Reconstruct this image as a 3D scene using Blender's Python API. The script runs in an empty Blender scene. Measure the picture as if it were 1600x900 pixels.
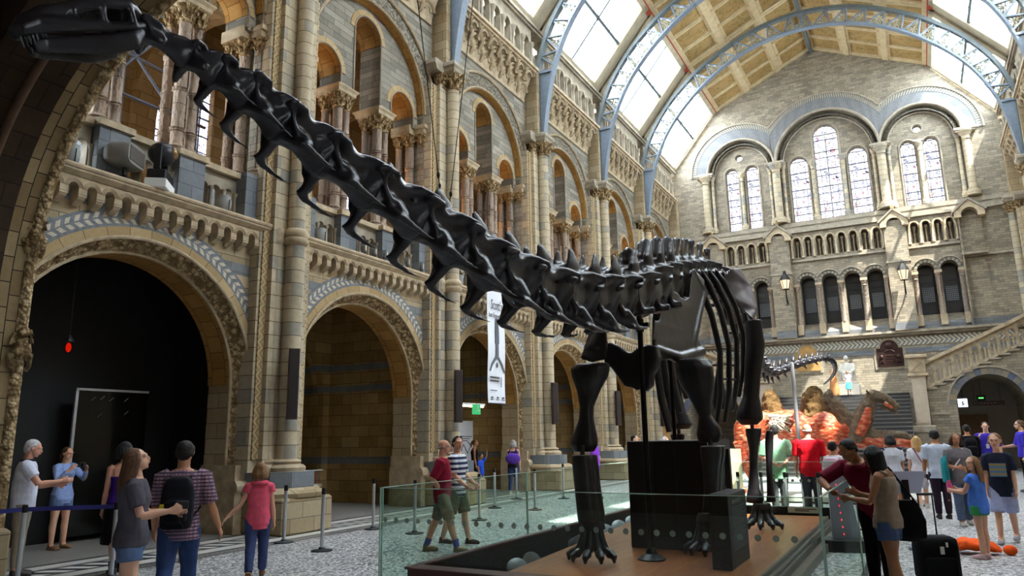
import bpy, bmesh, math, random
from math import sin, cos, pi, sqrt, radians, atan2
from mathutils import Vector as V, Matrix, noise
from mathutils.geometry import tessellate_polygon
random.seed(7)
SC = bpy.context.scene
COL = SC.collection
S = 0.962                      # the hall's scale about eye level
EYE = 1.7
def A(x, y, z): return V((x*S, y*S, EYE + (z-EYE)*S))

class MB:
    """collects polygons; build() links them as ONE mesh object"""
    def __init__(s): s.v=[]; s.f=[]; s.uv=[]; s.m=[]; s.mi=0
    def add(s, pts, faces, uvs=None):
        b=len(s.v); s.v += [tuple(p) for p in pts]
        for i,f in enumerate(faces):
            s.f.append([b+k for k in f]); s.m.append(s.mi)
            s.uv.append(uvs[i] if uvs else None)
    def face(s, pts, uv=None): s.add(pts, [list(range(len(pts)))], [uv] if uv else None)
    def box(s, x0,x1,y0,y1,z0,z1, M=None):
        p=[V((x,y,z)) for x in (x0,x1) for y in (y0,y1) for z in (z0,z1)]
        if M: p=[M@q for q in p]
        s.add(p, [[0,1,3,2],[4,6,7,5],[0,4,5,1],[2,3,7,6],[0,2,6,4],[1,5,7,3]])
    def bbox(s, x0,x1,y0,y1,z0,z1, b=0.01, M=None):
        """box with chamfered vertical edges and top"""
        def ring(z,i): 
            return [V(q) for q in ((x0+i+b,y0+i,z),(x1-i-b,y0+i,z),(x1-i,y0+i+b,z),(x1-i,y1-i-b,z),(x1-i-b,y1-i,z),(x0+i+b,y1-i,z),(x0+i,y1-i-b,z),(x0+i,y0+i+b,z))]
        R=[ring(z0,b),ring(z0+b,0),ring(z1-b,0),ring(z1,b)]
        if M: R=[[M@q for q in r] for r in R]
        s.loft(R)
    def loft(s, rings, cap=True, closed=True, uv=False):
        n=len(rings[0]); pts=[p for r in rings for p in r]; F=[]; U=[]
        m = n if closed else n-1
        for i in range(len(rings)-1):
            for j in range(m):
                k=(j+1)%n
                F.append([i*n+j,i*n+k,(i+1)*n+k,(i+1)*n+j])
                if uv: U.append([uv(i,j),uv(i,j+1),uv(i+1,j+1),uv(i+1,j)])
        if cap and closed:
            F.append(list(range(n))[::-1]); F.append([(len(rings)-1)*n+j for j in range(n)])
            if uv: U += [[(0,0)]*n,[(0,0)]*n]
        s.add(pts,F,U if uv else None)
    def tube(s, path, r, n=8, cap=True, flat=None, up=None):
        """tube along path; r number or list; flat=(a,b) list or pair of radius factors in frame"""
        P=[V(p) for p in path]; N=len(P)
        R=r if isinstance(r,(list,tuple)) else [r]*N
        rings=[]; prev=None
        for i in range(N):
            t=(P[min(i+1,N-1)]-P[max(i-1,0)])
            t = t.normalized() if t.length>1e-9 else V((0,0,1))
            if prev is None:
                a = V(up) if up else (V((0,0,1)) if abs(t.z)<.9 else V((1,0,0)))
                u=(a-t*a.dot(t)); 
                if u.length<1e-6: u=V((0,1,0))-t*t.y
                u.normalize()
            else:
                u=prev-t*prev.dot(t)
                if u.length<1e-6: u=V((1,0,0))-t*t.x
                u.normalize()
            w=t.cross(u); prev=u
            fa,fb=(1,1)
            if flat: fa,fb = flat[i] if isinstance(flat,list) else flat
            rings.append([P[i]+u*(cos(2*pi*k/n)*R[i]*fa)+w*(sin(2*pi*k/n)*R[i]*fb) for k in range(n)])
        s.loft(rings,cap)
    def lathe(s, prof, c=(0,0,0), n=16, M=None, cap=True):
        c=V(c); R=[]
        for r,z in prof:
            ring=[V((c.x+r*cos(2*pi*k/n),c.y+r*sin(2*pi*k/n),c.z+z)) for k in range(n)]
            if M: ring=[M@q for q in ring]
            R.append(ring)
        s.loft(R,cap)
    def ball(s, c, r, n=10, m=7, M=None):
        rx,ry,rz = r if isinstance(r,(tuple,list)) else (r,r,r)
        c=V(c); R=[]
        for i in range(m+1):
            a=-pi/2+pi*i/m; q=max(cos(a),.02)
            R.append([ (M@V((rx*q*cos(2*pi*k/n),ry*q*sin(2*pi*k/n),rz*sin(a))) if M else V((rx*q*cos(2*pi*k/n),ry*q*sin(2*pi*k/n),rz*sin(a))))+c for k in range(n)])
        s.loft(R)
    def plate(s, outer, holes, P, d0, d1, back=True):
        """polygon with holes in (u,v), mapped by P(u,v,d) at depths d0 (front) and d1"""
        loops=[outer]+holes
        tri=tessellate_polygon([[V((u,v,0)) for u,v in L] for L in loops])
        flat=[q for L in loops for q in L]; n=len(flat)
        pts=[P(u,v,d0) for u,v in flat]
        tri=[list(t) for t in tri]
        s.add(pts,tri)
        if d1 is not None:
            if back: s.add([P(u,v,d1) for u,v in flat],[t[::-1] for t in tri])
            for L in loops:
                a=[P(u,v,d0) for u,v in L]; b=[P(u,v,d1) for u,v in L]; k=len(L)
                s.add(a+b,[[i,(i+1)%k,k+(i+1)%k,k+i] for i in range(k)])
    def ring(s, P, c, r0, r1, d0, d1, a0=0, a1=pi, n=28):
        """arch ring: section r0..r1, d0(front)..d1; with uv = (arc length, radial)"""
        rings=[]
        rm=(r0+r1)/2
        for i in range(n+1):
            a=a0+(a1-a0)*i/n; q=[]
            for r,d in ((r0,d0),(r1,d0),(r1,d1),(r0,d1)):
                q.append(P(c[0]+r*cos(a),c[1]+r*sin(a),d))
            rings.append(q)
        vv=[0,1,1.4,2.4,3]
        s.loft(rings,True,True,uv=lambda i,j:((a0+(a1-a0)*i/n)*rm,vv[j]))
    def bar(s,a,b,w,h,up=(0,0,1)):
        a,b=V(a),V(b); t=(b-a).normalized(); u=V(up)-t*V(up).dot(t)
        if u.length<1e-5: u=V((1,0,0))-t*t.x
        u.normalize(); x=t.cross(u)
        R=[[p+x*(i*w/2)+u*(j*h/2) for i,j in ((-1,-1),(1,-1),(1,1),(-1,1))] for p in (a,b)]
        s.loft(R)
    def mesh(s, name, mats, arch=False, smooth=None, loc=None):
        me=bpy.data.meshes.new(name)
        vs=s.v
        if arch:  vs=[(x*S,y*S,z*S) for x,y,z in vs]
        me.from_pydata(vs,[],s.f)
        if any(u for u in s.uv):
            L=me.uv_layers.new(name='UVMap'); i=0; data=[]
            for f,u in zip(s.f,s.uv):
                for k in range(len(f)):
                    data += list(u[k]) if u else [0,0]
            L.data.foreach_set('uv',data)
        if not isinstance(mats,(list,tuple)): mats=[mats]
        for m in mats: me.materials.append(m)
        if len(mats)>1: me.polygons.foreach_set('material_index',s.m)
        bm=bmesh.new(); bm.from_mesh(me)
        bmesh.ops.recalc_face_normals(bm,faces=bm.faces); bm.to_mesh(me); bm.free()
        if smooth is not None:
            me.polygons.foreach_set('use_smooth',[True]*len(me.polygons))
            if smooth<180: me.set_sharp_from_angle(angle=radians(smooth))
        return me
    def build(s, name, mats, parent=None, arch=False, smooth=None, **kw):
        o=bpy.data.objects.new(name, s.mesh(name,mats,arch,smooth)); COL.objects.link(o)
        if parent: o.parent=parent
        for k,v in kw.items(): setattr(o,k,v)
        return o
def tag(o,label,cat,group=None):
    o['label']=label; o['category']=cat
    if group: o['group']=group
    return o
def struct(o,label=None,cat=None):
    o['kind']='structure'
    if label: o['label']=label; o['category']=cat
    return o
def empty(name, loc, rz=0, label=None, cat=None, group=None, arch=False):
    o=bpy.data.objects.new(name,None); COL.objects.link(o); o.empty_display_size=.1
    o.location=A(*loc) if arch else V(loc); o.rotation_euler.z=rz
    if label: tag(o,label,cat,group)
    return o
def kids(o): return [c for c in bpy.data.objects if c.parent==o]
def copy_tree(o,parent=None,cm=None):
    c=o.copy(); COL.objects.link(c)
    if parent: c.parent=parent
    for ch in (cm[o] if cm and o in cm else kids(o)): copy_tree(ch,c,cm)
    return c
def dup(o,loc,rz=0,label=None,arch=False):
    c=copy_tree(o); c.location=A(*loc) if arch else V(loc); c.rotation_euler.z=rz
    if label: c['label']=label
    return c
def arcpts(c,r,a0,a1,n): return [(c[0]+r*cos(a0+(a1-a0)*i/n),c[1]+r*sin(a0+(a1-a0)*i/n)) for i in range(n+1)]
def arch_hole(c,r,z0,zs,n=20):
    """round-headed opening centred at c, half width r, from z0, springing zs"""
    return [(c-r,z0),(c+r,z0)]+arcpts((c,zs),r,0,pi,n)

# ------------------------------------------------------------------ materials
def lin(h):
    if isinstance(h,str):
        h=[int(h[i:i+2],16)/255 for i in (0,2,4)]
    return tuple((c/12.92 if c<.04045 else ((c+.055)/1.055)**2.4) for c in h)+(1,)
class NT:
    def __init__(s,name):
        s.m=bpy.data.materials.new(name); s.m.use_nodes=True; s.t=s.m.node_tree; s.t.nodes.clear()
        s.out=s.n('ShaderNodeOutputMaterial')
    def n(s,typ,inp=None,**kw):
        k=s.t.nodes.new(typ)
        for a,b in kw.items(): setattr(k,a,b)
        if inp:
            for a,b in inp.items():
                if hasattr(b,'is_linked') or isinstance(b,bpy.types.NodeSocket): s.t.links.new(b,k.inputs[a])
                else: k.inputs[a].default_value=b
        return k
    def math(s,op,a,b=0.0,c=None):
        d={0:a,1:b}
        if c is not None: d[2]=c
        return s.n('ShaderNodeMath',d,operation=op).outputs[0]
    def mix(s,f,a,b,mode='MIX'):
        k=s.n('ShaderNodeMix',data_type='RGBA',blend_type=mode)
        for i,v in ((0,f),(6,a),(7,b)):
            if isinstance(v,bpy.types.NodeSocket): s.t.links.new(v,k.inputs[i])
            else: k.inputs[i].default_value=v
        return k.outputs[2]
    def ramp(s,f,stops,interp='LINEAR'):
        k=s.n('ShaderNodeValToRGB',{0:f}); e=k.color_ramp; e.interpolation=interp
        while len(e.elements)<len(stops): e.elements.new(.5)
        for q,(p,c) in zip(e.elements,stops): q.position=p; q.color=c
        return k.outputs[0]
    def bsdf(s,color,rough=.8,bump=None,bs=.3,bd=.02,metal=0,spec=.3,**kw):
        d={'Base Color':color,'Roughness':rough,'Metallic':metal,'Specular IOR Level':spec}
        d.update(kw)
        b=s.n('ShaderNodeBsdfPrincipled',d)
        if bump is not None:
            q=s.n('ShaderNodeBump',{'Height':bump,'Strength':bs,'Distance':bd}); s.t.links.new(q.outputs[0],b.inputs['Normal'])
        s.t.links.new(b.outputs[0],s.out.inputs[0]); return b
    def pos(s): return s.n('ShaderNodeNewGeometry').outputs['Position']
    def noise(s,vec,scale,detail=3,rough=.55): 
        return s.n('ShaderNodeTexNoise',{'Vector':vec,'Scale':scale,'Detail':detail,'Roughness':rough}).outputs[0]
def plain(name,col,rough=.6,metal=0,spec=.4,var=0,vs=6,bump=0,bd=.01,**kw):
    t=NT(name); c=lin(col)
    if var or bump:
        p=t.n('ShaderNodeTexCoord').outputs['Object']; nz=t.noise(p,vs,5)
        if var:
            dk=tuple(x*(1-var) for x in c[:3])+(1,); lt=tuple(min(1,x*(1+var)) for x in c[:3])+(1,)
            c=t.ramp(nz,[(.3,dk),(.7,lt)])
        t.bsdf(c,rough,nz if bump else None,bump,bd,metal,spec,**kw)
    else: t.bsdf(c,rough,None,0,0,metal,spec,**kw)
    return t.m
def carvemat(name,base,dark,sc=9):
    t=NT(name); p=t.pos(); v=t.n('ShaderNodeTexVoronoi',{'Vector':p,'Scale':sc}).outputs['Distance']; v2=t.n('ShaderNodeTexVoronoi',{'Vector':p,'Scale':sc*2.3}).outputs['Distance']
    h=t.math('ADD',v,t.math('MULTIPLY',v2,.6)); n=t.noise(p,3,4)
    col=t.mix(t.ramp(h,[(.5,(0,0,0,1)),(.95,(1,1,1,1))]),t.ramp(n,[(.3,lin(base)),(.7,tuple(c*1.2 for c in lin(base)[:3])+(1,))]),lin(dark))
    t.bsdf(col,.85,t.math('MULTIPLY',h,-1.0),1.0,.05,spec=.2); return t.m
def emit(name,col,strength):
    t=NT(name); e=t.n('ShaderNodeEmission',{'Color':lin(col),'Strength':strength}); t.t.links.new(e.outputs[0],t.out.inputs[0]); return t.m
def wall_uv(t):
    """box-mapped (u along wall, v up) from position and face normal"""
    g=t.n('ShaderNodeNewGeometry'); p=t.n('ShaderNodeSeparateXYZ',{0:g.outputs['Position']}); n=t.n('ShaderNodeSeparateXYZ',{0:g.outputs['True Normal']})
    isx=t.math('GREATER_THAN',t.math('ABSOLUTE',n.outputs[0]),.7)
    isz=t.math('GREATER_THAN',t.math('ABSOLUTE',n.outputs[2]),.75)
    u=t.math('ADD',p.outputs[0],t.math('MULTIPLY',isx,t.math('SUBTRACT',p.outputs[1],p.outputs[0])))
    v=t.math('ADD',p.outputs[2],t.math('MULTIPLY',isz,t.math('SUBTRACT',p.outputs[1],p.outputs[2])))
    return t.n('ShaderNodeCombineXYZ',{0:u,1:v}).outputs[0],p,g
def ashlar(name,c1,c2,mort,bw,bh,ms=.006,uv=False,bump=.25,bands=None,grime=.25,shift=0,sq=None):
    t=NT(name)
    if uv: vec=t.n('ShaderNodeTexCoord').outputs['UV']; pz=None; geo=t.n('ShaderNodeNewGeometry')
    else: vec,pz,geo=wall_uv(t)
    if shift: vec=t.n('ShaderNodeVectorMath',{0:vec,1:(shift*.37,shift,0)},operation='ADD').outputs[0]
    b=t.n('ShaderNodeTexBrick',{'Vector':vec,'Color1':lin(c1),'Color2':lin(c2),'Mortar':lin(mort),'Scale':1.0,'Mortar Size':ms,'Mortar Smooth':.2,'Bias':0.0,'Brick Width':bw,'Row Height':bh},offset=.5)
    if sq: b.squash=sq; b.squash_frequency=3
    col=b.outputs[0]
    w=t.n('ShaderNodeTexWhiteNoise',{'Vector':t.n('ShaderNodeVectorMath',{0:vec,1:(bw,bh,1)},operation='DIVIDE').outputs[0]},noise_dimensions='2D')
    if bands:
        m=bands(t,pz)
        blue=t.n('ShaderNodeTexBrick',{'Vector':vec,'Color1':lin('727578'),'Color2':lin('87898b'),'Mortar':lin('585c60'),'Scale':1.0,'Mortar Size':ms*.7,'Brick Width':bw*1.4,'Row Height':bh},offset=.5)
        col=t.mix(m,col,blue.outputs[0])
    P=geo.outputs['Position']
    n1=t.noise(P,1.1,5); n2=t.noise(P,14,4)
    col=t.mix(grime,col,t.ramp(n1,[(.3,(.35,.32,.28,1)),(.7,(1,1,1,1))]),'MULTIPLY')
    col=t.mix(.35,col,t.ramp(n2,[(.2,(.55,.52,.48,1)),(.7,(1,1,1,1))]),'MULTIPLY')
    h=t.math('ADD',t.math('MULTIPLY',b.outputs['Fac'],-1.0),t.math('MULTIPLY',n2,.5))
    t.bsdf(col,.85,h,bump,.02,spec=.2); return t.m
SKY=18.0; SUN=19.0; GAL=80.0; EXPO=0.5
# ------------------------------------------------------------------ the hall: materials
def bands_low(t,pz):
    z=pz.outputs[2]
    f=t.math('FRACT',t.math('DIVIDE',t.math('SUBTRACT',5.78,z),.59))
    m=t.math('LESS_THAN',f,.40)
    return t.math('MULTIPLY',m,t.math('MULTIPLY',t.math('GREATER_THAN',z,3.6),t.math('LESS_THAN',z,5.78)))
def bands_alcove(t,pz):
    z=pz.outputs[2]
    a=t.math('LESS_THAN',t.math('ABSOLUTE',t.math('SUBTRACT',z,3.15)),.09)
    b=t.math('LESS_THAN',t.math('ABSOLUTE',t.math('SUBTRACT',z,3.75)),.09)
    c=t.math('LESS_THAN',t.math('ABSOLUTE',t.math('SUBTRACT',z,1.15)),.1)
    return t.math('MAXIMUM',t.math('MAXIMUM',a,b),c)
def bands_end(t,pz):
    z=pz.outputs[2]
    return t.math('LESS_THAN',t.math('ABSOLUTE',t.math('SUBTRACT',z,6.75)),.17)
M_ASH = ashlar('buff_terracotta_blocks','b9a88a','9a8768','564a3b',.62,.295,bands=bands_low)
M_ALC = ashlar('alcove_blocks','b89a68','96794a','4d3f28',.66,.3,bands=bands_alcove,grime=.5)
M_GREY= ashlar('grey_buff_courses','a6a092','7d786d','4e4b46',.75,.17,grime=.4,sq=.6)
M_END = ashlar('end_wall_bricks','a99e88','857c6e','655d50',.36,.118,grime=.4,bands=bands_end,sq=.7)
M_GAL = ashlar('gallery_warm_stone','ad9570','8f7448','553f26',.6,.3,grime=.3)
M_VOUS= ashlar('arch_stones','baa27a','a0875f','5c4c36',.42,10,uv=True)
M_SOFF= ashlar('arch_soffit_stones','b98d50','a27840','4f381c',.34,.36,uv=True)
M_TRIM= plain('dressed_terracotta','ab9a7e',.8,var=.25,vs=5,bump=.25,bd=.01)
M_TRIMG=plain('dressed_grey_terracotta','968c7a',.8,var=.25,vs=4,bump=.25,bd=.01)
M_CARV= carvemat('carved_terracotta','b59f7a','7d6746')
M_CARVG=carvemat('carved_grey_terracotta','969082','6a6355',12)
M_BLUE= ashlar('blue_grey_blocks','70777e','858b90','51555a',.55,.28)
def shaft_mat(name,c1,c2,rh,patt=False):
    t=NT(name); p=t.pos(); s=t.n('ShaderNodeSeparateXYZ',{0:p})
    q=t.math('DIVIDE',s.outputs[2],rh); row=t.math('FLOOR',q); fr=t.math('FRACT',q)
    blk=t.math('FLOOR',t.math('ADD',t.math('MULTIPLY',s.outputs[1],2.2),.3)); bx=t.math('FLOOR',t.math('MULTIPLY',s.outputs[0],2.2))
    w=t.n('ShaderNodeTexWhiteNoise',{'Vector':t.n('ShaderNodeCombineXYZ',{0:row,1:blk,2:bx}).outputs[0]},noise_dimensions='3D').outputs['Value']
    jo=t.math('LESS_THAN',fr,.022/rh*.6)
    n2=t.noise(p,9,4)
    col=t.mix(jo,t.ramp(w,[(0,lin(c2)),(.35,lin(c1)),(.8,lin(c1)),(1,tuple(x*1.12 for x in lin(c1)[:3])+(1,))]),lin('5a4d3a'))
    col=t.mix(.4,col,t.ramp(n2,[(.25,(.5,.47,.42,1)),(.7,(1,1,1,1))]),'MULTIPLY')
    h=t.math('MULTIPLY',jo,-1.0)
    if patt:
        v=t.n('ShaderNodeTexVoronoi',{'Vector':t.n('ShaderNodeVectorMath',{0:p,1:(1,1,.45)},operation='MULTIPLY').outputs[0],'Scale':19.0}).outputs['Distance']
        h=t.math('ADD',h,t.math('MULTIPLY',v,1.6)); col=t.mix(t.math('MULTIPLY',t.math('LESS_THAN',v,.28),.45),col,(.12,.1,.085,1))
    t.bsdf(col,.8,h,.5 if patt else .3,.03 if patt else .015,spec=.2); return t.m
M_SHAFT=shaft_mat('column_drums','b6a88e','908e86',.27)
M_COLN =shaft_mat('patterned_colonnette','9c8a7a','7b7068',.9,True)
def leaf_mat():
    t=NT('leaf_frieze_inlay'); uv=t.n('ShaderNodeTexCoord').outputs['UV']; s=t.n('ShaderNodeSeparateXYZ',{0:uv})
    u,v=s.outputs[0],s.outputs[1]; d=t.math('ABSOLUTE',t.math('SUBTRACT',v,.5))
    f=t.math('FRACT',t.math('ADD',t.math('DIVIDE',u,.17),t.math('MULTIPLY',d,1.4)))
    m=t.math('MULTIPLY',t.math('LESS_THAN',f,.52),t.math('MULTIPLY',t.math('GREATER_THAN',d,.04),t.math('LESS_THAN',d,.33)))
    n=t.noise(t.pos(),12,3)
    col=t.mix(m,t.ramp(n,[(.3,lin('62656a')),(.7,lin('7f8286'))]),t.ramp(n,[(.3,lin('a89f8c')),(.7,lin('c9c0ac'))]))
    t.bsdf(col,.8,m,.2,.01,spec=.2); return t.m
M_LEAF=leaf_mat()
def zig_mat(name,base,hi,sc,axis=1):
    t=NT(name); p=t.n('ShaderNodeSeparateXYZ',{0:t.n('ShaderNodeTexCoord').outputs['Object']})
    tri=t.math('PINGPONG',t.math('ADD',p.outputs[2],0.0),sc)
    f=t.math('FRACT',t.math('DIVIDE',t.math('ADD',p.outputs[axis],tri),sc*1.0))
    m=t.math('LESS_THAN',f,.45); n=t.noise(t.pos(),10,4)
    col=t.mix(m,t.ramp(n,[(.3,lin(base)),(.75,tuple(c*1.35 for c in lin(base)[:3])+(1,))]),lin(hi))
    t.bsdf(col,.8,m,.9,.03,spec=.2); return t.m
M_ZIG=zig_mat('zigzag_relief','8a7656','b8a27a',.11)
M_IRON=plain('blue_grey_ironwork','6c7885',.45,var=.12,vs=8,spec=.5)
M_IROND=plain('grey_green_ironwork','5a6262',.5,var=.15,vs=8)
M_TRAC=plain('gilt_grey_tracery','8a8672',.5,var=.3,vs=9)
M_WOOD=plain('painted_roof_timber','b0a48a',.7,var=.15,vs=3)
M_CREAM=plain('cream_roof_rib','c0ad88',.7,var=.15,vs=4)
M_RED=plain('red_painted_purlin','a3422b',.7,var=.2,vs=5)
def panel_mat():
    t=NT('painted_botanical_panel'); p=t.pos()
    v=t.noise(t.n('ShaderNodeVectorMath',{0:p,1:(.0,.0,3)},operation='ADD').outputs[0],3.4,6,.7); w=t.noise(p,10,4,.7)
    m=t.math('MULTIPLY',t.math('GREATER_THAN',v,.52),t.math('GREATER_THAN',w,.5))
    col=t.mix(t.math('MULTIPLY',m,.75),t.ramp(t.noise(p,.9,3),[(.3,lin('96784a')),(.7,lin('a98c5c'))]),lin('6a6536'))
    t.bsdf(col,.8); return t.m
M_PANEL=panel_mat()
def glass_clear(name,tint,rough=0.0,gloss=.08):
    t=NT(name); tr=t.n('ShaderNodeBsdfTransparent',{'Color':lin(tint)}); g=t.n('ShaderNodeBsdfGlossy',{'Color':(1,1,1,1),'Roughness':rough})
    m=t.n('ShaderNodeMixShader',{0:gloss,1:tr.outputs[0],2:g.outputs[0]}); t.t.links.new(m.outputs[0],t.out.inputs[0]); return t.m
M_SKYGL=glass_clear('skylight_glass','f6fbff',.0,.03)
def frosted():
    t=NT('frosted_skylight_glass'); a=t.n('ShaderNodeBsdfTranslucent',{'Color':(.92,.95,1,1)}); b=t.n('ShaderNodeBsdfTransparent',{'Color':(.9,.95,1,1)})
    m=t.n('ShaderNodeMixShader',{0:.12,1:a.outputs[0],2:b.outputs[0]}); t.t.links.new(m.outputs[0],t.out.inputs[0]); return t.m
M_FROST=frosted()  # diffusion added to the left panes to block direct sun
def stained(name,strength,tint='e8ecff'):
    t=NT(name); uv=t.n('ShaderNodeTexCoord').outputs['UV']; s=t.n('ShaderNodeSeparateXYZ',{0:uv}); u,v=s.outputs[0],s.outputs[1]
    w=t.n('ShaderNodeTexVoronoi',{'Vector':uv,'Scale':9.0},feature='DISTANCE_TO_EDGE').outputs['Distance']
    lead=t.math('LESS_THAN',w,.034)
    ring=t.n('ShaderNodeTexWave',{'Vector':uv,'Scale':2.6,'Distortion':6.0,'Detail':1.0},wave_type='RINGS').outputs['Fac']
    lead2=t.math('MULTIPLY',t.math('GREATER_THAN',ring,.88),.6)
    hb=t.math('LESS_THAN',t.math('ABSOLUTE',t.math('SUBTRACT',t.math('FRACT',t.math('DIVIDE',v,1.05)),.5)),.02)
    pal=t.n('ShaderNodeTexVoronoi',{'Vector':uv,'Scale':9.0}).outputs['Color']
    ph=t.n('ShaderNodeSeparateColor',{0:pal})
    c=t.ramp(ph.outputs[0],[(0,lin('ffffff')),(.5,lin(tint)),(.74,lin('d8d8f4')),(.9,lin('eadcc8')),(.965,lin('cc94a4')),(.985,lin('98a4d8'))],'CONSTANT')
    dark=t.math('MAXIMUM',t.math('MAXIMUM',lead,lead2),hb)
    col=t.mix(dark,c,(.03,.03,.05,1))
    e=t.n('ShaderNodeEmission',{'Color':col,'Strength':strength}); t.t.links.new(e.outputs[0],t.out.inputs[0]); return t.m
M_STAIN=stained('stained_glass_daylit',1.55)
M_STAIN2=stained('stained_glass_gallery',2.2,'c8c4ff')
M_DKGL=plain('dark_leaded_glass','23272c',.25,spec=.6)
M_LEADW=plain('white_shutter_lattice','8b9096',.6)
M_BLK=plain('matt_black','0c0b0c',.55)

# ------------------------------------------------------------------ the hall: plan
XA=-3.2; YC=lambda k: 11.12+6.15*k
ZF=-.067          # hall floor in the wall's own units
XW=-12.0
Pyz=lambda y,z,d: V((d,y,z))       # plates facing +X
def ring_yz(mb,c,r0,r1,d0,d1,**k): mb.ring(lambda a,b,d:V((d,a,b)),c,r0,r1,d0,d1,**k)
K0,K1=-1,5
mbW=MB(); mbU=MB(); mbA=MB(); mbI=MB()
def Wp(mb): return lambda y,z,d: A(d,y,z)
for k in range(K0,K1):
    ya,yb=YC(k),YC(k+1); c=(ya+yb)/2
    for r,d0,d1 in ((2.47,XW,XW-.25),(2.25,XW-.25,XW-.9)):
        out=[(ya,ZF),(c-r,ZF)]+[(y,z) for y,z in arcpts((c,2.85),r,pi,0,24)]+[(c+r,ZF),(yb,ZF),(yb,6.05),(ya,6.05)]
        mbW.plate(out,[],Wp(mbW),d0,d1)
    # wall above the ground arches up to the roof, with the big relieving arch
    out=[(ya,6.05),(c-2.32,6.05)]+arcpts((c,11.2),2.32,pi,0,28)+[(c+2.32,6.05),(yb,6.05),(yb,15.6),(ya,15.6)]
    mbU.plate(out,[],Wp(mbU),XW,XW-.22)
    h=[(-2.36,6.1),(2.36,6.1),(2.36,10.75),(2.09,10.75)]+arcpts((1.56,11.1),.53,0,pi,12)+[(1.03,10.75),(.55,10.75)]+arcpts((0,12.65),.55,0,pi,14)+[(-.55,10.75),(-1.03,10.75)]+arcpts((-1.56,11.1),.53,0,pi,12)+[(-2.09,10.75),(-2.36,10.75)]
    mbI.plate([(ya,6.05),(yb,6.05),(yb,14.3),(ya,14.3)],[[(c+a,b) for a,b in h]],Wp(mbI),XW-.22,XW-.95)
    # alcove behind
    for y0,y1 in ((ya-.45,ya+.45),):
        mbA.plate([(y0,ZF),(y1,ZF),(y1,6.05),(y0,6.05)],[],Wp(mbA),XW-.9,XW-5.6)
    # inner rib of the alcove
    mbA.plate([(ya+.45,ZF),(c-2.35,ZF)]+arcpts((c,2.9),2.35,pi,0,20)+[(c+2.35,ZF),(yb-.45,ZF),(yb-.45,6.0),(ya+.45,6.0)],[],Wp(mbA),XW-3.6,XW-4.0)
mbA.plate([(YC(K0)-.5,ZF),(YC(K1)+.5,ZF),(YC(K1)+.5,6.05),(YC(K0)-.5,6.05)],[],Wp(mbA),XW-5.6,XW-5.9)
struct(mbW.build('wall_left',M_ASH)); struct(mbU.build('wall_left_upper',M_GREY)); struct(mbI.build('wall_left_gallery',M_GREY)); struct(mbA.build('wall_left_alcoves',M_ALC))
# gallery floor, its back wall and vault
mb=MB()
def abox(mb,x0,x1,y0,y1,z0,z1):
    a=A(x0,y0,z0); b=A(x1,y1,z1); mb.box(a.x,b.x,a.y,b.y,a.z,b.z)
abox(mb,XW-5.9,XW-.02,YC(K0)-.5,YC(K1)+.5,6.05,6.2)
struct(mb.build('floor_gallery',M_GAL))
mb=MB()
def hl(yc,hw,z0,zs): return [(yc-hw,z0),(yc+hw,z0)]+arcpts((yc,zs),hw,0,pi,14)
GW=[(13.0,.32,9.6,12.0),(11.4,.45,9.3,10.4),(19.2,.32,9.6,12.0),(25.4,.32,9.6,12.0),(31.5,.32,9.6,12.0)]
mb.plate([(YC(K0)-.5,6.2),(YC(K1)+.5,6.2),(YC(K1)+.5,14.4),(YC(K0)-.5,14.4)],[hl(*g) for g in GW],Wp(mb),XW-5.3,XW-5.7)
# transverse walls with arches across the gallery, on each pier line
for k in range(K0,K1+1):
    cx=XW-3.1
    o=[(XW-.95,6.2),(cx+2.1,6.2)]+[(x,z) for x,z in arcpts((cx,10.3),2.1,0,pi,16)]+[(cx-2.1,6.2),(XW-5.3,6.2),(XW-5.3,14.4),(XW-.95,14.4)]
    mb.plate(o,[],lambda x,z,d:A(x,d,z),YC(k)-.35,YC(k)+.35)
abox(mb,XW-5.7,XW-.9,YC(K0)-.5,YC(K1)+.5,14.3,14.6)
struct(mb.build('wall_gallery_back',M_GAL))
for i,(yc,hw,z0,zs) in enumerate(GW[:5]):
    mb=MB(); pts=hl(yc,hw,z0,zs); x=XW-5.5
    mb.face([A(x,y,z) for y,z in pts],[((y-yc)*1.0,z) for y,z in pts])
    o=struct(mb.build('window_%d'%(i+1),M_STAIN2))
    fr=MB()
    for q in range(int((zs-z0)/.55)+1): a=z0+.3+q*.55; fr.bar(A(x+.03,yc-hw,a),A(x+.03,yc+hw,a),.03,.03)
    fr.bar(A(x+.03,yc,z0),A(x+.03,yc,zs+hw),.03,.03,up=(0,1,0)); fr.build('window_frame',M_BLK,o)

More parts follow.
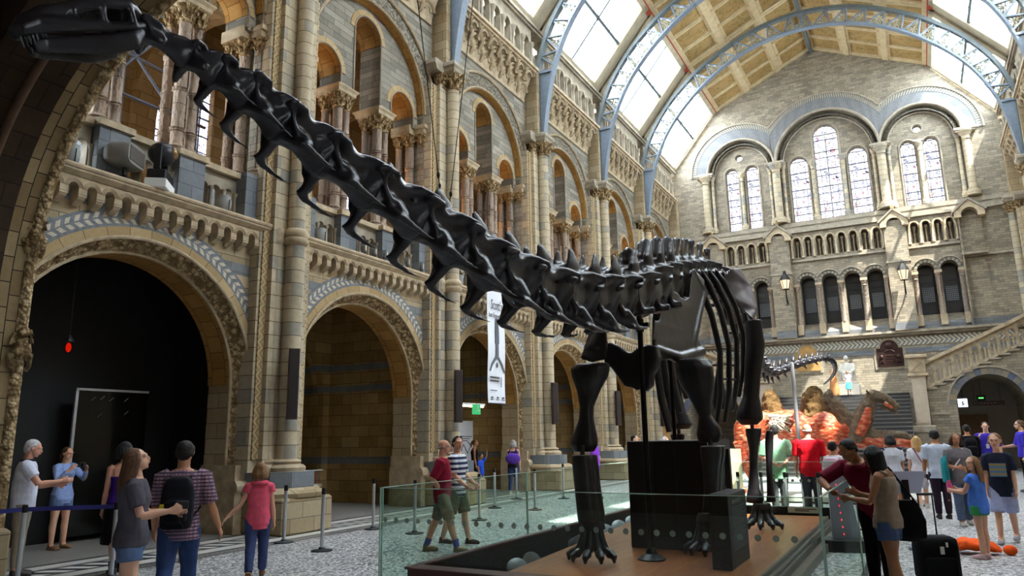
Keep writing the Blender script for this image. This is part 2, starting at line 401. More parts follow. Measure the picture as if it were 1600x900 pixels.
# ------------------------------------------------------------------ one of each repeated element, then copies
# -- ground arch mouldings
def carve(P,c,r0,r1,d0,d1,n,m,amp,seed,zb=None):
    """a curved strip with a carved leafy surface; returns MB. section runs (r1,d0)->(r0,d1)"""
    mb=MB(); rows=[]; S0=[]
    path=[]
    if zb is not None:
        k=int(abs(c[1]-zb)/(pi*r0/n))
        path+=[('s',1,zb+(c[1]-zb)*i/k) for i in range(k)]
    path+=[('a',pi*i/n,0) for i in range(n+1)]
    if zb is not None: path+=[('s',-1,c[1]-(c[1]-zb)*(i+1)/k) for i in range(k)]
    for q in path:
        row=[]
        for j in range(m+1):
            t=j/m; r=r1+(r0-r1)*t; d=d0+(d1-d0)*t
            if q[0]=='a': y,z=c[0]+r*cos(q[1]),c[1]+r*sin(q[1]); s_=q[1]*r0
            else: y,z=c[0]+q[1]*r,q[2]; s_=q[2]-c[1] if q[1]>0 else pi*r0+c[1]-q[2]
            if 0<j<m:
                b=noise.noise(V((s_*7+seed,t*3.2,seed)))*.9+noise.noise(V((s_*16,t*7,seed+5)))*.6+.25*sin(s_*18)
                d+= amp*max(b,-.5); 
            row.append(P(y,z,d))
        rows.append(row)
    mb.loft(rows,False,False); return mb
P0=lambda y,z,d:V((d,y,z))
gx=XW-XA                       # wall face in bay coordinates
def make_ground_arch():
    e=empty('arcade_arch',(XA,YC(0)+3.075,0),arch=True)
    mb=MB(); ring_yz(mb,(0,2.85),2.47,2.67,gx+.04,gx-.1); mb.build('voussoir_ring',M_VOUS,e,True)
    mb=MB(); ring_yz(mb,(0,2.85),2.67,2.99,gx+.02,gx-.1); mb.build('leaf_frieze',M_LEAF,e,True)
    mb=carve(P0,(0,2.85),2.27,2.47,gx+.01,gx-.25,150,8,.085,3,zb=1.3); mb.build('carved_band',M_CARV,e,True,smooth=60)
    mb=MB()
    for r,d in ((2.48,gx+.05),(2.26,gx-.26)):
        mb.tube([(d,r,1.2)]+[(d,r*cos(pi*i/30),2.85+r*sin(pi*i/30)) for i in range(31)]+[(d,-r,1.2)],.035,6)
    mb.build('edge_moulding',M_TRIM,e,True,smooth=50)
    mb=MB(); ring_yz(mb,(0,2.85),2.235,2.252,gx-.26,gx-.91,n=30)
    mb.build('soffit',M_SOFF,e,True)
    for s_ in (-1,1):            # jamb bases either side
        mb=MB(); mb.box(gx-.95,gx+.12,min(s_*2.2,s_*2.62),max(s_*2.2,s_*2.62),ZF,.75); 
        R=[[V((x,y,z)) for x,y in ((gx-.95,s_*2.2),(gx+.12+o,s_*2.2),(gx+.12+o,s_*2.62),(gx-.95,s_*2.62))] for z,o in ((.75,.06),(.85,.06),(.95,0))]
        mb.loft(R); mb.box(gx-.93,gx+.08,min(s_*2.22,s_*2.6),max(s_*2.22,s_*2.6),.95,1.25); mb.build('jamb_base',M_TRIM,e,True)
    return e
# -- balcony corbel cornice
def make_cornice():
    e=empty('corbelled_cornice',(XA,YC(0)+3.075,0),arch=True)
    L=2.62
    mb=MB(); mb.box(gx-.02,gx+.34,-L,L,6.12,6.24)
    R=[[V((x,y,z)) for x,z in ((gx,6.05),(gx+.26,6.05),(gx+.34,6.12),(gx,6.12))] for y in (-L,L)]; mb.loft(R)
    mb.tube([(gx+.33,-L,6.2),(gx+.33,L,6.2)],.05,8); mb.build('ledge',M_TRIM,e,True)
    n=17; w=2*L/n
    mb=MB(); hs=[]; out=[(-L,6.05)]
    for i in range(n):
        y=-L+(i+.5)*w; out+= [(y-w*.27,5.72)]+arcpts((y,5.86),w*.27,pi,0,8)+[(y+w*.27,5.72)]
        if i==0: out.insert(1,(-L,5.72))
    out+=[(L,5.72),(L,6.05)]
    mb.plate(out,[],P0,gx+.24,gx); mb.build('arched_fascia',M_TRIM,e,True)
    mb=MB()
    for i in range(n):
        y=-L+(i+.5)*w
        for q,r in enumerate((.33,.40,.47)):
            mb.tube([(gx+.245,y+w*r*cos(pi*j/8),5.86+w*r*sin(pi*j/8)) for j in range(9)],.011,4)
    mb.build('arch_roll_relief',M_TRIM,e,True)
    mb=MB()
    for i in range(n+1):
        y=-L+i*w; a=w*.2
        R=[[V((x,y+s_*a,z)) for x,z,s_ in ((gx,z0,-1),(gx+d,z0,-1),(gx+d,z0,1),(gx,z0,1))] for z0,d in ((5.60,.05),(5.64,.12),(5.68,.2),(5.76,.25))]
        mb.loft(R)
    mb.build('corbel_row',M_TRIM,e,True); return e
# -- gallery balustrade
def make_balustrade():
    e=empty('gallery_balustrade',(XA,YC(0)+3.075,6.2),arch=True); z0=0
    for yc in (-.8,.8):
        mb=MB(); mb.box(gx-.85,gx+.02,yc-.29,yc+.29,.12,.98); mb.build('pedestal',M_BLUE,e,True)
        mb=MB(); mb.box(gx-.9,gx+.08,yc-.34,yc+.34,0,.14); mb.build('pedestal_base',M_TRIM,e,True); mb=MB(); mb.box(gx-.9,gx+.08,yc-.34,yc+.34,.98,1.1); mb.build('pedestal_cap',M_TRIM,e,True)
    for y0,y1,n in ((-2.3,-1.1,4),(-.5,.5,3),(1.1,2.3,4)):
        w=(y1-y0)/n; hs=[]
        for i in range(n):
            y=y0+(i+.5)*w; hs.append([(y-w*.33,.1),(y+w*.33,.1)]+arcpts((y,.62),w*.33,0,pi,8))
        mb=MB(); mb.plate([(y0,0),(y1,0),(y1,.98),(y0,.98)],hs,P0,gx-.2,gx-.36); mb.build('arched_panel',M_TRIMG,e,True)
        mb=MB()
        for i in range(n+1):
            y=y0+i*w; mb.lathe([(.05,.08),(.06,.1),(.035,.14),(.033,.55),(.055,.6),(.06,.64)],(gx-.17,y,0),8)
        mb.build('colonnette_row',M_TRIMG,e,True,smooth=50)
        mb=MB(); mb.box(gx-.42,gx-.08,y0-.1,y1+.1,.98,1.1); mb.build('rail',M_TRIM,e,True)
    return e
def colonnette(mb,x,y,z0,z1,r):
    z=lambda f:z0+(z1-z0)*f
    p=[(r*1.75,z0),(r*1.75,z0+.05),(r*1.35,z0+.1),(r*1.5,z0+.15),(r*1.1,z0+.2),(r,z0+.22)]
    for f in (.18,.48,.76):
        p+=[(r,z(f)-.05),(r*1.25,z(f)-.03),(r*1.0,z(f)),(r*1.25,z(f)+.03),(r,z(f)+.05)]
    p+=[(r,z1-.02),(r*1.25,z1)]
    mb.lathe(p,(x,y,0),10)
def capital(mb,x,y,z0,z1,r,w,seed=0):
    h=z1-z0
    mb.lathe([(r*1.15,z0),(r*1.3,z0+.04*h),(r*1.0,z0+.1*h),(r*1.15,z0+.5*h),(r*1.7,z1-.02)],(x,y,0),10)
    for k in range(8):              # curling leaves
        a=2*pi*k/8+seed
        for t in (0,1):
            a2=a+t*pi/8; rr=r*(1.25+.25*t); zz=z0+h*(.25+.3*t)
            mb.tube([(x+cos(a2)*rr*.85,y+sin(a2)*rr*.85,zz),(x+cos(a2)*rr*1.15,y+sin(a2)*rr*1.15,zz+h*.25),(x+cos(a2)*rr*1.5,y+sin(a2)*rr*1.5,zz+h*.33),(x+cos(a2)*rr*1.45,y+sin(a2)*rr*1.45,zz+h*.2)],[r*.22,r*.26,r*.2,r*.1],5)
def make_cluster():
    """free-standing cluster of four colonnettes between two gallery openings"""
    e=empty('colonnette_cluster',(XA,YC(0)+3.075,7.3),arch=True)
    zc=10.36-7.3; zt=10.75-7.3
    for x,y,r in ((gx-.36,-.14,.125),(gx-.36,.16,.1),(gx-.78,-.15,.1),(gx-.78,.15,.1)):
        mb=MB(); colonnette(mb,x,y,0,zc-.18,r); mb.build('colonnette',M_COLN,e,True,smooth=50)
    mb=MB()
    for x,y,r in ((gx-.36,-.14,.125),(gx-.36,.16,.1),(gx-.78,-.15,.1),(gx-.78,.15,.1)): capital(mb,x,y,zc-.2,zc+.2,r,0,y)
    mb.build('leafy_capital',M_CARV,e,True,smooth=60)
    mb=MB()
    R=[[V((x,y,z)) for x,y in ((gx-.98-o,-.3-o),(gx-.2+o,-.3-o),(gx-.2+o,.3+o),(gx-.98-o,.3+o))] for z,o in ((zc+.18,-.02),(zc+.22,.03),(zc+.3,.04),(zc+.36,.09),(zt,.09))]
    mb.loft(R); mb.build('impost',M_TRIM,e,True); return e
def make_respond():
    """row of three shafts stepping out beside a pier"""
    e=empty('respond_shafts',(XA,YC(0)+3.075,7.3),arch=True); zc=10.4-7.3; zt=10.85-7.3
    L=((gx-.82,2.24,.1),(gx-.45,2.28,.125),(gx-.08,2.44,.125))
    for x,y,r in L:
        mb=MB(); colonnette(mb,x,y,0,zc-.18,r); mb.build('colonnette',M_COLN,e,True,smooth=50)
    mb=MB()
    for x,y,r in L: capital(mb,x,y,zc-.2,zc+.2,r,0,y)
    mb.build('leafy_capital',M_CARV,e,True,smooth=60)
    mb=MB()
    mb.box(gx-.98,gx-.28,2.02,2.6,zc+.18,zt); mb.box(gx-.3,gx+.08,2.22,2.72,zc+.18,zt); mb.box(gx-.3,gx+.14,2.2,2.76,zt-.12,zt); mb.build('impost',M_TRIM,e,True)
    mb=MB(); mb.box(gx-.98,gx+.1,2.05,2.75,-1.1,0); mb.build('pedestal',M_BLUE,e,True); return e
def make_upper_arch():
    e=empty('relieving_arch',(XA,YC(0)+3.075,0),arch=True); c=(0,11.2)
    mb=carve(P0,c,2.36,2.85,gx+.02,gx+.02,90,5,.035,9); mb.build('carved_archivolt',M_CARVG,e,True,smooth=60)
    mb=MB(); mb.tube([(gx+.05,2.87*cos(pi*i/36),11.2+2.87*sin(pi*i/36)) for i in range(37)],.055,6)
    mb.tube([(gx+.03,2.35*cos(pi*i/36),11.2+2.35*sin(pi*i/36)) for i in range(37)],.045,6); mb.build('roll_moulding',M_TRIM,e,True,smooth=60)
    mb=MB(); ring_yz(mb,c,2.29,2.318,gx,gx-.23,n=36); mb.build('soffit',M_SOFF,e,True)
    for yc,zs,r in ((-1.56,11.1,.53),(0,12.65,.55),(1.56,11.1,.53)):
        mb=MB(); ring_yz(mb,(yc,zs),r+.02,r+.17,gx-.2,gx-.25,n=16); mb.build('opening_voussoirs',M_VOUS,e,True)
        mb=MB(); mb.tube([(gx-.2,yc+r,10.8)]+[(gx-.2,yc+r*cos(pi*i/14),zs+r*sin(pi*i/14)) for i in range(15)]+[(gx-.2,yc-r,10.8)],.028,6); mb.build('opening_roll',M_TRIMG,e,True,smooth=60)
        mb=MB(); ring_yz(mb,(yc,zs),r-.015,r-.002,gx-.24,gx-.95,n=16); mb.build('opening_soffit',M_SOFF,e,True)
    return e
# -- carved frieze and little arcade under the roof
def make_frieze():
    e=empty('interlaced_corbel_frieze',(XA,YC(0)+3.075,0),arch=True); L=2.62
    mb=MB(); mb.box(gx-.02,gx+.06,-L,L,14.28,14.42); 
    R=[[V((x,y,z)) for x,z in ((gx,14.36),(gx+.03,14.36),(gx+.22,14.9),(gx+.42,15.35),(gx,15.35))] for y in (-L,L)]; mb.loft(R); mb.build('backing',M_TRIM,e,True)
    n=8; w=2*L/n
    for row,(zz,xx,off) in enumerate(((14.62,.12,0),(14.92,.3,.5),(15.18,.46,0))):
        mb=MB()
        for i in range(n+ (1 if off else 0)):
            y=-L+(i+.5-off)*w
            if abs(y)>L-.1: continue
            r=w*.46
            # hood arch, hanging drop and boss
            mb.tube([(gx+xx+.02*sin(pi*j/8),y+r*cos(pi*j/8),zz+.02+r*.75*sin(pi*j/8)) for j in range(9)],.075,6,flat=(1.5,.8))
            mb.tube([(gx+xx+.02,y+r*.55*cos(pi*j/8),zz-.02+r*.5*sin(pi*j/8)) for j in range(9)],.05,5)
            mb.tube([(gx+xx-.12,y-r,zz-.22),(gx+xx-.02,y-r,zz-.14),(gx+xx+.05,y-r,zz+.02)],[.035,.085,.09],6)
        mb.build('corbel_tier',M_TRIM,e,True,smooth=50)
    mb=MB(); mb.box(gx-.02,gx+.6,-L,L,15.35,15.43); mb.box(gx-.02,gx+.68,-L-.1,L+.1,15.43,15.55); mb.build('ledge',M_TRIM,e,True); return e
def make_parapet():
    e=empty('parapet_arcade',(XA,YC(0)+3.075,15.55),arch=True); L=2.62; n=7; w=2*L/n
    hs=[]
    for i in range(n):
        y=-L+(i+.5)*w; hs.append([(y-w*.3,.12),(y+w*.3,.12)]+arcpts((y,1.05),w*.3,0,pi,10))
    mb=MB(); mb.plate([(-L,0),(L,0),(L,1.65),(-L,1.65)],hs,P0,gx+.4,gx+.2); mb.build('arcade_screen',M_TRIMG,e,True)
    mb=MB()
    for i in range(n+1):
        y=-L+i*w
        if i in (0,n): y*=.985
        mb.lathe([(.1,.1),(.1,.16),(.07,.2),(.062,.24),(.058,.85),(.09,.92),(.13,1.03),(.13,1.08)],(gx+.42,y,0),8)
        mb.lathe([(.1,.1),(.1,.16),(.07,.2),(.062,.24),(.058,.85),(.09,.92),(.13,1.03),(.13,1.08)],(gx+.2,y,0),8)
    mb.build('colonnette_row',M_TRIMG,e,True,smooth=50)
    mb=MB()
    for z0,z1,x in ((1.65,1.74,.5),(1.74,1.86,.58),(1.86,1.98,.5)): mb.box(gx-.1,gx+x,-3.07,3.07,z0,z1)
    mb.box(gx-.1,gx+.5,-L,L,-.02,.1); mb.build('cornice',M_TRIMG,e,True)
    mb=MB(); mb.box(gx-.45,gx-.3,-3.07,3.07,-.1,2.0); mb.build('passage_wall',M_GREY,e,True); return e
# -- clustered column
def make_column():
    e=empty('clustered_column',(-11.44,YC(0),ZF),arch=True)
    def z(v): return v-ZF
    mb=MB(); mb.bbox(-.95,.68,-.68,.68,0,z(.62),.04)
    R=[[V((x,y,zz)) for x,y in ((-.95,-.66-o),(.3+o,-.66-o),(.66+o,-.3-o),(.66+o,.3+o),(.3+o,.66+o),(-.95,.66+o))] for zz,o in ((z(.62),.04),(z(.7),.06),(z(.76),0),(z(.8),-.06))]
    mb.loft(R); mb.build('plinth',M_ASH,e,True)
    mb=MB(); R=[[V((x,y,zz)) for x,y in ((-.95,-.6-o),(.2+o,-.6-o),(.5+o,-.3-o),(.5+o,.3+o),(.2+o,.6+o),(-.95,.6+o))] for zz,o in ((z(.8),0),(z(1.1),0))]
    mb.loft(R); mb.build('blue_course',M_BLUE,e,True)
    sh=[(0,0,.205,'main_shaft'),(-.24,-.3,.125,'side_shaft'),(-.24,.3,.125,'side_shaft')]
    mb=MB()
    for x,y,r,_ in sh: mb.lathe([(r*1.9,z(1.1)),(r*1.9,z(1.14)),(r*1.95,z(1.18)),(r*1.7,z(1.23)),(r*1.3,z(1.25)),(r*1.5,z(1.3)),(r*1.1,z(1.35))],(x,y,0),16)
    mb.build('base_mouldings',M_TRIM,e,True,smooth=50)
    for x,y,r,nm in sh:
        mb=MB(); r2=r*.9; mb.lathe([(r,z(1.3)),(r,z(5.85)),(r2,z(6.25)),(r2,z(12.15))],(x,y,0),18); mb.build(nm,M_SHAFT,e,True,smooth=50)
    mb=MB()
    for x,y,r,_ in sh: mb.lathe([(r,z(5.82)),(r*1.3,z(5.88)),(r*1.35,z(5.95)),(r*1.15,z(6.0)),(r*1.3,z(6.06)),(r*1.28,z(6.14)),(r,z(6.2))],(x,y,0),16)
    mb.build('shaft_ring',M_TRIM,e,True,smooth=50)
    mb=MB(); mb.box(-.9,-.14,-.5,.5,z(1.1),z(12.2)); mb.box(-.7,-.3,-.72,.72,z(1.1),z(12.2)); mb.build('pier_core',M_SHAFT,e,True)
    for s_ in (-1,1):
        mb=MB(); y0,y1=sorted((s_*.46,s_*.66)); mb.box(-.31,-.26,y0,y1,z(1.35),z(12.15)); mb.build('zigzag_panel',M_ZIG,e,True)
    mb=MB()
    for x,y,r,_ in sh: capital(mb,x,y,z(12.12),z(12.62),r*.95,0,.3)
    mb.build('leafy_capital',M_CARV,e,True,smooth=60)
    mb=MB()
    R=[[V((x,y,z(zz))) for x,y in ((-.8,-.74-o),(-.1,-.74-o),(-.1,-.34-o),(.26+o,-.34-o),(.26+o,.34+o),(-.1,.34+o),(-.1,.74+o),(-.8,.74+o))] for zz,o in ((12.6,-.05),(12.66,.0),(12.74,.02),(12.8,.07),(12.9,.07),(12.95,.02))]
    mb.loft(R); mb.build('impost',M_TRIMG,e,True)
    mb=MB(); mb.box(-.6,-.02,-.34,.34,z(12.95),z(15.55)); mb.build('truss_pier',M_ASH,e,True)
    return e
# -- iron truss, full span
TH=8.14                       # foot half span in bay units
CUR=[(8.14,12.95),(8.06,13.6),(7.9,14.6),(7.66,15.6),(7.3,16.55),(6.85,17.4),(6.3,18.15),(5.55,18.95),(4.6,19.75),(3.5,20.45),(2.3,20.95),(1.15,21.22),(0,21.3)]
CUR2=[(8.3,12.95),(8.3,15.5),(8.22,16.15),(7.85,17.25),(7.3,18.2),(6.6,19.1),(5.8,19.85),(5.0,20.5),(3.9,21.15),(2.7,21.7),(1.4,22.05),(0,22.2)]
def curve(P,n):
    """resample polyline (Catmull-Rom) to n+1 points"""
    out=[]
    m=len(P)-1
    for i in range(n+1):
        t=i/n*m; k=min(int(t),m-1); f=t-k
        p=[P[max(k-1,0)],P[k],P[k+1],P[min(k+2,m)]]
        out.append(tuple(.5*((2*p[1][a])+(-p[0][a]+p[2][a])*f+(2*p[0][a]-5*p[1][a]+4*p[2][a]-p[3][a])*f*f+(-p[0][a]+3*p[1][a]-3*p[2][a]+p[3][a])*f**3) for a in range(len(P[0]))))
    return out
def make_truss():
    e=empty('iron_roof_truss',(XA,YC(1),0),arch=True)
    lo=curve(CUR,44); up=curve(CUR2,44)
    def full(c): return [(-x,z) for x,z in c]+[(x,z) for x,z in c[::-1][1:]]
    def rail(c,w,h,nm,mat):
        F=full(c); mb=MB(); rings=[]
        for i,(x,z) in enumerate(F):
            a=F[max(i-1,0)]; b=F[min(i+1,len(F)-1)]; t=V((b[0]-a[0],b[1]-a[1])); t.normalize(); nx,nz=-t.y,t.x
            rings.append([V((x+nx*q*h/2,s_*w/2,z+nz*q*h/2)) for s_,q in ((-1,-1),(1,-1),(1,1),(-1,1))])
        mb.loft(rings); return mb.build(nm,mat,e,True)
    rail(lo,.3,.07,'lower_rail',M_IRON); rail(up,.26,.16,'upper_rail',M_IROND)
    # flat webs at the feet
    for s_ in (-1,1):
        mb=MB(); pts=[(s_*8.3,12.95),(s_*8.14,12.95),(s_*8.06,13.6),(s_*7.9,14.6),(s_*7.68,15.5),(s_*8.3,15.5)]
        mb.plate(pts,[],lambda x,z,d:V((x,d,z)),-.09,.09); mb.box(min(s_*8.34,s_*7.66),max(s_*8.34,s_*7.66),-.16,.16,15.46,15.56)
        mb.build('foot_web',M_IRON,e,True)
    # zigzag lattice with pierced leaf tracery in every other triangle
    lat=MB(); tra=MB()
    N=14
    def at(c,t):
        t*=len(c)-1; k=min(int(t),len(c)-2); f=t-k
        return (c[k][0]*(1-f)+c[k+1][0]*f,c[k][1]*(1-f)+c[k+1][1]*f)
    t0l,t0u=.26,.16
    for s_ in (-1,1):
        Pl=[at(lo,t0l+(1-t0l)*i/N) for i in range(N+1)]; Pu=[at(up,t0u+(1-t0u)*(i+.5)/N) for i in range(N)]
        for i in range(N):
            a,b,c=Pl[i],Pu[i],Pl[i+1]
            for p,q in ((a,b),(b,c)): lat.bar((s_*p[0],0,p[1]),(s_*q[0],0,q[1]),.12,.06)
            # tracery fills triangle a-b-c : three scrolls and a stem
            g=((a[0]+b[0]+c[0])/3,(a[1]+b[1]+c[1])/3)
            for q in (a,b,c):
                d=(q[0]-g[0],q[1]-g[1]); L=math.hypot(*d)
                cc=(g[0]+d[0]*.33,g[1]+d[1]*.33); r=L*.22
                tra.tube([(s_*(cc[0]+r*cos(w*pi/4)),0,cc[1]+r*sin(w*pi/4)) for w in range(9)],.026,4,cap=False)
                tra.tube([(s_*g[0],0,g[1]),(s_*(g[0]+d[0]*.82),0,g[1]+d[1]*.82)],.026,4)
                for sg in (-1,1):
                    ex=(g[0]+d[0]*.62-sg*d[1]*.14,g[1]+d[1]*.62+sg*d[0]*.14); tra.tube([(s_*(g[0]+d[0]*.35),0,g[1]+d[1]*.35),(s_*ex[0],0,ex[1])],[.018,.042],4)
    lat.build('lattice',M_IRON,e,True); tra.build('leaf_tracery',M_TRAC,e,True); return e
BAYS='first second third fourth fifth sixth'.split()
def bays(make,cat,lab,grp,ks,flip=()):
    p=make(); cm={p:kids(p)}; first=True; z=(p.location.z-EYE)/S+EYE
    for k,text in ks:
        o=p if first else copy_tree(p,None,cm); first=False
        o.location=A(XA,YC(k)+3.075,z); tag(o,text,cat,grp)
    for k,text in flip:
        o=copy_tree(p,None,cm); o.location=A(XA,YC(k)+3.075,z); o.rotation_euler.z=pi; tag(o,text,cat,grp)
    return p,cm
WH={-1:'over the dark glass doorway',0:'between the two nearest clustered columns',1:'in the white banner bay',2:'in the bay beyond the banner',3:'second last before the end wall',4:'last before the end wall'}
ks=lambda s_,a=-1,b=5:[(k,s_+', '+WH[k]) for k in range(a,b)]
bays(make_ground_arch,'arch','','ground arches of the left wall',[(-1,'wide carved ground arch over the dark glass doorway'),(0,'carved round ground arch between the two nearest clustered columns'),(1,'carved round ground arch behind the white hanging banner'),(2,'carved round ground arch just beyond the banner bay'),(3,'carved round ground arch behind the skeleton shoulder'),(4,'farthest carved ground arch, next to the end wall')])
bays(make_cornice,'cornice','','corbelled balcony cornices',ks('corbelled buff balcony cornice'))
bays(make_balustrade,'balustrade','','gallery balustrades',ks('arched stone gallery balustrade with blue pedestals'))
bays(make_upper_arch,'arch','','relieving arches of the gallery',ks('tall grey gallery arch with three openings'))
FR=[(3,'carved frieze high on the right wall, nearer the camera'),(4,'carved frieze high on the right wall, beside the end wall')]
bays(make_frieze,'frieze','','interlaced friezes under the roof',ks('orange-lit carved corbel frieze under the roof'),FR)
bays(make_parapet,'arcade','','parapet arcades under the skylights',ks('small colonnaded parapet under the skylight'),[(k,t.replace('carved frieze','small colonnaded parapet')) for k,t in FR])
p=make_cluster(); cm={p:kids(p)}; first=True
for k in range(-1,5):
    for sd,nm in ((-.8,'nearer'),(.8,'farther')):
        o=p if first else copy_tree(p,None,cm); first=False
        o.location=A(XA,YC(k)+3.075+sd,7.3); tag(o,nm+' gallery colonnette cluster '+WH[k],'columns','colonnette clusters of the gallery')
p=make_respond(); cm={p:kids(p)}; first=True
mir=None
for k in range(-1,5):
    o=p if first else copy_tree(p,None,cm); first=False
    o.location=A(XA,YC(k)+3.075,7.3); tag(o,'gallery shafts at the far pier '+WH[k],'columns','respond shafts of the gallery')
for k in range(-1,5):
    o=copy_tree(p,None,cm); o.scale=(1,-1,1); o.location=A(XA,YC(k)+3.075,7.3); tag(o,'gallery shafts at the near pier '+WH[k],'columns','respond shafts of the gallery')
p=make_column(); cm={p:kids(p)}
CL={0:'tall clustered column nearest the entrance, black speaker on its shaft',1:'tall clustered column left of the white banner, black speaker on its shaft',2:'tall clustered column right of the white banner',3:'tall clustered column just left of the skeleton legs',4:'tall clustered column rising behind the skeleton back',5:'farthest clustered column, in the corner by the end wall',-1:'clustered column hidden behind the entrance arch'}
for i,k in enumerate((0,1,2,3,4,5,-1)):
    o=p if i==0 else copy_tree(p,None,cm)
    o.location=A(-11.44,YC(k),ZF); tag(o,CL[k],'column','clustered columns'); o['kind']='thing'
for k,t in ((5,'clustered column high in the far right corner'),(4,'clustered column of the right wall carrying an iron truss')):
    o=copy_tree(p,None,cm); o.location=A(2*XA+11.44,YC(k),ZF); o.rotation_euler.z=pi; tag(o,t,'column','clustered columns'); o['kind']='thing'
p=make_truss(); cm={p:kids(p)}
for i,(k,t) in enumerate(((4,'iron roof truss nearest the end wall'),(3,'second iron roof truss from the end wall'),(2,'third iron roof truss from the end wall'),(1,'iron roof truss nearest the camera'))):
    o=p if i==0 else copy_tree(p,None,cm)
    o.location=A(XA,YC(k),0); tag(o,t+', blue-grey arch with pierced tracery','truss','iron roof trusses')

# ------------------------------------------------------------------ roof: skylights, painted ceiling
E0,E1,E2=(8.42,17.5),(5.65,20.86),(0,23.42)     # eaves, purlin, ridge (half section)
ye0,ye1=YC(-1)+.3,YC(5)+.1
def sl(s_,a,b,t): return (XA+s_*(a[0]+(b[0]-a[0])*t),a[1]+(b[1]-a[1])*t)
wn=6
for s_,nm in ((-1,'left'),(1,'right')):
    for k in range(-1,5):
        y0,y1=YC(k)+(.22 if k>=0 else 2.9),YC(k+1)-(.22 if k<4 else -.05)
        mb=MB()
        def P(t,y,o=0):
            x,z=sl(s_,E0,E1,t); return A(x+ -s_*o*.77,y,z-o*.64)
        for t0,t1,ya,yb in ((0,.05,y0,y1),(.93,1,y0,y1),(0,1,y0,y0+.42),(0,1,y1-(.42 if k<4 else .15),y1)):
            R=[[P(t,y,o) for t,o in ((t0,-.1),(t1,-.1),(t1,.12),(t0,.12))] for y in (ya,yb)]; mb.loft(R)
        for ya in (y0+.5,y1-(.56 if k<4 else .25)):
            R=[[P(t,y,o) for t,o in ((0,-.1),(1,-.1),(1,.04),(0,.04))] for y in (ya,ya+.05)]; mb.loft(R)
        fr=mb
        o=struct(fr.build('window_%d'%wn,M_WOOD)); wn+=1
        mb=MB()
        ym=(y0+y1)/2
        R=[[P(t,y,o_) for t,o_ in ((.05,-.05),(.93,-.05),(.93,.08),(.05,.08))] for y in (ym-.05,ym+.05)]; mb.loft(R)
        for q in (.27,.73):
            yy=y0+(y1-y0)*q; R=[[P(t,y,o_) for t,o_ in ((.05,-.05),(.93,-.05),(.93,.03),(.05,.03))] for y in (yy-.02,yy+.02)]; mb.loft(R)
        R=[[P(t,y,o_) for t,o_ in ((.5,-.05),(.53,-.05),(.53,.08),(.5,.08))] for y in (y0+.4,y1-.4)]; mb.loft(R)
        mb.build('glazing_bars',M_IROND,o)
        mb=MB(); mb.face([P(.02,y0,-.08),P(.98,y0,-.08),P(.98,y1,-.08),P(.02,y1,-.08)]); mb.build('pane',M_SKYGL if s_>0 else M_FROST,o)
mb=MB()
for s_ in (-1,1):
    # flat strips over the trusses between the skylights, closed eaves
    for k in range(-1,5):
        R=[[A(sl(s_,E0,E1,t)[0],y,sl(s_,E0,E1,t)[1]+dz) for t,dz in ((-.06,-.02),(1.02,-.02),(1.02,.25),(-.06,.25))] for y in (YC(k)-.23,YC(k)+.23)]; mb.loft(R)
    R=[[A(sl(s_,E0,E1,t)[0],y,sl(s_,E0,E1,t)[1]+dz) for t,dz in ((-.06,-.02),(1.02,-.02),(1.02,.25),(-.06,.25))] for y in (YC(-1)-.2,YC(-1)+3.0)]; mb.loft(R)  # unseen solid roof over part of the first bay, added to dim the front
struct(mb.build('trim_1',M_WOOD))
mb=MB(); rb=MB(); pr=MB()
for s_ in (-1,1):
    R=[[A(sl(s_,E1,E2,t)[0],y,sl(s_,E1,E2,t)[1]+dz) for t,dz in ((0,0),(1.0,0),(1.0,.25),(0,.25))] for y in (ye0,ye1+.3)]; mb.loft(R)
    for t in (.0,.035): pass
    R=[[A(sl(s_,E1,E2,t)[0],y,sl(s_,E1,E2,t)[1]+dz) for t,dz in ((-.02,-.14),(.02,-.14),(.02,.1),(-.02,.1))] for y in (ye0,ye1)]; pr.loft(R)
    def rib(t0,t1,y0,y1,d):
        R=[[A(sl(s_,E1,E2,t)[0],y,sl(s_,E1,E2,t)[1]+dz) for t,dz in ((t0,-d),(t1,-d),(t1,.05),(t0,.05))] for y in (y0,y1)]; rb.loft(R)
    rib(.02,.05,ye0,ye1,.12)
    for t in (.35,.68): rib(t-.025,t+.025,ye0,ye1,.14); rib(t-.05,t+.05,ye0,ye1,.06)
    rib(.97,1,ye0,ye1,.12)
    for k in range(-1,6):
        for f in (0,.25,.5,.75):
            y=YC(k)+6.15*f
            if y<ye1+.05: rib(.02,.99,y-.13 if f else y-.2,y+.13 if f else y+.2,.09); rib(.02,.99,y-.05,y+.05,.13)
a=A(XW-6,-3.5,17.4); b=A(-2*XA-XW*-1+0 if False else 7.0,ye0+.2,17.7)
mb.box(a.x,b.x,a.y,b.y,a.z,b.z); a=A(XW-.5,ye0-.2,17.4); b=A(7,ye0,23.6); mb.box(a.x,b.x,a.y,b.y,a.z,b.z)
struct(mb.build('ceiling',M_PANEL)); struct(rb.build('trim_2',M_CREAM)); struct(pr.build('trim_3',M_RED))
mb=MB(); mb.box(*[q for q in (A(XA-.08,0,0).x,A(XA+.08,0,0).x,ye0*S,ye1*S,A(0,0,23.1).z,A(0,0,23.4).z)]); struct(mb.build('trim_4',M_IROND))
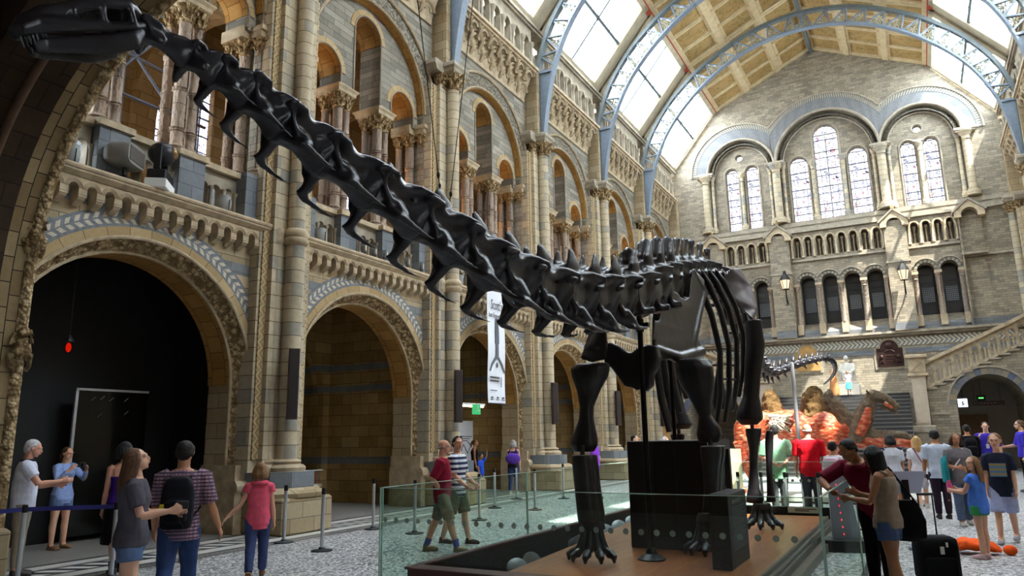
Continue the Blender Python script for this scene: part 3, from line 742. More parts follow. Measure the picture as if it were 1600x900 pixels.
# ------------------------------------------------------------------ the end wall
YE=42.0
Px=lambda x,z,d: A(x,d,z)
def Pl(x0,y0,z0): return lambda x,z,d: V(((x-x0)*S,(d-y0)*S,(z-z0)*S))
AR=[(-7.65,1.84,2.85,'left'),(-2.98,2.62,3.65,'tall middle'),(1.6,1.84,2.85,'right')]
SP=16.85
LW=[(-8.12,),(-7.06,),(-4.6,),(-3.48,),(-2.36,),(-1.27,),(1.07,),(2.12,)]
SM=[-8.57,-7.99,-7.4,-6.81]+[-4.95+.57*i for i in range(8)]+[.79,1.34,1.87,2.4]
holes=[[(c-r,13.25),(c+r,13.25)]+arcpts((c,SP),r,0,pi,26) for c,r,_,_ in AR]
holes+=[[(x-.165,11.22),(x+.165,11.22)]+arcpts((x,12.17),.165,0,pi,10) for x in SM]
holes+=[[(x-.39,7.0),(x+.39,7.0)]+arcpts((x[0] if isinstance(x,tuple) else x,9.76),.39,0,pi,14) for (x,) in LW]
mb=MB()
out=[(-11.9,ZF),(5.6,ZF),(5.6,17.45),(2.45,20.86),(XA,23.42),(-8.85,20.86),(-11.9,17.45)]
mb.plate(out,holes,Px,YE,YE+.42)
# tympana behind the blind arches, holding the stained windows
WIN=[]
for (c,r,ro,nm) in AR:
    if nm=='tall middle': w=[(-4.52,.5,13.3,16.68),(-2.99,.64,13.3,18.2),(-1.46,.5,13.3,16.68)]; oc=None
    elif nm=='left': w=[(-8.25,.36,13.35,16.83),(-7.09,.36,13.35,16.83)]; oc=(-7.75,17.78)
    else: w=[(.98,.36,13.2,16.6),(2.06,.36,13.2,16.6)]; oc=(1.52,17.55)
    hs=[[(a-h,b),(a+h,b)]+arcpts((a,z),h,0,pi,14) for a,h,b,z in w]
    if oc: hs.append(arcpts(oc,.21,0,2*pi,16)[:-1])
    mb.plate([(c-r-.2,13.0),(c+r+.2,13.0),(c+r+.2,SP)]+arcpts((c,SP),r+.2,0,pi,20)[1:],hs,Px,YE+.42,YE+.8)
    WIN+=[(a,h,b,z,nm) for a,h,b,z in w]; 
    if oc: WIN.append((oc[0],.21,oc[1],oc[1],nm))
mb.plate([(-11.9,6.5),(5.6,6.5),(5.6,12.7),(-11.9,12.7)],[[(x-.39,7.0),(x+.39,7.0)]+arcpts((x,9.76),.39,0,pi,14) for (x,) in LW],Px,YE+.43,YE+.75)
# plain infill behind the small arcade
for a,b in ((-8.9,-6.45),(-5.3,-.6),(.4,2.85)): mb.face([Px(a,11,YE+.7),Px(b,11,YE+.7),Px(b,12.6,YE+.7),Px(a,12.6,YE+.7)])
struct(mb.build('wall_end',M_END))
wn=30
for a,h,b,z,nm in WIN:
    mb=MB()
    pts=[(a-h,b),(a+h,b)]+arcpts((a,z),h,0,pi,16) if z>b else arcpts((a,z),h,0,2*pi,20)[:-1]
    mb.face([Px(x,y,YE+.74) for x,y in pts],[(x-a,y-b) for x,y in pts])
    o=struct(mb.build('window_%d'%wn,M_STAIN)); wn+=1
    fr=MB(); zz=b+.95
    while zz<z+h*.6 and z>b: fr.bar(Px(a-h,zz,YE+.71),Px(a+h,zz,YE+.71),.03,.035); zz+=1.02
    if z>b:
        if h>.6: fr.bar(Px(a,b,YE+.71),Px(a,z,YE+.71),.03,.04,up=(0,1,0))
        fr.bar(Px(a-h*.62,b,YE+.72),Px(a-h*.62,z,YE+.72),.015,.015,up=(0,1,0)); fr.bar(Px(a+h*.62,b,YE+.72),Px(a+h*.62,z,YE+.72),.015,.015,up=(0,1,0))
    fr.tube([Px(x,y,YE+.71) for x,y in pts+pts[:1]],.025,4,cap=False)
    fr.build('window_frame',M_BLK,o)
for (x,) in LW:
    mb=MB(); pts=[(x-.39,7.55),(x+.39,7.55)]+arcpts((x,9.76),.39,0,pi,14)
    mb.face([Px(a,b,YE+.72) for a,b in pts]); o=struct(mb.build('window_%d'%wn,M_DKGL)); wn+=1
    fr=MB()
    for q in range(6): fr.bar(Px(x-.39,8.1+q*.38,YE+.7),Px(x+.39,8.1+q*.38,YE+.7),.02,.02)
    for q in (-.3,.3): fr.bar(Px(x+q,7.55,YE+.7),Px(x+q,10.0,YE+.7),.02,.02,up=(0,1,0))
    fr.build('window_frame',M_BLK,o)
    la=MB()
    for q in range(7): la.bar(Px(x-.24+q*.08,8.2,YE+.69),Px(x-.24+q*.08,8.95,YE+.69),.02,.016,up=(0,1,0))
    for q in range(8): la.bar(Px(x-.26,8.22+q*.1,YE+.69),Px(x+.26,8.22+q*.1,YE+.69),.016,.02)
    la.build('shutter_lattice',M_LEADW,o)
    sl_=MB(); R=[[Px(a,z,d) for z,d in ((7.55,YE+.72),(7.0,YE+.02),(6.9,YE+.02),(6.9,YE+.72))] for a in (x-.39,x+.39)]; sl_.loft(R); sl_.build('sloping_sill',M_END,o)
def altmat(nm,c1,c2,w):
    t=NT(nm); u=t.n('ShaderNodeSeparateXYZ',{0:t.n('ShaderNodeTexCoord').outputs['UV']}).outputs[0]
    f=t.math('FRACT',t.math('DIVIDE',u,w)); n=t.noise(t.pos(),8,4)
    col=t.mix(t.math('LESS_THAN',f,.5),lin(c1),lin(c2)); col=t.mix(.4,col,t.ramp(n,[(.3,(.55,.53,.5,1)),(.7,(1,1,1,1))]),'MULTIPLY'); t.bsdf(col,.85,n,.3,.01,spec=.2); return t.m
M_STRIPE=altmat('striped_arch_stones','a39b88','6b6a66',.19)
M_BLUER =altmat('blue_arch_stones','7a7a79','737474',.9)
DX=4.67; clipL=1.777
def clip(c,r,nm):
    """start and end angles so that neighbouring hoods mitre"""
    a0,a1=0,pi
    if nm=='left': a0=math.acos(min(1,clipL/r)) if r>clipL else 0
    elif nm=='right': a1=pi-(math.acos(min(1,clipL/r)) if r>clipL else 0)
    else:
        q=math.acos(min(1,(DX-clipL)/r)) if r>DX-clipL else 0; a0,a1=q,pi-q
    return a0,a1
def cring(mb,c,r0,r1,d0,d1,nm,n=40,P=None):
    rings=[]
    for i in range(n+1):
        q=[]
        for r,d in ((r0,d0),(r1,d0),(r1,d1),(r0,d1)):
            a0,a1=clip(c[0],r,nm); a=a0+(a1-a0)*i/n; q.append(P(c[0]+r*cos(a),c[1]+r*sin(a),d))
        rings.append(q)
    vv=[0,1,1.2,2.2,2.4]
    mb.loft(rings,True,True,uv=lambda i,j:(pi*i/n*(r0+r1)/2,vv[j]))
for c,r,ro,nm in AR:
    e=empty('window_arch',(c,YE,13.2),arch=True,label=dict(left='round blind arch around the left pair of stained windows',right='round blind arch around the right pair, sunlit',)[nm] if nm in('left','right') else 'largest round blind arch around the three middle stained windows',cat='arch',group='blind arches of the end wall')
    P=Pl(c,YE,13.2); g=.02 if nm=='tall middle' else 0
    mb=MB(); cring(mb,(c,SP),ro-.28,ro,YE-.05-g,YE+.1,nm,P=P); mb.build('striped_hood',M_STRIPE,e)
    mb=MB(); cring(mb,(c,SP),r+.1,ro-.28,YE-.03-g,YE+.1,nm,P=P); mb.build('blue_ring',M_BLUER,e)
    mb=MB()
    for rr,d,t in ((r+.07,YE-.05,.07),(r-.3,YE+.3,.05)):
        mb.tube([P(c+rr*cos(pi*i/36),SP+rr*sin(pi*i/36),d) for i in range(37)],t*S,8)
    a0,a1=clip(c,ro,nm)
    mb.tube([P(c+ro*cos(a0+(a1-a0)*i/36),SP+ro*sin(a0+(a1-a0)*i/36),YE-.08) for i in range(37)],.05,6); mb.build('roll_mouldings',M_TRIMG,e,smooth=60)
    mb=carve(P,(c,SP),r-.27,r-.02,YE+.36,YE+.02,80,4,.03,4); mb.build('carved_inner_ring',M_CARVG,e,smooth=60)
    mb=MB()
    for a,h,b,z,n2 in WIN:
        if n2==nm:
            if z>b: mb.tube([P(a+h+.06,b+.1,YE+.42)]+[P(a+(h+.06)*cos(pi*i/16),z+(h+.06)*sin(pi*i/16),YE+.42) for i in range(17)]+[P(a-h-.06,b+.1,YE+.42)],.045,6)
            else: mb.tube([P(a+(h+.04)*cos(pi*i/10),z+(h+.04)*sin(pi*i/10),YE+.42) for i in range(21)],.035,6)
    mb.build('window_roll',M_TRIMG,e,smooth=60)
# shafts carrying the arches
def wshaft(mb,x,y,z0,z1,r):
    mb.lathe([(r*1.8,z0),(r*1.8,z0+.25),(r*1.3,z0+.3),(r*1.4,z0+.36),(r,z0+.4),(r,z1-.5),(r*1.3,z1-.48),(r,z1-.44),(r*1.15,z1-.3),(r*1.8,z1-.12),(r*1.9,z1-.1),(r*1.9,z1)],(x,y,0),12)
SHL=[(-9.72,.19),(-5.69,.21),(-.29,.21),(3.62,.19)]
for x,r in SHL:
    e=empty('window_shafts',(x,YE-.05,13.2),arch=True); 
    nm={-9.72:'leftmost stained window pair, its left side',-5.69:'left and middle windows',-.29:'middle and right windows, half sunlit',3.62:'right window pair, on its sunlit right side'}[x]
    tag(e,'stone shafts on the end wall '+('between the ' if ' and ' in nm else 'beside the ')+nm,'columns','window shafts of the end wall')
    for dx,dy,rr in ((0,0,r),(-.36,.25,.09),(.36,.25,.09)):
        mb=MB(); wshaft(mb,dx,dy,.1,3.6,rr); mb.build('shaft',M_SHAFT,e,True,smooth=50)
    mb=MB(); mb.box(-.5,.5,-.25,.5,3.6,3.72); mb.box(-.45,.45,-.2,.5,3.5,3.6); mb.build('impost',M_TRIMG,e,True)
for x,t in ((-7.67,'slim stone shaft between the two left stained windows'),(-3.78,'slim stone shaft left of the tallest stained window'),(-2.2,'slim stone shaft right of the tallest stained window'),(1.52,'slim sunlit stone shaft between the two right stained windows')):
    e=empty('window_shaft',(x,YE+.3,13.2),arch=True,label=t,cat='column',group='slim window shafts'); mb=MB(); wshaft(mb,0,0,.1,3.55,.1); mb.build('shaft',M_SHAFT,e,True,smooth=50)
    mb=MB(); mb.box(-.2,.2,-.15,.15,3.55,3.65); mb.build('impost',M_TRIMG,e,True)
# strings and cornices
mb=MB()
def strip(x0,x1,z0,z1,d):
    a=Px(x0,z0,YE-d); b=Px(x1,z1,YE+.02); mb.box(a.x,b.x,a.y,b.y,a.z,b.z)
strip(-11.9,5.6,12.62,12.76,.12); strip(-11.9,5.6,12.76,12.9,.05); strip(-8.9,-6.3,10.95,11.06,.12); strip(-5.3,-.6,10.95,11.06,.12); strip(.35,2.85,10.95,11.06,.12); strip(2.7,5.6,10.2,10.32,.1)
strip(-11.9,5.6,6.62,6.74,.35); strip(-11.9,5.6,6.5,6.62,.22); strip(-11.9,5.6,13.0,13.2,.03)
struct(mb.build('trim_5',M_TRIMG))
mb=MB(); strip(-11.9,5.6,6.0,6.42,.03); struct(mb.build('trim_6',zig_mat('zigzag_band','6f757a','c9bda0',.2,0)))
mb=MB(); strip(-11.9,5.6,5.62,5.86,.025); struct(mb.build('trim_7',M_BLUE))
# gabled piers
PR=[(-9.45,'leftmost','behind the skeleton spines'),(-5.86,'left','with a lantern, left of the four dark windows'),(-.1,'right','half sunlit, with a lantern, right of the four dark windows'),(3.25,'rightmost','gabled cap beside plain brickwork')]
for x,nm,t in PR:
    e=empty('gabled_pier',(x,YE,6.74),arch=True,label=nm+' gabled end-wall pier, '+t,cat='pier',group='gabled piers'); w=.52
    z=lambda v:v-6.74
    mb=MB(); 
    if nm!='rightmost': mb.box(-w,w,-.42,0,0,z(12.5))
    else: mb.box(-w,-w+.06,-.42,0,0,z(12.5)); mb.box(-w+.06,w,-.06,0,0,z(12.5))
    mb.build('shaft_block',M_END,e,True)
    mb=MB(); P=lambda a,b,d:V((a,d,b))
    mb.plate([(-.66,z(12.15)),(-.36,z(12.15)),(-.36,z(12.25))]+[(a,b) for a,b in arcpts((0,z(12.25)),.36,pi,0,12)]+[(.36,z(12.15)),(.66,z(12.15)),(.66,z(12.42)),(0,z(13.0)),(-.66,z(12.42))],[],P,-.55,0)
    mb.build('gable_arch',M_TRIM,e,True)
    mb=MB()
    for s_ in (-1,1): mb.bar((s_*.74,-.3,z(12.42)),(0,-.3,z(13.07)),.62,.08)
    mb.build('gable_coping',M_TRIMG,e,True)
    mb=MB(); mb.ball((0,-.4,z(13.2)),(.1,.1,.14),8,6); mb.tube([(0,-.4,z(13.0)),(0,-.4,z(13.4))],[.06,.03],6); mb.build('finial',M_CARV,e,True,smooth=60)
    mb=MB(); mb.box(-w-.04,w+.04,-.47,0,z(8.9)+1.35,z(8.9)+1.45); mb.build('string_course',M_TRIMG,e,True)
# small arcades between the piers
for x0,n,sp,t in ((-8.57,4,.587,'four small round arches below the left stained windows'),(-4.95,8,.57,'eight small round arches below the middle stained windows'),(.79,4,.537,'four small round arches below the right stained windows, sunlit')):
    e=empty('small_arcade',(x0,YE,11.06),arch=True,label='row of '+t,cat='arcade',group='small arcades of the end wall')
    for d in (-.04,.3):
        mb=MB()
        for i in range(n+1):
            q=(i-.5)*sp if d<0 else i*sp
            if d>0 and i==n: continue
            mb.lathe([(.085,0),(.085,.08),(.05,.13),(.045,.75),(.06,.8),(.1,.95),(.1,1.0)],(q,d,.12),8)
        mb.build('colonnette_row',M_TRIM,e,True,smooth=50)
    mb=MB()
    for i in range(n): mb.ring(lambda a,b,d:V((a,d,b)),(i*sp,1.11),.17,.25,-.05,.02,n=12)
    mb.build('arch_rings',M_TRIM,e,True)
# hoods and shafts of the lower dark windows
for x0,n,sp,t in ((-8.12,2,1.06,'pair of striped arches over dark windows behind the ribs'),(-4.6,4,1.11,'four striped arches over the middle dark windows'),(1.07,2,1.05,'pair of striped arches over dark windows at the right')):
    e=empty('window_arcade',(x0,YE,6.9),arch=True,label=t,cat='arcade',group='lower window arcades'); P=lambda a,b,d:V((a,d,b))
    mb=MB(); hd=MB()
    for i in range(n):
        mb.ring(P,(i*sp,2.86),.40,.53,-.04,.05,n=18); hd.ring(P,(i*sp,2.86),.57,.63,-.1,.05,a0=.38,a1=pi-.38,n=14)
    mb.build('striped_arches',M_STRIPE,e,True); hd.build('hood_moulding',M_TRIMG,e,True)
    for i in range(n+1):
        q=(i-.5)*sp; mb=MB(); mb.lathe([(.13,.55),(.13,.62),(.09,.7),(.085,2.35),(.12,2.4),(.09,2.45),(.17,2.66)],(q,-.02,0),12); mb.build('window_colonnette',M_COLN,e,True,smooth=50)
        mb=MB(); mb.box(q-.17,q+.17,-.14,.3,2.66,2.8); mb.build('cap',M_TRIM,e,True); mb=MB(); mb.box(q-.15,q+.15,-.12,.3,0,.55); mb.build('pedestal',M_TRIM,e,True)
# lanterns on the piers
M_LAMPGL=emit('lantern_glass_lit','ffd9a8',1.4)
def lantern(x,y,z,t,first=[None]):
    if first[0] is None:
        e=empty('wall_lantern',(0,0,0)); first[0]=e
        mb=MB(); mb.tube([(0,.5,-.95),(0,.4,-1.1),(0,.15,-1.05),(0,.02,-.75),(0,0,-.4)],[.03,.035,.04,.035,.03],8); mb.tube([(0,.25,-1.0),(0,.1,-1.25),(0,.0,-1.2),(0,.08,-1.1)],.02,6); mb.build('scroll_bracket',M_BLK,e,smooth=60)
        mb=MB()
        for k in range(6):
            a=k*pi/3; mb.bar((.16*cos(a),.16*sin(a),-.35),(.25*cos(a),.25*sin(a),.1),.025,.025); mb.bar((.25*cos(a),.25*sin(a),.1),(.06*cos(a),.06*sin(a),.42),.025,.025)
            b=a+pi/3; mb.bar((.25*cos(a),.25*sin(a),.1),(.25*cos(b),.25*sin(b),.1),.025,.03)
        mb.lathe([(.2,-.4),(.16,-.36)],(0,0,0),6); mb.build('lantern_frame',M_BLK,e)
        mb=MB(); mb.lathe([(.15,-.35),(.235,.09),(.1,.3)],(0,0,0),6); mb.build('glass_panes',M_LAMPGL,e)
        mb=MB(); mb.lathe([(.27,.1),(.2,.26),(.08,.44),(.09,.5),(.03,.62)],(0,0,0),6); mb.build('hood',M_BLK,e)
    else: e=copy_tree(first[0])
    e.location=A(x,y,z); tag(e,t,'lantern','wall lanterns'); return e
lantern(-5.62,YE-.95,9.75,'black hexagonal lantern on the pier left of the four dark windows'); lantern(.05,YE-.95,9.6,'black hexagonal lantern on the sunlit pier right of the four dark windows')
# bronze plaques
M_BRONZ=plain('dark_bronze','3d2a26',.4,.6,var=.3,vs=6,bump=.5); M_BRASS=plain('tan_bronze','b08a52',.5,.3,var=.15)
for x,m,t in ((-4.95,M_BRASS,'tan round-topped memorial plaque behind the skeleton tail'),(-1.02,M_BRONZ,'dark bronze round-topped memorial plaque right of the sunlit landing wall')):
    e=empty('memorial_plaque',(x,YE,4.95),arch=True,label=t,cat='plaque'); P=lambda a,b,d:V((a,d,b))
    sh=lambda w,h,r:[(-w,0),(w,0),(w,h),(r,h)]+arcpts((0,h),r,0,pi,14)[1:-1]+[(-r,h),(-w,h)]
    mb=MB(); mb.plate([(a,b-.12) for a,b in sh(.72,1.1,.5)],[],P,-.04,0); mb.build('stone_frame',M_TRIMG,e,True)
    mb=MB(); mb.plate(sh(.6,.95,.42),[],P,-.08,-.03); mb.build('bronze_panel',m,e,True)
    mb=MB()
    mb.ball((0,-.1,1.05),(.2,.05,.2),10,6); mb.tube([(-.22,-.09,.75),(-.1,-.11,.85),(.1,-.11,.85),(.22,-.09,.75)],.03,6)
    if m is M_BRONZ:
        for s_ in (-1,1): mb.ball((s_*.38,-.1,.5),(.1,.06,.12),8,6); mb.tube([(s_*.5,-.09,.2),(s_*.36,-.1,.3),(s_*.3,-.09,.2)],.04,6)
        for q in range(4): mb.box(-.2,.2,-.1,-.07,.15+q*.13,.19+q*.13)
    else:
        mb.tube([(-.12+.0,-.1,.98),(0,-.12,1.1),(.12,-.1,.98)],.04,6)
    mb.build('relief',m,e,True,smooth=60)
# ------------------------------------------------------------------ grand stair
M_STEP=plain('grey_stone_steps','7d7a76',.6,var=.12,vs=4)
M_NOSE=plain('dark_step_edges','2c2b2c',.6)
ZL=3.45; YL=38.5; NS=20; X0,X1=-6.15,-.33
rise=(ZL-ZF)/NS; tr=.315
mb=MB(); ns=MB()
prof=[(YE+.02,ZF),(YL-tr*(NS-1),ZF)]
for i in range(NS):
    y=YL-tr*(NS-1-i); z=ZF+rise*(i+1); prof += [(y,z-rise),(y,z)]
prof+= [(YE+.02,ZL)]
R=[[A(x,y,z) for y,z in prof[1:]+[(YE+.02,ZF)]] for x in (X0,X1)]
mb.loft(R); 
for i in range(NS):
    y=YL-tr*(NS-1-i); z=ZF+rise*(i+1); a=A(X0,y-.02,z-.1); b=A(X1,y+.16,z+.006); ns.box(a.x,b.x,a.y,b.y,a.z,b.z)
st=struct(mb.build('floor_grand_stair',M_STEP)); ns.build('dark_nosings',M_NOSE,st)
# side flights against the end wall, each with a wall, an arch below and a stepped balustrade
def side_stair(s_):
    nm='right' if s_>0 else 'left'
    X=lambda x: x if s_>0 else -6.45-x+.0
    Yf=38.0; c=2.76; r=1.28
    stp=[(.42+.363*i, 3.62+.166*i) for i in range(13)]
    top=[]
    for x,z in stp: top+=[(x,z),(x+.363,z)]
    top=top[::-1]
    out=[(.42,ZF),(c-r,ZF)]+arcpts((c,2.82),r,pi,0,22)+[(c+r,ZF),(stp[-1][0]+.363,ZF)]+top
    mb=MB(); mb.plate([(X(a),b) for a,b in out],[],Px,Yf,YE); o=struct(mb.build('wall_stair_'+nm,M_END))
    mb=MB(); P=lambda a,b,d:A(X(a),d,b)
    mb.ring(P,(c,2.82),r,r+.3,Yf-.03,Yf+.05,n=30); mb.build('blue_arch_ring',M_BLUEBUFF,o)
    mb=MB(); mb.ring(P,(c,2.82),r+.3,r+.38,Yf-.08,Yf+.05,n=30); q=[A(X(.42),Yf-.06,2.42),A(X(c-r-.3),Yf+.02,2.52)]; mb.box(q[0].x,q[1].x,q[0].y,q[1].y,q[0].z,q[1].z); mb.build('hood_moulding',M_TRIMG,o)
    mb=MB()
    for x,z in stp: a=A(X(x-.06),Yf-.1,z-.06); b=A(X(x+.38),YE,z+.01); mb.box(a.x,b.x,a.y,b.y,a.z,b.z)
    mb.build('tread_slabs',M_TRIMG,o)
    e=empty('stair_balustrade',(X(.42),Yf,3.7),arch=True,label='stepped stone balustrade climbing to the upper '+nm+' from the landing',cat='balustrade',group='stair balustrades')
    mb=MB(); hs=[]; n=12
    zr=lambda x:1.22+ (x-.2)*.457
    for i in range(n):
        x=.2+.363*i
        hs.append([(x-.12,.0+.457*(x-.12)),(x+.12,.0+.457*(x+.12))]+arcpts((x,.62+.457*x),.12,0,pi,8))
    P2=lambda a,b,d:V((s_*a,d,b))
    mb.plate([(0,-.12),(4.6,.457*4.6-.12),(4.6,.457*4.6+.98),(0,.98)],hs,P2,.04,.16)
    mb.build('balustrade_panel',M_TRIM,e,True)
    mb=MB()
    for i in range(n):
        x=.2+.363*i; z=.457*x-.1
        mb.lathe([(.06,0),(.06,.05),(.035,.09),(.03,.45),(.05,.52),(.07,.6)],(s_*(x-.18),.03,z-.08),8)
        mb.lathe([(.06,0),(.06,.05),(.035,.09),(.03,.45),(.05,.52),(.07,.6)],(s_*(x+.02),.1,z),8)
    mb.build('baluster_row',M_TRIM,e,True,smooth=50)
    mb=MB()
    for i in range(n): mb.ring(P2,(.2+.363*i,.62+.457*(.2+.363*i)),.12,.16,-.0,.05,n=10)
    mb.build('arch_row',M_TRIMG,e,True)
    mb=MB(); mb.bar((s_*-.05,.05,1.02),(s_*4.6,.05,1.02+.457*4.6),.32,.14); mb.build('handrail',M_TRIM,e,True)
    # newel pillar at the landing corner
    e=empty('stair_newel',(X(.1),Yf-.05,ZF),arch=True,label='tall panelled stone newel pillar at the '+nm+' of the grand stair',cat='pillar',group='stair newels')
    z=lambda v:v-ZF
    mb=MB(); mb.bbox(-.42,.42,-.42,.3,0,z(1.62),.03); mb.bbox(-.48,.48,-.48,.3,z(1.62),z(1.95),.05); mb.build('base_block',M_TRIMG,e,True)
    mb=MB(); 
    for q in ((-.3,-.1),(.1,.3)): mb.ball((sum(q)/2,-.43,.75),(.14,.06,.3),8,6)
    mb.box(-.34,.34,-.45,-.4,.3,1.2); mb.build('carved_panel',M_CARV,e,True,smooth=60)
    mb=MB(); mb.box(-.28,.28,-.3,.25,z(1.95),z(4.15)); mb.box(-.2,.2,-.33,-.28,z(2.05),z(4.0)); mb.build('pillar_shaft',M_PINK,e,True)
    mb=MB(); mb.bbox(-.42,.42,-.42,.35,z(4.13),z(4.25),.02); mb.bbox(-.34,.34,-.34,.3,z(4.25),z(4.95),.02); mb.bbox(-.44,.44,-.44,.38,z(4.95),z(5.1),.03)
    for a in (-1,1): mb.bar((-a*.22,-.36,z(4.38)),(a*.22,-.36,z(4.82)),.04,.05,up=(0,1,0))
    for a,b,cc,d in ((-.28,.28,4.32,4.37),(-.28,.28,4.83,4.88),(-.28,-.23,4.32,4.88),(.23,.28,4.32,4.88)): mb.box(a,b,-.37,-.33,z(cc),z(d))
    mb.build('cross_panel_cap',M_TRIM,e,True)
M_PINK=plain('pale_pink_stone','b9aa96',.7,var=.12,vs=3)
M_BLUEBUFF=ashlar('blue_and_buff_arch_stones','56627a','9a8c6c','5c5a55',.26,10,uv=True)
for s_ in (1,-1): side_stair(s_)
mb=MB()   # passage behind the stair arch: plaster walls
M_PLAS=plain('grey_plaster','8d8378',.8,var=.08,vs=2)
for s_ in (1,):
    mb.plate([(1.0,ZF),(5.0,ZF),(5.0,5.0),(1.0,5.0)],[],Px,YE-.12,YE-.04)
struct(mb.build('wall_passage',M_PLAS))
# the passage's wooden door panel, screen and signs
mb=MB(); a=A(1.6,YE-.2,ZF); b=A(2.8,YE-.12,2.45); mb.box(a.x,b.x,a.y,b.y,a.z,b.z); struct(mb.build('door_1',plain('brown_wood_door','6b4a22',.5,var=.2)))
def textobj(s,size,mat,parent,loc,rot,name='lettering',align='CENTER',ext=.002,sx=1):
    cu=bpy.data.curves.new(name,'FONT'); cu.body=s; cu.size=size; cu.align_x=align; cu.extrude=ext; cu.resolution_u=2
    cu.materials.append(mat); o=bpy.data.objects.new(name,cu); COL.objects.link(o); 
    bpy.context.view_layer.update(); me=bpy.data.meshes.new_from_object(o.evaluated_get(bpy.context.evaluated_depsgraph_get())); bpy.data.objects.remove(o)
    me.name=name; o=bpy.data.objects.new(name,me); COL.objects.link(o); o.parent=parent; o.location=loc; o.rotation_euler=rot; o.scale=(sx,1,1); return o
M_WHT=plain('white_print','e8e8e6',.5); M_INK=plain('black_print','141414',.6)
e=empty('wall_screen',(1.7,YE-3.9,2.68),arch=True,label='small white lit screen with a dark leaf-like picture in the stair arch',cat='screen')
mb=MB(); mb.box(-.21,.21,-.03,.05,0,.43); mb.build('casing',M_BLK,e,True)
mb=MB(); mb.box(-.185,.185,-.036,-.03,.03,.40); mb.build('lit_panel',emit('screen_glow','e4ecff',1.3),e,True)
mb=MB(); mb.tube([(-.03,-.04,.1),(.03,-.04,.16),(-.02,-.04,.22),(.04,-.04,.3)],[.01,.035,.03,.012],6); mb.tube([(-.07,-.04,.14),(0,-.04,.12),(.07,-.04,.2)],[.006,.02,.006],5); mb.build('picture_mark',M_BLK,e,True)
mb=MB(); mb.bar((0,.05,.4),(0,.05,1.1),.03,.03,up=(0,1,0)); mb.build('hanger',M_BLK,e,True)
e=empty('exit_sign',(2.53,YE-2,3.02),arch=True,label='dark exit sign with green glow inside the stair arch',cat='sign'); mb=MB(); mb.box(-.17,.17,-.03,.03,0,.26); mb.build('casing',M_BLK,e,True)
mb=MB(); mb.box(-.1,.1,-.036,-.03,.1,.16); mb.build('green_glow',emit('green_exit_glow','58d860',1.6),e,True); mb=MB(); mb.bar((0,0,.26),(0,0,.9),.02,.02,up=(0,1,0)); mb.build('hanger',M_BLK,e,True)
e=empty('direction_board',(2.75,YE-2.2,2.8),arch=True,label='long dark hanging direction board under the exit sign',cat='sign'); mb=MB(); mb.box(-.65,.65,-.03,.03,0,.2); mb.build('board',plain('maroon_black_board','241416',.4),e,True)
mb=MB()
for q in range(7): mb.box(-.55+q*.13,-.47+q*.13,-.034,-.03,.07,.13)
mb.build('lettering',plain('faded_lettering','7a5a55',.6),e,True); mb=MB(); mb.bar((-.5,0,.2),(-.5,0,1.0),.015,.015,up=(0,1,0)); mb.bar((.5,0,.2),(.5,0,1.0),.015,.015,up=(0,1,0)); mb.build('hanger',M_BLK,e,True)

# ------------------------------------------------------------------ floors, right wall, entrance end
def floor_mat():
    t=NT('speckled_terrazzo'); p=t.pos()
    v=t.n('ShaderNodeTexVoronoi',{'Vector':p,'Scale':34.0}); c=t.n('ShaderNodeSeparateColor',{0:v.outputs['Color']})
    col=t.ramp(c.outputs[0],[(0,lin('4a4a4e')),(.25,lin('77777b')),(.45,lin('aeaeac')),(.7,lin('d6d4d0')),(1,lin('ecebe6'))],'CONSTANT')
    n=t.noise(p,.8,4); col=t.mix(.3,col,t.ramp(n,[(.3,(.6,.6,.6,1)),(.7,(1,1,1,1))]),'MULTIPLY')
    t.bsdf(col,.45,spec=.4); return t.m
M_FLOOR=floor_mat()
def mosaic_mat():
    t=NT('mosaic_border'); s=t.n('ShaderNodeSeparateXYZ',{0:t.pos()}); x,y=s.outputs[0],s.outputs[1]
    w=t.math('ADD',x,9.7)   # 0 at hall side, negative to the wall
    q=t.math('MULTIPLY',w,-1.0)
    def rng(a,b): return t.math('MULTIPLY',t.math('GREATER_THAN',q,a),t.math('LESS_THAN',q,b))
    fr=t.math('LESS_THAN',t.math('FRACT',t.math('ADD',t.math('DIVIDE',y,.34),t.math('MULTIPLY',q,1.6))),.5)
    ck=t.math('LESS_THAN',t.math('FRACT',t.math('DIVIDE',y,.09)),.5)
    dark=t.math('MAXIMUM',t.math('MAXIMUM',rng(.03,.1),t.math('MULTIPLY',rng(.16,.22),ck)),t.math('MAXIMUM',rng(.28,.36),t.math('MULTIPLY',rng(.75,1.15),fr)))
    dark=t.math('MAXIMUM',dark,t.math('MAXIMUM',rng(.68,.74),t.math('MAXIMUM',rng(1.16,1.22),rng(1.6,1.7))))
    wht=t.math('MAXIMUM',rng(.38,.66),t.math('MAXIMUM',rng(.75,1.15),rng(1.3,1.55)))
    n=t.ramp(t.noise(t.pos(),18,3),[(.3,lin('76736e')),(.7,lin('8d8a84'))])
    col=t.mix(wht,n,lin('c6c4bd')); col=t.mix(dark,col,lin('1d1d20')); t.bsdf(col,.4,spec=.4); return t.m
mb=MB(); mb.box(-9.7,6.5,-4.5,YE*S,-.2,0); struct(mb.build('floor',M_FLOOR))
mb=MB(); mb.box(-17.5,-9.7,-4.5,YE*S,-.2,-.001); struct(mb.build('floor_mosaic',mosaic_mat()))
XR=2*XA-XW     # right wall face
mb=MB()
mb.plate([(-2.5,ZF),(YC(5)+.1,ZF),(YC(5)+.1,17.5),(-2.5,17.5)],[],Wp(mb),XR,XR+.4); struct(mb.build('wall_right',M_ASH))
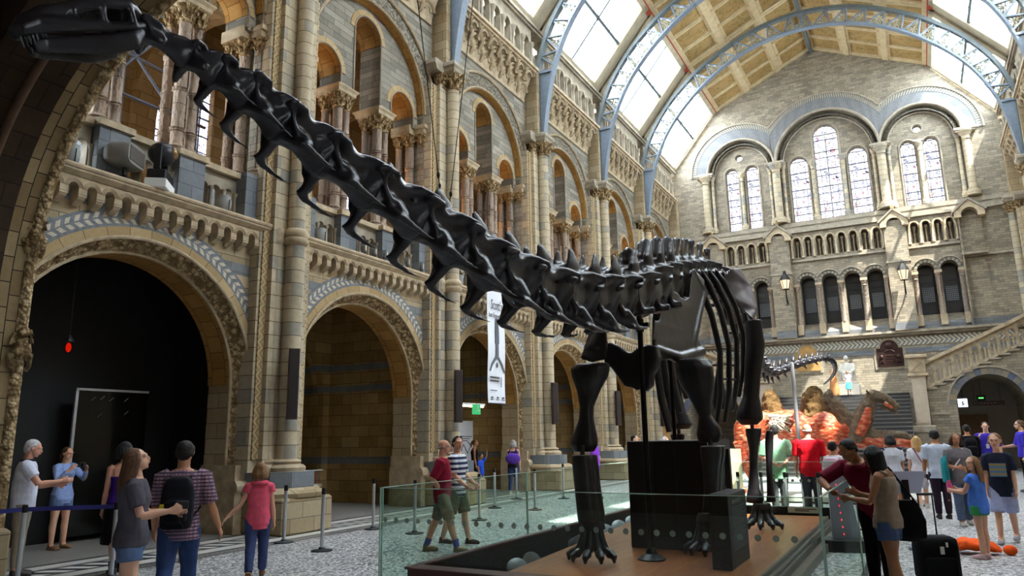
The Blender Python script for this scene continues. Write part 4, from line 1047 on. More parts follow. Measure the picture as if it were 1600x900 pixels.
# entrance end: closing wall, low ceiling under the entrance bridge, and the great entrance arch
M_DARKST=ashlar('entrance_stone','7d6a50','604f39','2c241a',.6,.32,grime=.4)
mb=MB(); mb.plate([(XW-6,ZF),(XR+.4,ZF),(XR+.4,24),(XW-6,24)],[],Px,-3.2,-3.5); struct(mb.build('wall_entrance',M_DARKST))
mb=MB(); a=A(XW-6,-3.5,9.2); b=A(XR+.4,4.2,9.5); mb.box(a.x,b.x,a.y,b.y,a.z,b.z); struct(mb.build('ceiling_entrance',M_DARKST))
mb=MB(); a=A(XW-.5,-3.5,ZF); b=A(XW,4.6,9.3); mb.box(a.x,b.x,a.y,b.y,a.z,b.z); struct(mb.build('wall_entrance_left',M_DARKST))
def superarc(ax,bz,n,cx,z0,k=40,e=2.6):
    out=[]
    for i in range(k+1):
        a=pi*i/k; c,s_=cos(a),sin(a); out.append((cx+ax*math.copysign(abs(c)**(2/e),c),z0+bz*abs(s_)**(2/e)))
    return out
M_SOOT=ashlar('shade_dark_stone','3a2b1d','2c2016','17110b',.5,.3)  # near order of the arch: shade put into a darker stone colour
M_SHADET=plain('shade_dark_moulding','4a3320',.7,var=.2)  # roll mouldings, darkened in colour for the same shade
e=empty('entrance_arch',(XA,4.8,0),arch=True,label='great dark stone arch spanning the hall at the left edge, over the skull',cat='arch')
P=lambda a,b,d:V((a,d,b))
def archplate(mb,ax,bz,d0,d1,top=9.3,w=8.9):
    c=superarc(ax,bz,0,0,3.4)
    mb.plate([(w,ZF),(w,top),(-w,top),(-w,ZF),(-ax,ZF)]+c[::-1]+[(ax,ZF)],[],P,d0,d1)
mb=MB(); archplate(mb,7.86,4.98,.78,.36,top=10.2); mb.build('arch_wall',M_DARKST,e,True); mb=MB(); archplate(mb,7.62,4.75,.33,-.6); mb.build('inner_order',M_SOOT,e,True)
mb=MB()
c=superarc(7.84,4.96,0,0,3.4,60)
rings=[[V((x,y,z)) for y in (.76,.36)] for x,z in [(7.84,0)]+c+[(-7.84,0)]]
L=0; us=[0]
for i in range(1,len(rings)): L+=(rings[i][0]-rings[i-1][0]).length; us.append(L)
mb.loft(rings,False,False,uv=lambda i,j:(us[i],.02+j*.41)); mb.build('block_soffit',ashlar('arch_blocks','94805f','766244','2a2218',.36,.21,ms=.008,uv=True,bump=.5),e,True)
for q,(r_,y_,m_) in enumerate(((7.86,.8,M_CARV),(7.8,.34,M_SHADET),(7.6,-.1,M_SHADET))):
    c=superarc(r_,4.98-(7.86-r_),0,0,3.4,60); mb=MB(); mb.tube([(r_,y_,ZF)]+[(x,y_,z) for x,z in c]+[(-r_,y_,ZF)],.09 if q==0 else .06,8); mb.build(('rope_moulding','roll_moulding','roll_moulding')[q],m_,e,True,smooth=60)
# little carved monkeys climbing the arch edge
def monkey(loc,rz,t):
    o=MB()
    pth=[(0,0,0),(.03,0,.1),(.02,0,.2),(-.02,0,.28)]; o.tube(pth,[.09,.12,.1,.06],10); o.ball((.05,0,.36),(.08,.075,.085),10,7); o.ball((.12,0,.34),(.04,.045,.04),8,6)
    for s_ in (-1,1):
        o.ball((.03,s_*.08,.37),(.02,.025,.03),6,5); o.tube([(.02,s_*.09,.25),(.12,s_*.11,.2),(.08,s_*.1,.32),(-.1,s_*.06,.36)],[.035,.03,.025,.025],7); o.tube([(0,s_*.08,.02),(.14,s_*.11,.04),(.05,s_*.1,-.12),(-.1,s_*.06,-.14)],[.055,.045,.03,.03],7)
    o.tube([(-.03,0,-.05),(0,0,-.2),(-.05,.02,-.32),(-.1,.02,-.28)],[.03,.025,.02,.015],6)
    ob=o.build('carved_monkey',M_CARV,smooth=60); ob.location=loc; ob.rotation_euler.z=rz; tag(ob,t,'carving','carved monkeys'); return ob
# ------------------------------------------------------------------ the long-necked dinosaur skeleton
def bone_mat():
    t=NT('dark_cast_bone'); p=t.pos(); n=t.noise(p,5,6,.6); n2=t.noise(p,40,3)
    col=t.ramp(n,[(.3,lin('100e12')),(.7,lin('272429'))])
    t.bsdf(col,.36,t.math('ADD',n,t.math('MULTIPLY',n2,.25)),.35,.012,spec=.5); return t.m
M_BONE=bone_mat()
DX0=-2.95; DECK=.28
dino=empty('dinosaur_skeleton',(DX0,9.2,DECK),label='huge dark mounted skeleton of a long-necked dinosaur on a wooden plinth',cat='skeleton')
OFF=V((DX0,9.2,DECK))
def bone(mb,name,vox,parent=None,sm=4,mat=None):
    mb.v=[tuple(V(q)-OFF) for q in mb.v]
    o=mb.build(name,mat or M_BONE,parent or dino)
    if vox:
        m=o.modifiers.new('fuse','REMESH'); m.mode='VOXEL'; m.voxel_size=vox; m.use_smooth_shade=True
        if sm: s_=o.modifiers.new('soften','SMOOTH'); s_.factor=.5; s_.iterations=sm
    return o
def vertebra(a,b,tip,w,rc,rib=0,bif=0,name='neck_vertebra',deep=.0):
    """a,b front and rear joint, tip of the neural spine, all (y,z); w half width over the side wings"""
    A_=V((DX0,)+a); B_=V((DX0,)+b); T=V((DX0,)+tip); t=(B_-A_); L=t.length; t.normalize(); u=V((0,-t.z,t.y)); 
    if u.z<0: u=-u
    x=V((1,0,0)); mb=MB(); Pt=lambda f,h,s_=0: A_+t*(f*L)+u*h+x*s_
    mb.tube([Pt(-.06,0),Pt(.04,0),Pt(.2,0),Pt(.5,.0),Pt(.8,0),Pt(.97,0),Pt(1.02,0)],[rc*.55,rc*1.0,rc*.8,rc*.62,rc*.85,rc*1.15,rc*1.05],12)
    h=(T-Pt(.4,0)).dot(u)
    # neural arch: thin walls either side with a window between, roof and spine
    for s_ in (-1,1):
        mb.tube([Pt(.15,rc*.5,s_*rc*.5),Pt(.2,h*.3,s_*rc*.75),Pt(.3,h*.52,s_*rc*.5)],[rc*.5,rc*.38,rc*.3],8,flat=(1.2,.45),up=(1,0,0))
        mb.tube([Pt(.9,rc*.5,s_*rc*.5),Pt(.82,h*.35,s_*rc*.7),Pt(.62,h*.55,s_*rc*.5)],[rc*.45,rc*.32,rc*.26],8)
        # solid flank between body and roof, leaving a small window behind
        mb.tube([Pt(-.05,h*.22,s_*w*.3),Pt(.2,h*.26,s_*w*.34),Pt(.5,h*.3,s_*w*.3),Pt(.62,h*.34,s_*w*.34)],[h*.24,h*.34,h*.34,h*.26],10,flat=(1,.36),up=(0,0,1))
        mb.tube([Pt(.72,h*.12,s_*w*.34),Pt(.9,h*.3,s_*w*.5),Pt(1.03,h*.4,s_*w*.56)],[h*.2,h*.27,h*.2],10,flat=(1,.45),up=(0,1,0))
        # front and rear articular wings, swept like a saddle
        mb.tube([Pt(.4,h*.5,s_*rc*.25),Pt(.1,h*.45,s_*w*.6),Pt(-.16,h*.36,s_*w*.72),Pt(-.22,h*.3,s_*w*.7)],[rc*.4,rc*.4,rc*.38,rc*.2],8,flat=(.7,1.6),up=(0,0,1))
        mb.tube([Pt(.45,h*.52,s_*rc*.2),Pt(.75,h*.56,s_*w*.5),Pt(1.0,h*.52,s_*w*.7),Pt(1.12,h*.4,s_*w*.66)],[rc*.45,rc*.45,rc*.42,rc*.24],8,flat=(.7,1.7),up=(0,0,1))
        mb.tube([Pt(1.02,h*.5,s_*w*.7),Pt(.98,h*.2,s_*w*.66),Pt(.9,-rc*.3,s_*rc*.95)],rc*.19,6)
        mb.tube([Pt(-.1,h*.38,s_*w*.7),Pt(.02,h*.1,s_*w*.6),Pt(.12,-rc*.6,s_*w*.7)],rc*.2,6)
        mb.tube([Pt(.05,h*.42,s_*w*.64),Pt(.4,h*.4,s_*w*.5),Pt(.8,h*.5,s_*w*.6)],rc*.24,6)
        # side process and rib
        d=.12
        mb.tube([Pt(.2,rc*.2,s_*rc*.5),Pt(.26,-rc*.3,s_*w*.7),Pt(.3,-rc*(.8+deep),s_*w*.95)],[rc*.55,rc*.42,rc*.3],8,flat=(1.4,.6),up=(0,1,0))
        mb.tube([Pt(.12,-rc*.4,s_*rc*.4),Pt(.2,-rc*(1.0+deep),s_*w*.8),Pt(.3,-rc*(1.15+deep),s_*w*.95)],[rc*.4,rc*.3,rc*.25],7)
        if rib: mb.tube([Pt(.12,-rc*(1.05+deep),s_*w*.96),Pt(.3,-rc*(1.2+deep),s_*w*.98),Pt(.3+rib*.5,-rc*(1.3+deep),s_*w),Pt(.3+rib,-rc*(1.25+deep),s_*w*.98)],[rc*.12,rc*.26,rc*.17,rc*.07],7)
        if bif: mb.tube([Pt(.5,h*.42,s_*rc*.3),Pt(.46,h*.72,s_*(rc*.3+bif*.6)),T+x*(s_*bif)-t*(.02)],[min(L*.34,h*.5),min(L*.2,h*.3),rc*.3],10,flat=(1,.34),up=(0,1,0))
    if not bif: mb.tube([Pt(.52,h*.4),Pt(.48,h*.74),T-u*.0],[L*.36,L*.2,L*.09],10,flat=(1,.3),up=(0,1,0))
    if name=='back_vertebra':
        mb.tube([Pt(.5,h*.5),Pt(.5,h*.75),T-u*.02],[rc*.5,rc*.42,rc*.5],8,flat=(1.3,.7),up=(0,1,0)); mb.ball(T,(rc*.5,rc*.45,rc*.4),8,6)
    # spine web fore and aft
    mb.tube([Pt(.1,h*.5),Pt(.3,h*.62),Pt(.6,h*.68),Pt(.95,h*.55)],[rc*.3,rc*.5,rc*.5,rc*.28],8,flat=(1,1.1),up=(0,0,1))
    return bone(mb,name,max(.011,rc*.16))
MID=[(1.80,3.575),(1.95,3.56),(2.108,3.54),(2.3,3.52),(2.489,3.47),(2.794,3.375),(3.251,3.28),(3.766,3.19),(4.387,3.11),(5.153,3.02),(5.997,3.03),(6.738,3.09),(7.846,3.27),(9.029,3.5),(10.0,3.75),(10.564,3.9),(12.146,4.25),(14.148,4.45)]
def midz(y):
    k=max(0,min(1,(y-4.2)/2.5))*.14
    for (a,b),(c,d) in zip(MID,MID[1:]):
        if a<=y<=c: return b+(d-b)*(y-a)/(c-a)-k
    return MID[-1][1]-k
SPN=[(2.0,3.63),(2.15,3.67),(2.32,3.675),(2.52,3.69),(2.80,3.627),(3.172,3.56),(3.648,3.525),(4.152,3.475),(4.656,3.43),(5.183,3.41),(5.788,3.44),(6.5,3.55),(7.147,3.64),(7.725,3.75)]
SPD=[(8.393,3.95),(9.064,4.22),(9.6,4.38),(10.1,4.50),(10.6,4.60),(11.05,4.70),(11.443,4.77),(12.015,4.84),(12.5,4.86)]
ALL=SPN+SPD
JY=[1.85]+[(ALL[i][0]*.42+ALL[i+1][0]*.58) for i in range(len(ALL)-1)]+[12.85]
for i,tp in enumerate(ALL):
    a,b=JY[i],JY[i+1]; zb=tp[1]-midz(tp[0])
    k=min(1,i/9); rc=.052+.085*k; w=.10+.21*k
    if i<len(SPN): vertebra((a,midz(a)),(b,midz(b)),(tp[0],tp[1]),w,rc,rib=.72 if i>1 else 0,bif=(.07 if i>=7 else .0),deep=.5*k)
    else: vertebra((a,midz(a)),(b,midz(b)),tp,.33,.14,rib=0,bif=(.08 if i<len(SPN)+4 else 0),name='back_vertebra',deep=-.6)
# skull: long, horse-like, peg teeth at the front, lower jaw slung below
def sk(f,h,s_): # f 0 back..1 snout along the skull line
    P=[(1.831,3.588),(1.773,3.576),(1.702,3.532),(1.62,3.482),(1.53,3.428),(1.445,3.378),(1.388,3.336),(1.347,3.298)]
    q=f*(len(P)-1); i=min(int(q),len(P)-2); g=q-i; y=P[i][0]*(1-g)+P[i+1][0]*g; z=P[i][1]*(1-g)+P[i+1][1]*g
    return V((DX0+s_,y+.5*h*0-.0+h*-.35,z+h*.93))
mb=MB()
mb.tube([sk(0,.0,0),sk(.1,.03,0),sk(.25,.035,0)],[.045,.075,.07],12)
for s_ in (-1,1):
    mb.tube([sk(.05,.02,s_*.05),sk(.2,.045,s_*.085),sk(.36,.06,s_*.085),sk(.5,.06,s_*.06),sk(.72,.05,s_*.045),sk(.9,.02,s_*.04)],[.022,.024,.026,.026,.024,.02],8)     # roof ridges
    mb.tube([sk(.05,-.03,s_*.06),sk(.2,-.05,s_*.095),sk(.4,-.04,s_*.088),sk(.62,-.02,s_*.07),sk(.85,-.0,s_*.055),sk(1,-.0,s_*.03)],[.022,.02,.022,.034,.036,.026],8) # cheek bar
    mb.tube([sk(.2,.045,s_*.085),sk(.21,-.0,s_*.1),sk(.2,-.05,s_*.095)],.018,7); mb.tube([sk(.4,.055,s_*.08),sk(.42,.0,s_*.088),sk(.42,-.04,s_*.088)],.018,7); mb.tube([sk(.58,.05,s_*.06),sk(.6,-.02,s_*.07)],.02,7)
mb.tube([sk(.5,.045,0),sk(.7,.035,0),sk(.88,.01,0),sk(1.0,-.0,0)],[.04,.048,.048,.03],10,flat=(1,1.4),up=(0,0,1))
mb.tube([sk(.15,.05,0),sk(.35,.07,0)],[.05,.045],8,flat=(.5,1.4),up=(0,0,1))
skull=bone(mb,'skull',.008)
mb=MB()
for s_ in (-1,1): mb.tube([sk(.1,-.06,s_*.08),sk(.22,-.105,s_*.085),sk(.4,-.115,s_*.075),sk(.62,-.10,s_*.06),sk(.8,-.085,s_*.045),sk(.88,-.075,s_*.015)],[.016,.032,.034,.026,.024,.024],8,flat=(1.4,.7),up=(0,0,1))
bone(mb,'lower_jaw',.008,skull)
mb=MB()
for k in range(-4,5): 
    a=k*.011; mb.tube([sk(.97-abs(k)*.025,-.02,a),sk(.96-abs(k)*.025,-.065,a)],[.005,.0025],5)
    mb.tube([sk(.86-abs(k)*.02,-.055,a),sk(.88-abs(k)*.02,-.03,a)],[.005,.003],5)
bone(mb,'peg_teeth',0,skull)
# ribs
for i in range(6):
    y=10.5+.45*i; zc=midz(y)+.2; k=i/5; Ln=1.0-.3*k*k
    for s_ in (-1,1):
        w=.40+.13*sin(pi*.5*min(1,k+.2)); mb=MB()
        zl=zc-2.2*Ln
        mb.tube([(DX0+s_*.1,y,zc-.05),(DX0+s_*.25,y+.02,zc+.1),(DX0+s_*(w*.68),y+.1,zc-.08),(DX0+s_*(w*.95),y+.2,zc-.5),(DX0+s_*(w+.05),y+.27,zc-1.05*Ln),(DX0+s_*(w+.0),y+.3,zc-1.7*Ln),(DX0+s_*(w-.1),y+.28,zl)],[.05,.07,.066,.06,.056,.058,.045],9,flat=(1.3,.75),up=(0,1,0))
        bone(mb,'rib',.018,sm=2)
# flat bones
def flatbone(P,th,nm,vox=.02,bulge=None,sm=3):
    mb=MB(); n=len(P); c=sum((V(p) for p in P),V())/n
    uv=[(p[0],p[2]) for p in P]; yv={(p[0],p[2]):p[1] for p in P}
    tri=tessellate_polygon([[V((a,b,0)) for a,b in uv]])
    f=[V(p)+V((0,-th/2,0)) for p in P]; b=[V(p)+V((0,th/2,0)) for p in P]
    mb.add(f+b,[list(t) for t in tri]+[[k+n for k in t[::-1]] for t in tri]+[[i,(i+1)%n,n+(i+1)%n,n+i] for i in range(n)])
    if bulge: bulge(mb)
    return bone(mb,nm,vox,sm=sm)
def limb(R,Y,nm,dy=.75,lean=0,extra=None,vox=.018):
    mb=MB(); rings=[]
    for x,z,r in R:
        ry=max(.07,r*dy); rings.append([V((x+r*cos(2*pi*k/14),Y+lean*(z-1.5)+ry*sin(2*pi*k/14),z)) for k in range(14)])
    mb.loft(rings)
    if extra: extra(mb)
    return bone(mb,nm,vox,sm=4)
D_scapL=[(-2.64, 10.223, 4.046), (-2.539, 10.168, 3.947), (-2.438, 10.089, 3.809), (-2.443, 9.996, 3.647), (-2.494, 9.859, 3.414), (-2.511, 9.744, 3.223), (-2.51, 9.627, 3.034), (-2.407, 9.518, 2.861), (-2.381, 9.454, 2.76), (-2.527, 9.427, 2.717), (-2.693, 9.405, 2.685), (-2.932, 9.393, 2.665), (-3.03, 9.509, 2.845), (-3.078, 9.6, 2.99), (-3.115, 9.756, 3.243), (-3.02, 9.786, 3.293), (-3.026, 9.894, 3.473), (-2.975, 10.01, 3.671), (-2.889, 10.045, 3.732), (-2.808, 10.01, 3.671), (-2.741, 9.946, 3.561), (-2.661, 9.952, 3.572), (-2.644, 10.128, 3.877)]
D_humL=[(-2.504, 2.655, 0.197), (-2.472, 2.539, 0.253), (-2.451, 2.408, 0.24), (-2.421, 2.246, 0.19), (-2.391, 2.07, 0.116), (-2.36, 1.927, 0.084), (-2.323, 1.786, 0.146), (-2.322, 1.692, 0.162), (-2.332, 1.6, 0.126)]
D_ulnaL=[(-2.283, 1.569, 0.133), (-2.289, 1.478, 0.132), (-2.303, 1.272, 0.101), (-2.322, 1.009, 0.085), (-2.34, 0.859, 0.093), (-2.353, 0.784, 0.1)]
D_scapR=[(-3.488, 8.587, 3.208), (-3.354, 8.545, 3.1), (-3.29, 8.412, 2.757), (-3.317, 8.358, 2.62), (-3.475, 8.349, 2.598), (-3.628, 8.37, 2.649), (-3.575, 8.47, 2.905)]
D_humR=[(-3.483, 2.582, 0.224), (-3.508, 2.521, 0.262), (-3.507, 2.42, 0.241), (-3.529, 2.25, 0.156), (-3.557, 2.059, 0.093), (-3.567, 1.906, 0.097), (-3.592, 1.716, 0.164), (-3.601, 1.603, 0.184), (-3.599, 1.52, 0.129)]
D_ulnaR=[(-3.569, 1.486, 0.132), (-3.563, 1.419, 0.132), (-3.542, 1.126, 0.131), (-3.513, 0.838, 0.137), (-3.502, 0.71, 0.137)]
D_stern=[(-3.466, 8.8, 2.866), (-3.386, 8.8, 2.885), (-3.275, 8.8, 2.827), (-3.175, 8.8, 2.746), (-3.09, 8.8, 2.732), (-3.003, 8.8, 2.791), (-2.875, 8.8, 2.814), (-2.769, 8.8, 2.79), (-2.745, 8.8, 2.636), (-2.785, 8.8, 2.519), (-2.847, 8.8, 2.444), (-2.863, 8.8, 2.302), (-2.949, 8.8, 2.227), (-3.005, 8.8, 2.277), (-3.048, 8.8, 2.247), (-3.113, 8.8, 2.29), (-3.214, 8.8, 2.311), (-3.278, 8.8, 2.41), (-3.383, 8.8, 2.555), (-3.476, 8.8, 2.634)]
D_femL=[(-2.168, 3.491, 0.119), (-2.178, 3.367, 0.138), (-2.177, 3.078, 0.152), (-2.213, 2.876, 0.152), (-2.262, 2.574, 0.128), (-2.31, 2.275, 0.132), (-2.355, 2.026, 0.206), (-2.363, 1.927, 0.215), (-2.369, 1.838, 0.127)]
D_tibL=[(-2.315, 1.787, 0.126), (-2.317, 1.699, 0.121), (-2.334, 1.484, 0.073), (-2.357, 1.192, 0.063), (-2.379, 0.855, 0.096), (-2.377, 0.712, 0.139), (-2.376, 0.655, 0.115)]
D_fibL=[(-2.076, 1.753, 0.057), (-2.1, 1.579, 0.067), (-2.132, 1.193, 0.047), (-2.14, 0.812, 0.061), (-2.148, 0.671, 0.075)]
D_femR=[(-3.523, 2.996, 0.14), (-3.594, 2.67, 0.134), (-3.659, 2.345, 0.134), (-3.648, 2.073, 0.173), (-3.606, 1.879, 0.238), (-3.611, 1.793, 0.182)]
D_tibR=[(-3.642, 1.719, 0.133), (-3.645, 1.591, 0.105), (-3.67, 1.274, 0.077)]
D_pubis=[(-2.953, 2.812, 0.043), (-2.972, 2.541, 0.086), (-2.978, 2.239, 0.134), (-2.961, 2.11, 0.128)]
EP=V((0,0,EYE))
def along(p,k): q=V(p)-EP; return tuple(EP+q*k)
def scap_ridge(mb):
    for P,R in (([D_scapL[0],D_scapL[3],D_scapL[6],D_scapL[9]],[.03,.05,.06,.05]),([D_scapL[12],D_scapL[10],D_scapL[8]],[.05,.08,.07])): mb.tube(P,R,8)
D_scapL=[along(p,(1+.2*(p[0]+2.75))*(1+.0*(p[2]-2.7))*.985) for p in D_scapL]
flatbone(D_scapL,.13,'shoulder_blade',bulge=scap_ridge)['label']='pale grey-blue lit shoulder blade'
flatbone(D_scapR,.09,'shoulder_blade',bulge=lambda mb: mb.tube([(-3.4,8.55,3.12),(-3.45,8.4,2.75)],[.07,.1],8))
flatbone(D_stern,.16,'breast_plate',.022)
limb(D_humL,9.25,'upper_arm_bone',.6,lean=.05); limb(D_humR,8.3,'upper_arm_bone',.6,lean=.05)
def fore(R,Y,x0):
    limb(R,Y,'forearm_bone',.8)
    R2=[(x+r*.55,z,r*.55) for x,z,r in R]; limb(R2,Y+.13,'forearm_bone',.9)
fore(D_ulnaL,9.15,0); fore(D_ulnaR,8.15,0)
limb(D_femL,12.0,'thigh_bone',.7)['label']='grey shining thigh bone'; limb(D_tibL,12.0,'shin_bone',.8); limb(D_fibL,12.05,'calf_bone',.9)
limb(D_femR,12.4,'thigh_bone',.7); limb(D_tibR+[(-3.66,.7,.12)],12.4,'shin_bone',.8); limb(D_pubis,12.75,'hip_bone_lower',.6)
def iliac(P): return P
flatbone([(-2.62,12.0,4.2),(-2.5,12.15,4.42),(-2.42,12.6,4.5),(-2.3,12.75,4.2),(-2.18,12.5,3.75),(-2.22,12.3,3.55),(-2.4,12.25,3.7),(-2.5,12.1,3.9)],.16,'hip_bone',.025)
flatbone([(-3.28,12.0,4.2),(-3.4,12.15,4.42),(-3.48,12.6,4.5),(-3.6,12.75,4.2),(-3.72,12.5,3.75),(-3.68,12.3,3.55),(-3.5,12.25,3.7),(-3.4,12.1,3.9)],.16,'hip_bone',.025)
# feet: a pillar of foot bones, knuckled toes, curved claws
def foot(cx,cy,zt,n,nm,spread=.26,first=0):
    mb=MB(); mb.tube([(cx,cy,zt+.04),(cx,cy,zt-.06)],[.13,.15],12); o=bone(mb,nm,.015)
    for k in range(n):
        a=-pi/2+(k-(n-1)/2)*.62+first; dx,dy=cos(a),sin(a); m=MB()
        b=V((cx+dx*.09,cy+dy*.07,zt-.02)); e1=V((cx+dx*.155,cy+dy*.13,DECK+.15)); e2=V((cx+dx*.24,cy+dy*.2,DECK+.10)); e3=V((cx+dx*.3,cy+dy*.26,DECK+.004))
        m.tube([b,b*.75+e1*.25,b*.4+e1*.6,e1],[.06,.042,.042,.06],8); m.tube([e1,(e1+e2)/2,e2],[.058,.044,.058],8); m.tube([e2,(e2+e3)/2+V((dx*.03,dy*.03,.02)),e3],[.055,.042,.014],8)
        bone(m,'toe',.011,o,sm=2)
foot(-3.5,8.25,.70,5,'forefoot'); foot(-2.40,9.25,.72,5,'forefoot'); foot(-2.28,12.0,.62,5,'hind_foot'); foot(-3.66,12.35,.66,5,'hind_foot')
# tail: runs on behind the hips, then lifts and curls at its end
TL=[(DX0,12.9,4.3),(DX0,14.0,4.05),(DX0,15.3,3.62),(-2.95,16.6,3.2),(-2.85,17.5,3.08),(-2.55,18.6,3.3),(-2.22,19.6,3.5),(-1.95,20.3,3.58),(-1.84,20.9,3.5),(-1.88,21.4,3.32),(-2.05,21.9,3.16),(-2.3,22.5,3.05)]
TC=curve(TL,34)
for i in range(34):
    a,b=V(TC[i]),V(TC[i+1]); k=i/33; r=.15*(1-k)**.9+.022; t=(b-a).normalized(); x=V((t.y,-t.x,0)).normalized(); u=x.cross(t)
    if u.z<0: u=-u
    mb=MB(); mb.tube([a+t*.01,a*.85+b*.15,a*.5+b*.5,a*.15+b*.85,b-t*.01],[r,r*1.05,r*.7,r*1.05,r],8)
    if k<.85:
        m_=(a+b)/2; h=r*(2.6-1.6*k); mb.tube([m_,m_+u*h*.5+t*r*.4,m_+u*h+t*r*.9],[r*.45,r*.35,r*.3],6)
        for s_ in (-1,1): mb.tube([m_,m_+x*(s_*r*(1.9-1.2*k))],[r*.4,r*.25],6)
        if i%2==0 or k<.4: mb.tube([b,b-u*h*.6+t*r*.5,b-u*h*.95+t*r*1.3],[r*.25,r*.28,r*.15],6)
    bone(mb,'tail_vertebra',0).data.shade_smooth()
# steel armature inside the rib cage
mb=MB()
for z in (2.5,2.72,2.95): mb.tube([(-2.5,10.9,z),(-2.45,11.6,z+.03),(-2.5,12.4,z+.1)],.018,6)
mb.tube([(-3.35,11.6,2.75),(-2.5,11.6,2.78)],.02,6); mb.tube([(DX0,9.6,3.5),(DX0,11,3.85),(DX0,12.6,4.15)],.035,8); bone(mb,'steel_armature',0)
# the knee and elbow pins
for x,y,z0,z1 in ((-2.33,12.0,1.7,1.95),(-3.62,12.4,1.6,1.9),(-2.3,9.2,1.5,1.68),(-3.58,8.2,1.42,1.6),(-2.3,12.0,.3,.7),(-3.66,12.4,.3,.75)): mb=MB(); mb.tube([(x,y,z0),(x,y,z1)],.03,8); bone(mb,'joint_pin',0)
# support posts
M_STEEL=plain('blackened_steel','121113',.4,.6)
def post(x,y,z1,t,r=.03):
    e=empty('support_post',(x,y,DECK),label=t,cat='post',group='skeleton support posts')
    mb=MB(); mb.lathe([(.16,0),(.165,.015),(.13,.04),(.07,.07),(.055,.12),(r,.14)],(0,0,0),18); mb.build('round_base',M_STEEL,e,smooth=40)
    mb=MB(); mb.lathe([(r,.12),(r,z1-DECK)],(0,0,0),12); mb.build('rod',M_STEEL,e,smooth=40)
    mb=MB(); mb.box(-.12,.12,-.03,.03,z1-DECK-.28,z1-DECK-.23); mb.lathe([(r*1.5,z1-DECK-.34),(r*1.5,z1-DECK-.18)],(0,0,0),10); mb.build('collar',M_STEEL,e)
    return e
post(-2.93,8.62,3.3,'black steel post under the neck base, in front of the black cabinet',.035)
post(-3.25,10.9,3.85,'second black steel post, under the rib cage',.03)
# wires
M_WIRE=plain('dark_wire','1a1a1c',.5)
for p0,p1,t in (((DX0,4.3,3.435),(DX0,2.6,11.2),'left of two thin wires holding the skeleton neck'),((DX0,4.386,3.333),(DX0,6.2,13.2),'right of two thin wires holding the skeleton neck')):
    mb=MB(); d=V(p1)-V(p0); mb.tube([V((0,0,0)),d],.004,5); mb.ball(d.normalized()*.12,(.012,.012,.02),6,5); mb.ball(d.normalized()*.2,(.014,.014,.025),6,5)
    o=mb.build('suspension_wire',M_WIRE); o.location=p0; tag(o,t,'wire','neck suspension wires')

# ------------------------------------------------------------------ plinth, glass and fittings
def wood_mat(nm,c1,c2,rough=.3,along=1):
    t=NT(nm); p=t.pos(); q=t.n('ShaderNodeVectorMath',{0:p,1:(6,.7,6) if along else (.7,6,6)},operation='MULTIPLY').outputs[0]
    n=t.noise(q,2.2,5,.6); w=t.n('ShaderNodeSeparateXYZ',{0:p}).outputs[0 if along else 1]
    gap=t.math('LESS_THAN',t.math('FRACT',t.math('DIVIDE',w,.14)),.02)
    col=t.mix(gap,t.ramp(n,[(.3,lin(c1)),(.7,lin(c2))]),lin('3a1f10')); t.bsdf(col,rough,spec=.45); return t.m
M_DECK=wood_mat('warm_deck_wood','7c4526','a2653a'); M_RIM=wood_mat('dark_red_wood','351713','4d221b',.45)
pl=empty('display_plinth',(-3.1,10.5,0),label='low wooden plinth with dark red rim and black sunken trench under the skeleton',cat='plinth')
def pb(mb,x0,x1,y0,y1,z0,z1): mb.bbox(x0+3.1,x1+3.1,y0-10.5,y1-10.5,z0,z1,.008)
mb=MB(); R=[[V((x+3.1,y-10.5,z)) for x,y in ((-4.05,6.68),(-1.62,6.68),(-1.62,14.1),(-4.62,14.1))] for z in (.06,DECK)]; mb.loft(R); mb.build('deck',M_DECK,pl)
mb=MB(); pb(mb,-4.84,-4.78,6.45,14.5,0,.4); pb(mb,-4.84,-1.45,14.42,14.5,0,.4); mb.build('trench_wall',M_BLK,pl)
mb=MB(); pb(mb,-4.80,-1.45,6.42,6.66,0,.4); pb(mb,-4.86,-4.775,6.42,14.52,.38,.41); mb.build('rim',M_RIM,pl)
mb=MB(); pb(mb,-4.8,-1.6,6.5,14.4,0,.05); mb.build('trench_floor',M_BLK,pl)
mb=MB()
M_STEPW=wood_mat('grey_brown_moulding','4b4541','675d55',.4)
for x0,x1,z in ((-1.62,-1.58,.29),(-1.58,-1.53,.24),(-1.53,-1.5,.2),(-1.5,-1.38,.12)): pb(mb,x0,x1,6.66,14.1,0,z)
mb.build('stepped_side_moulding',M_STEPW,pl)
M_PLATE=plain('cream_label','c8cbbd',.6)
e=empty('name_plate',(-2.02,14.36,.3),label='small cream name plate on the far rim of the plinth',cat='plate'); mb=MB(); mb.box(-.26,.26,0,.01,0,.1); mb.build('plate',M_PLATE,e); mb=MB(); mb.box(-.14,.22,-.003,0,.06,.075); mb.box(-.14,.1,-.003,0,.03,.045); mb.build('lettering',M_INK,e)
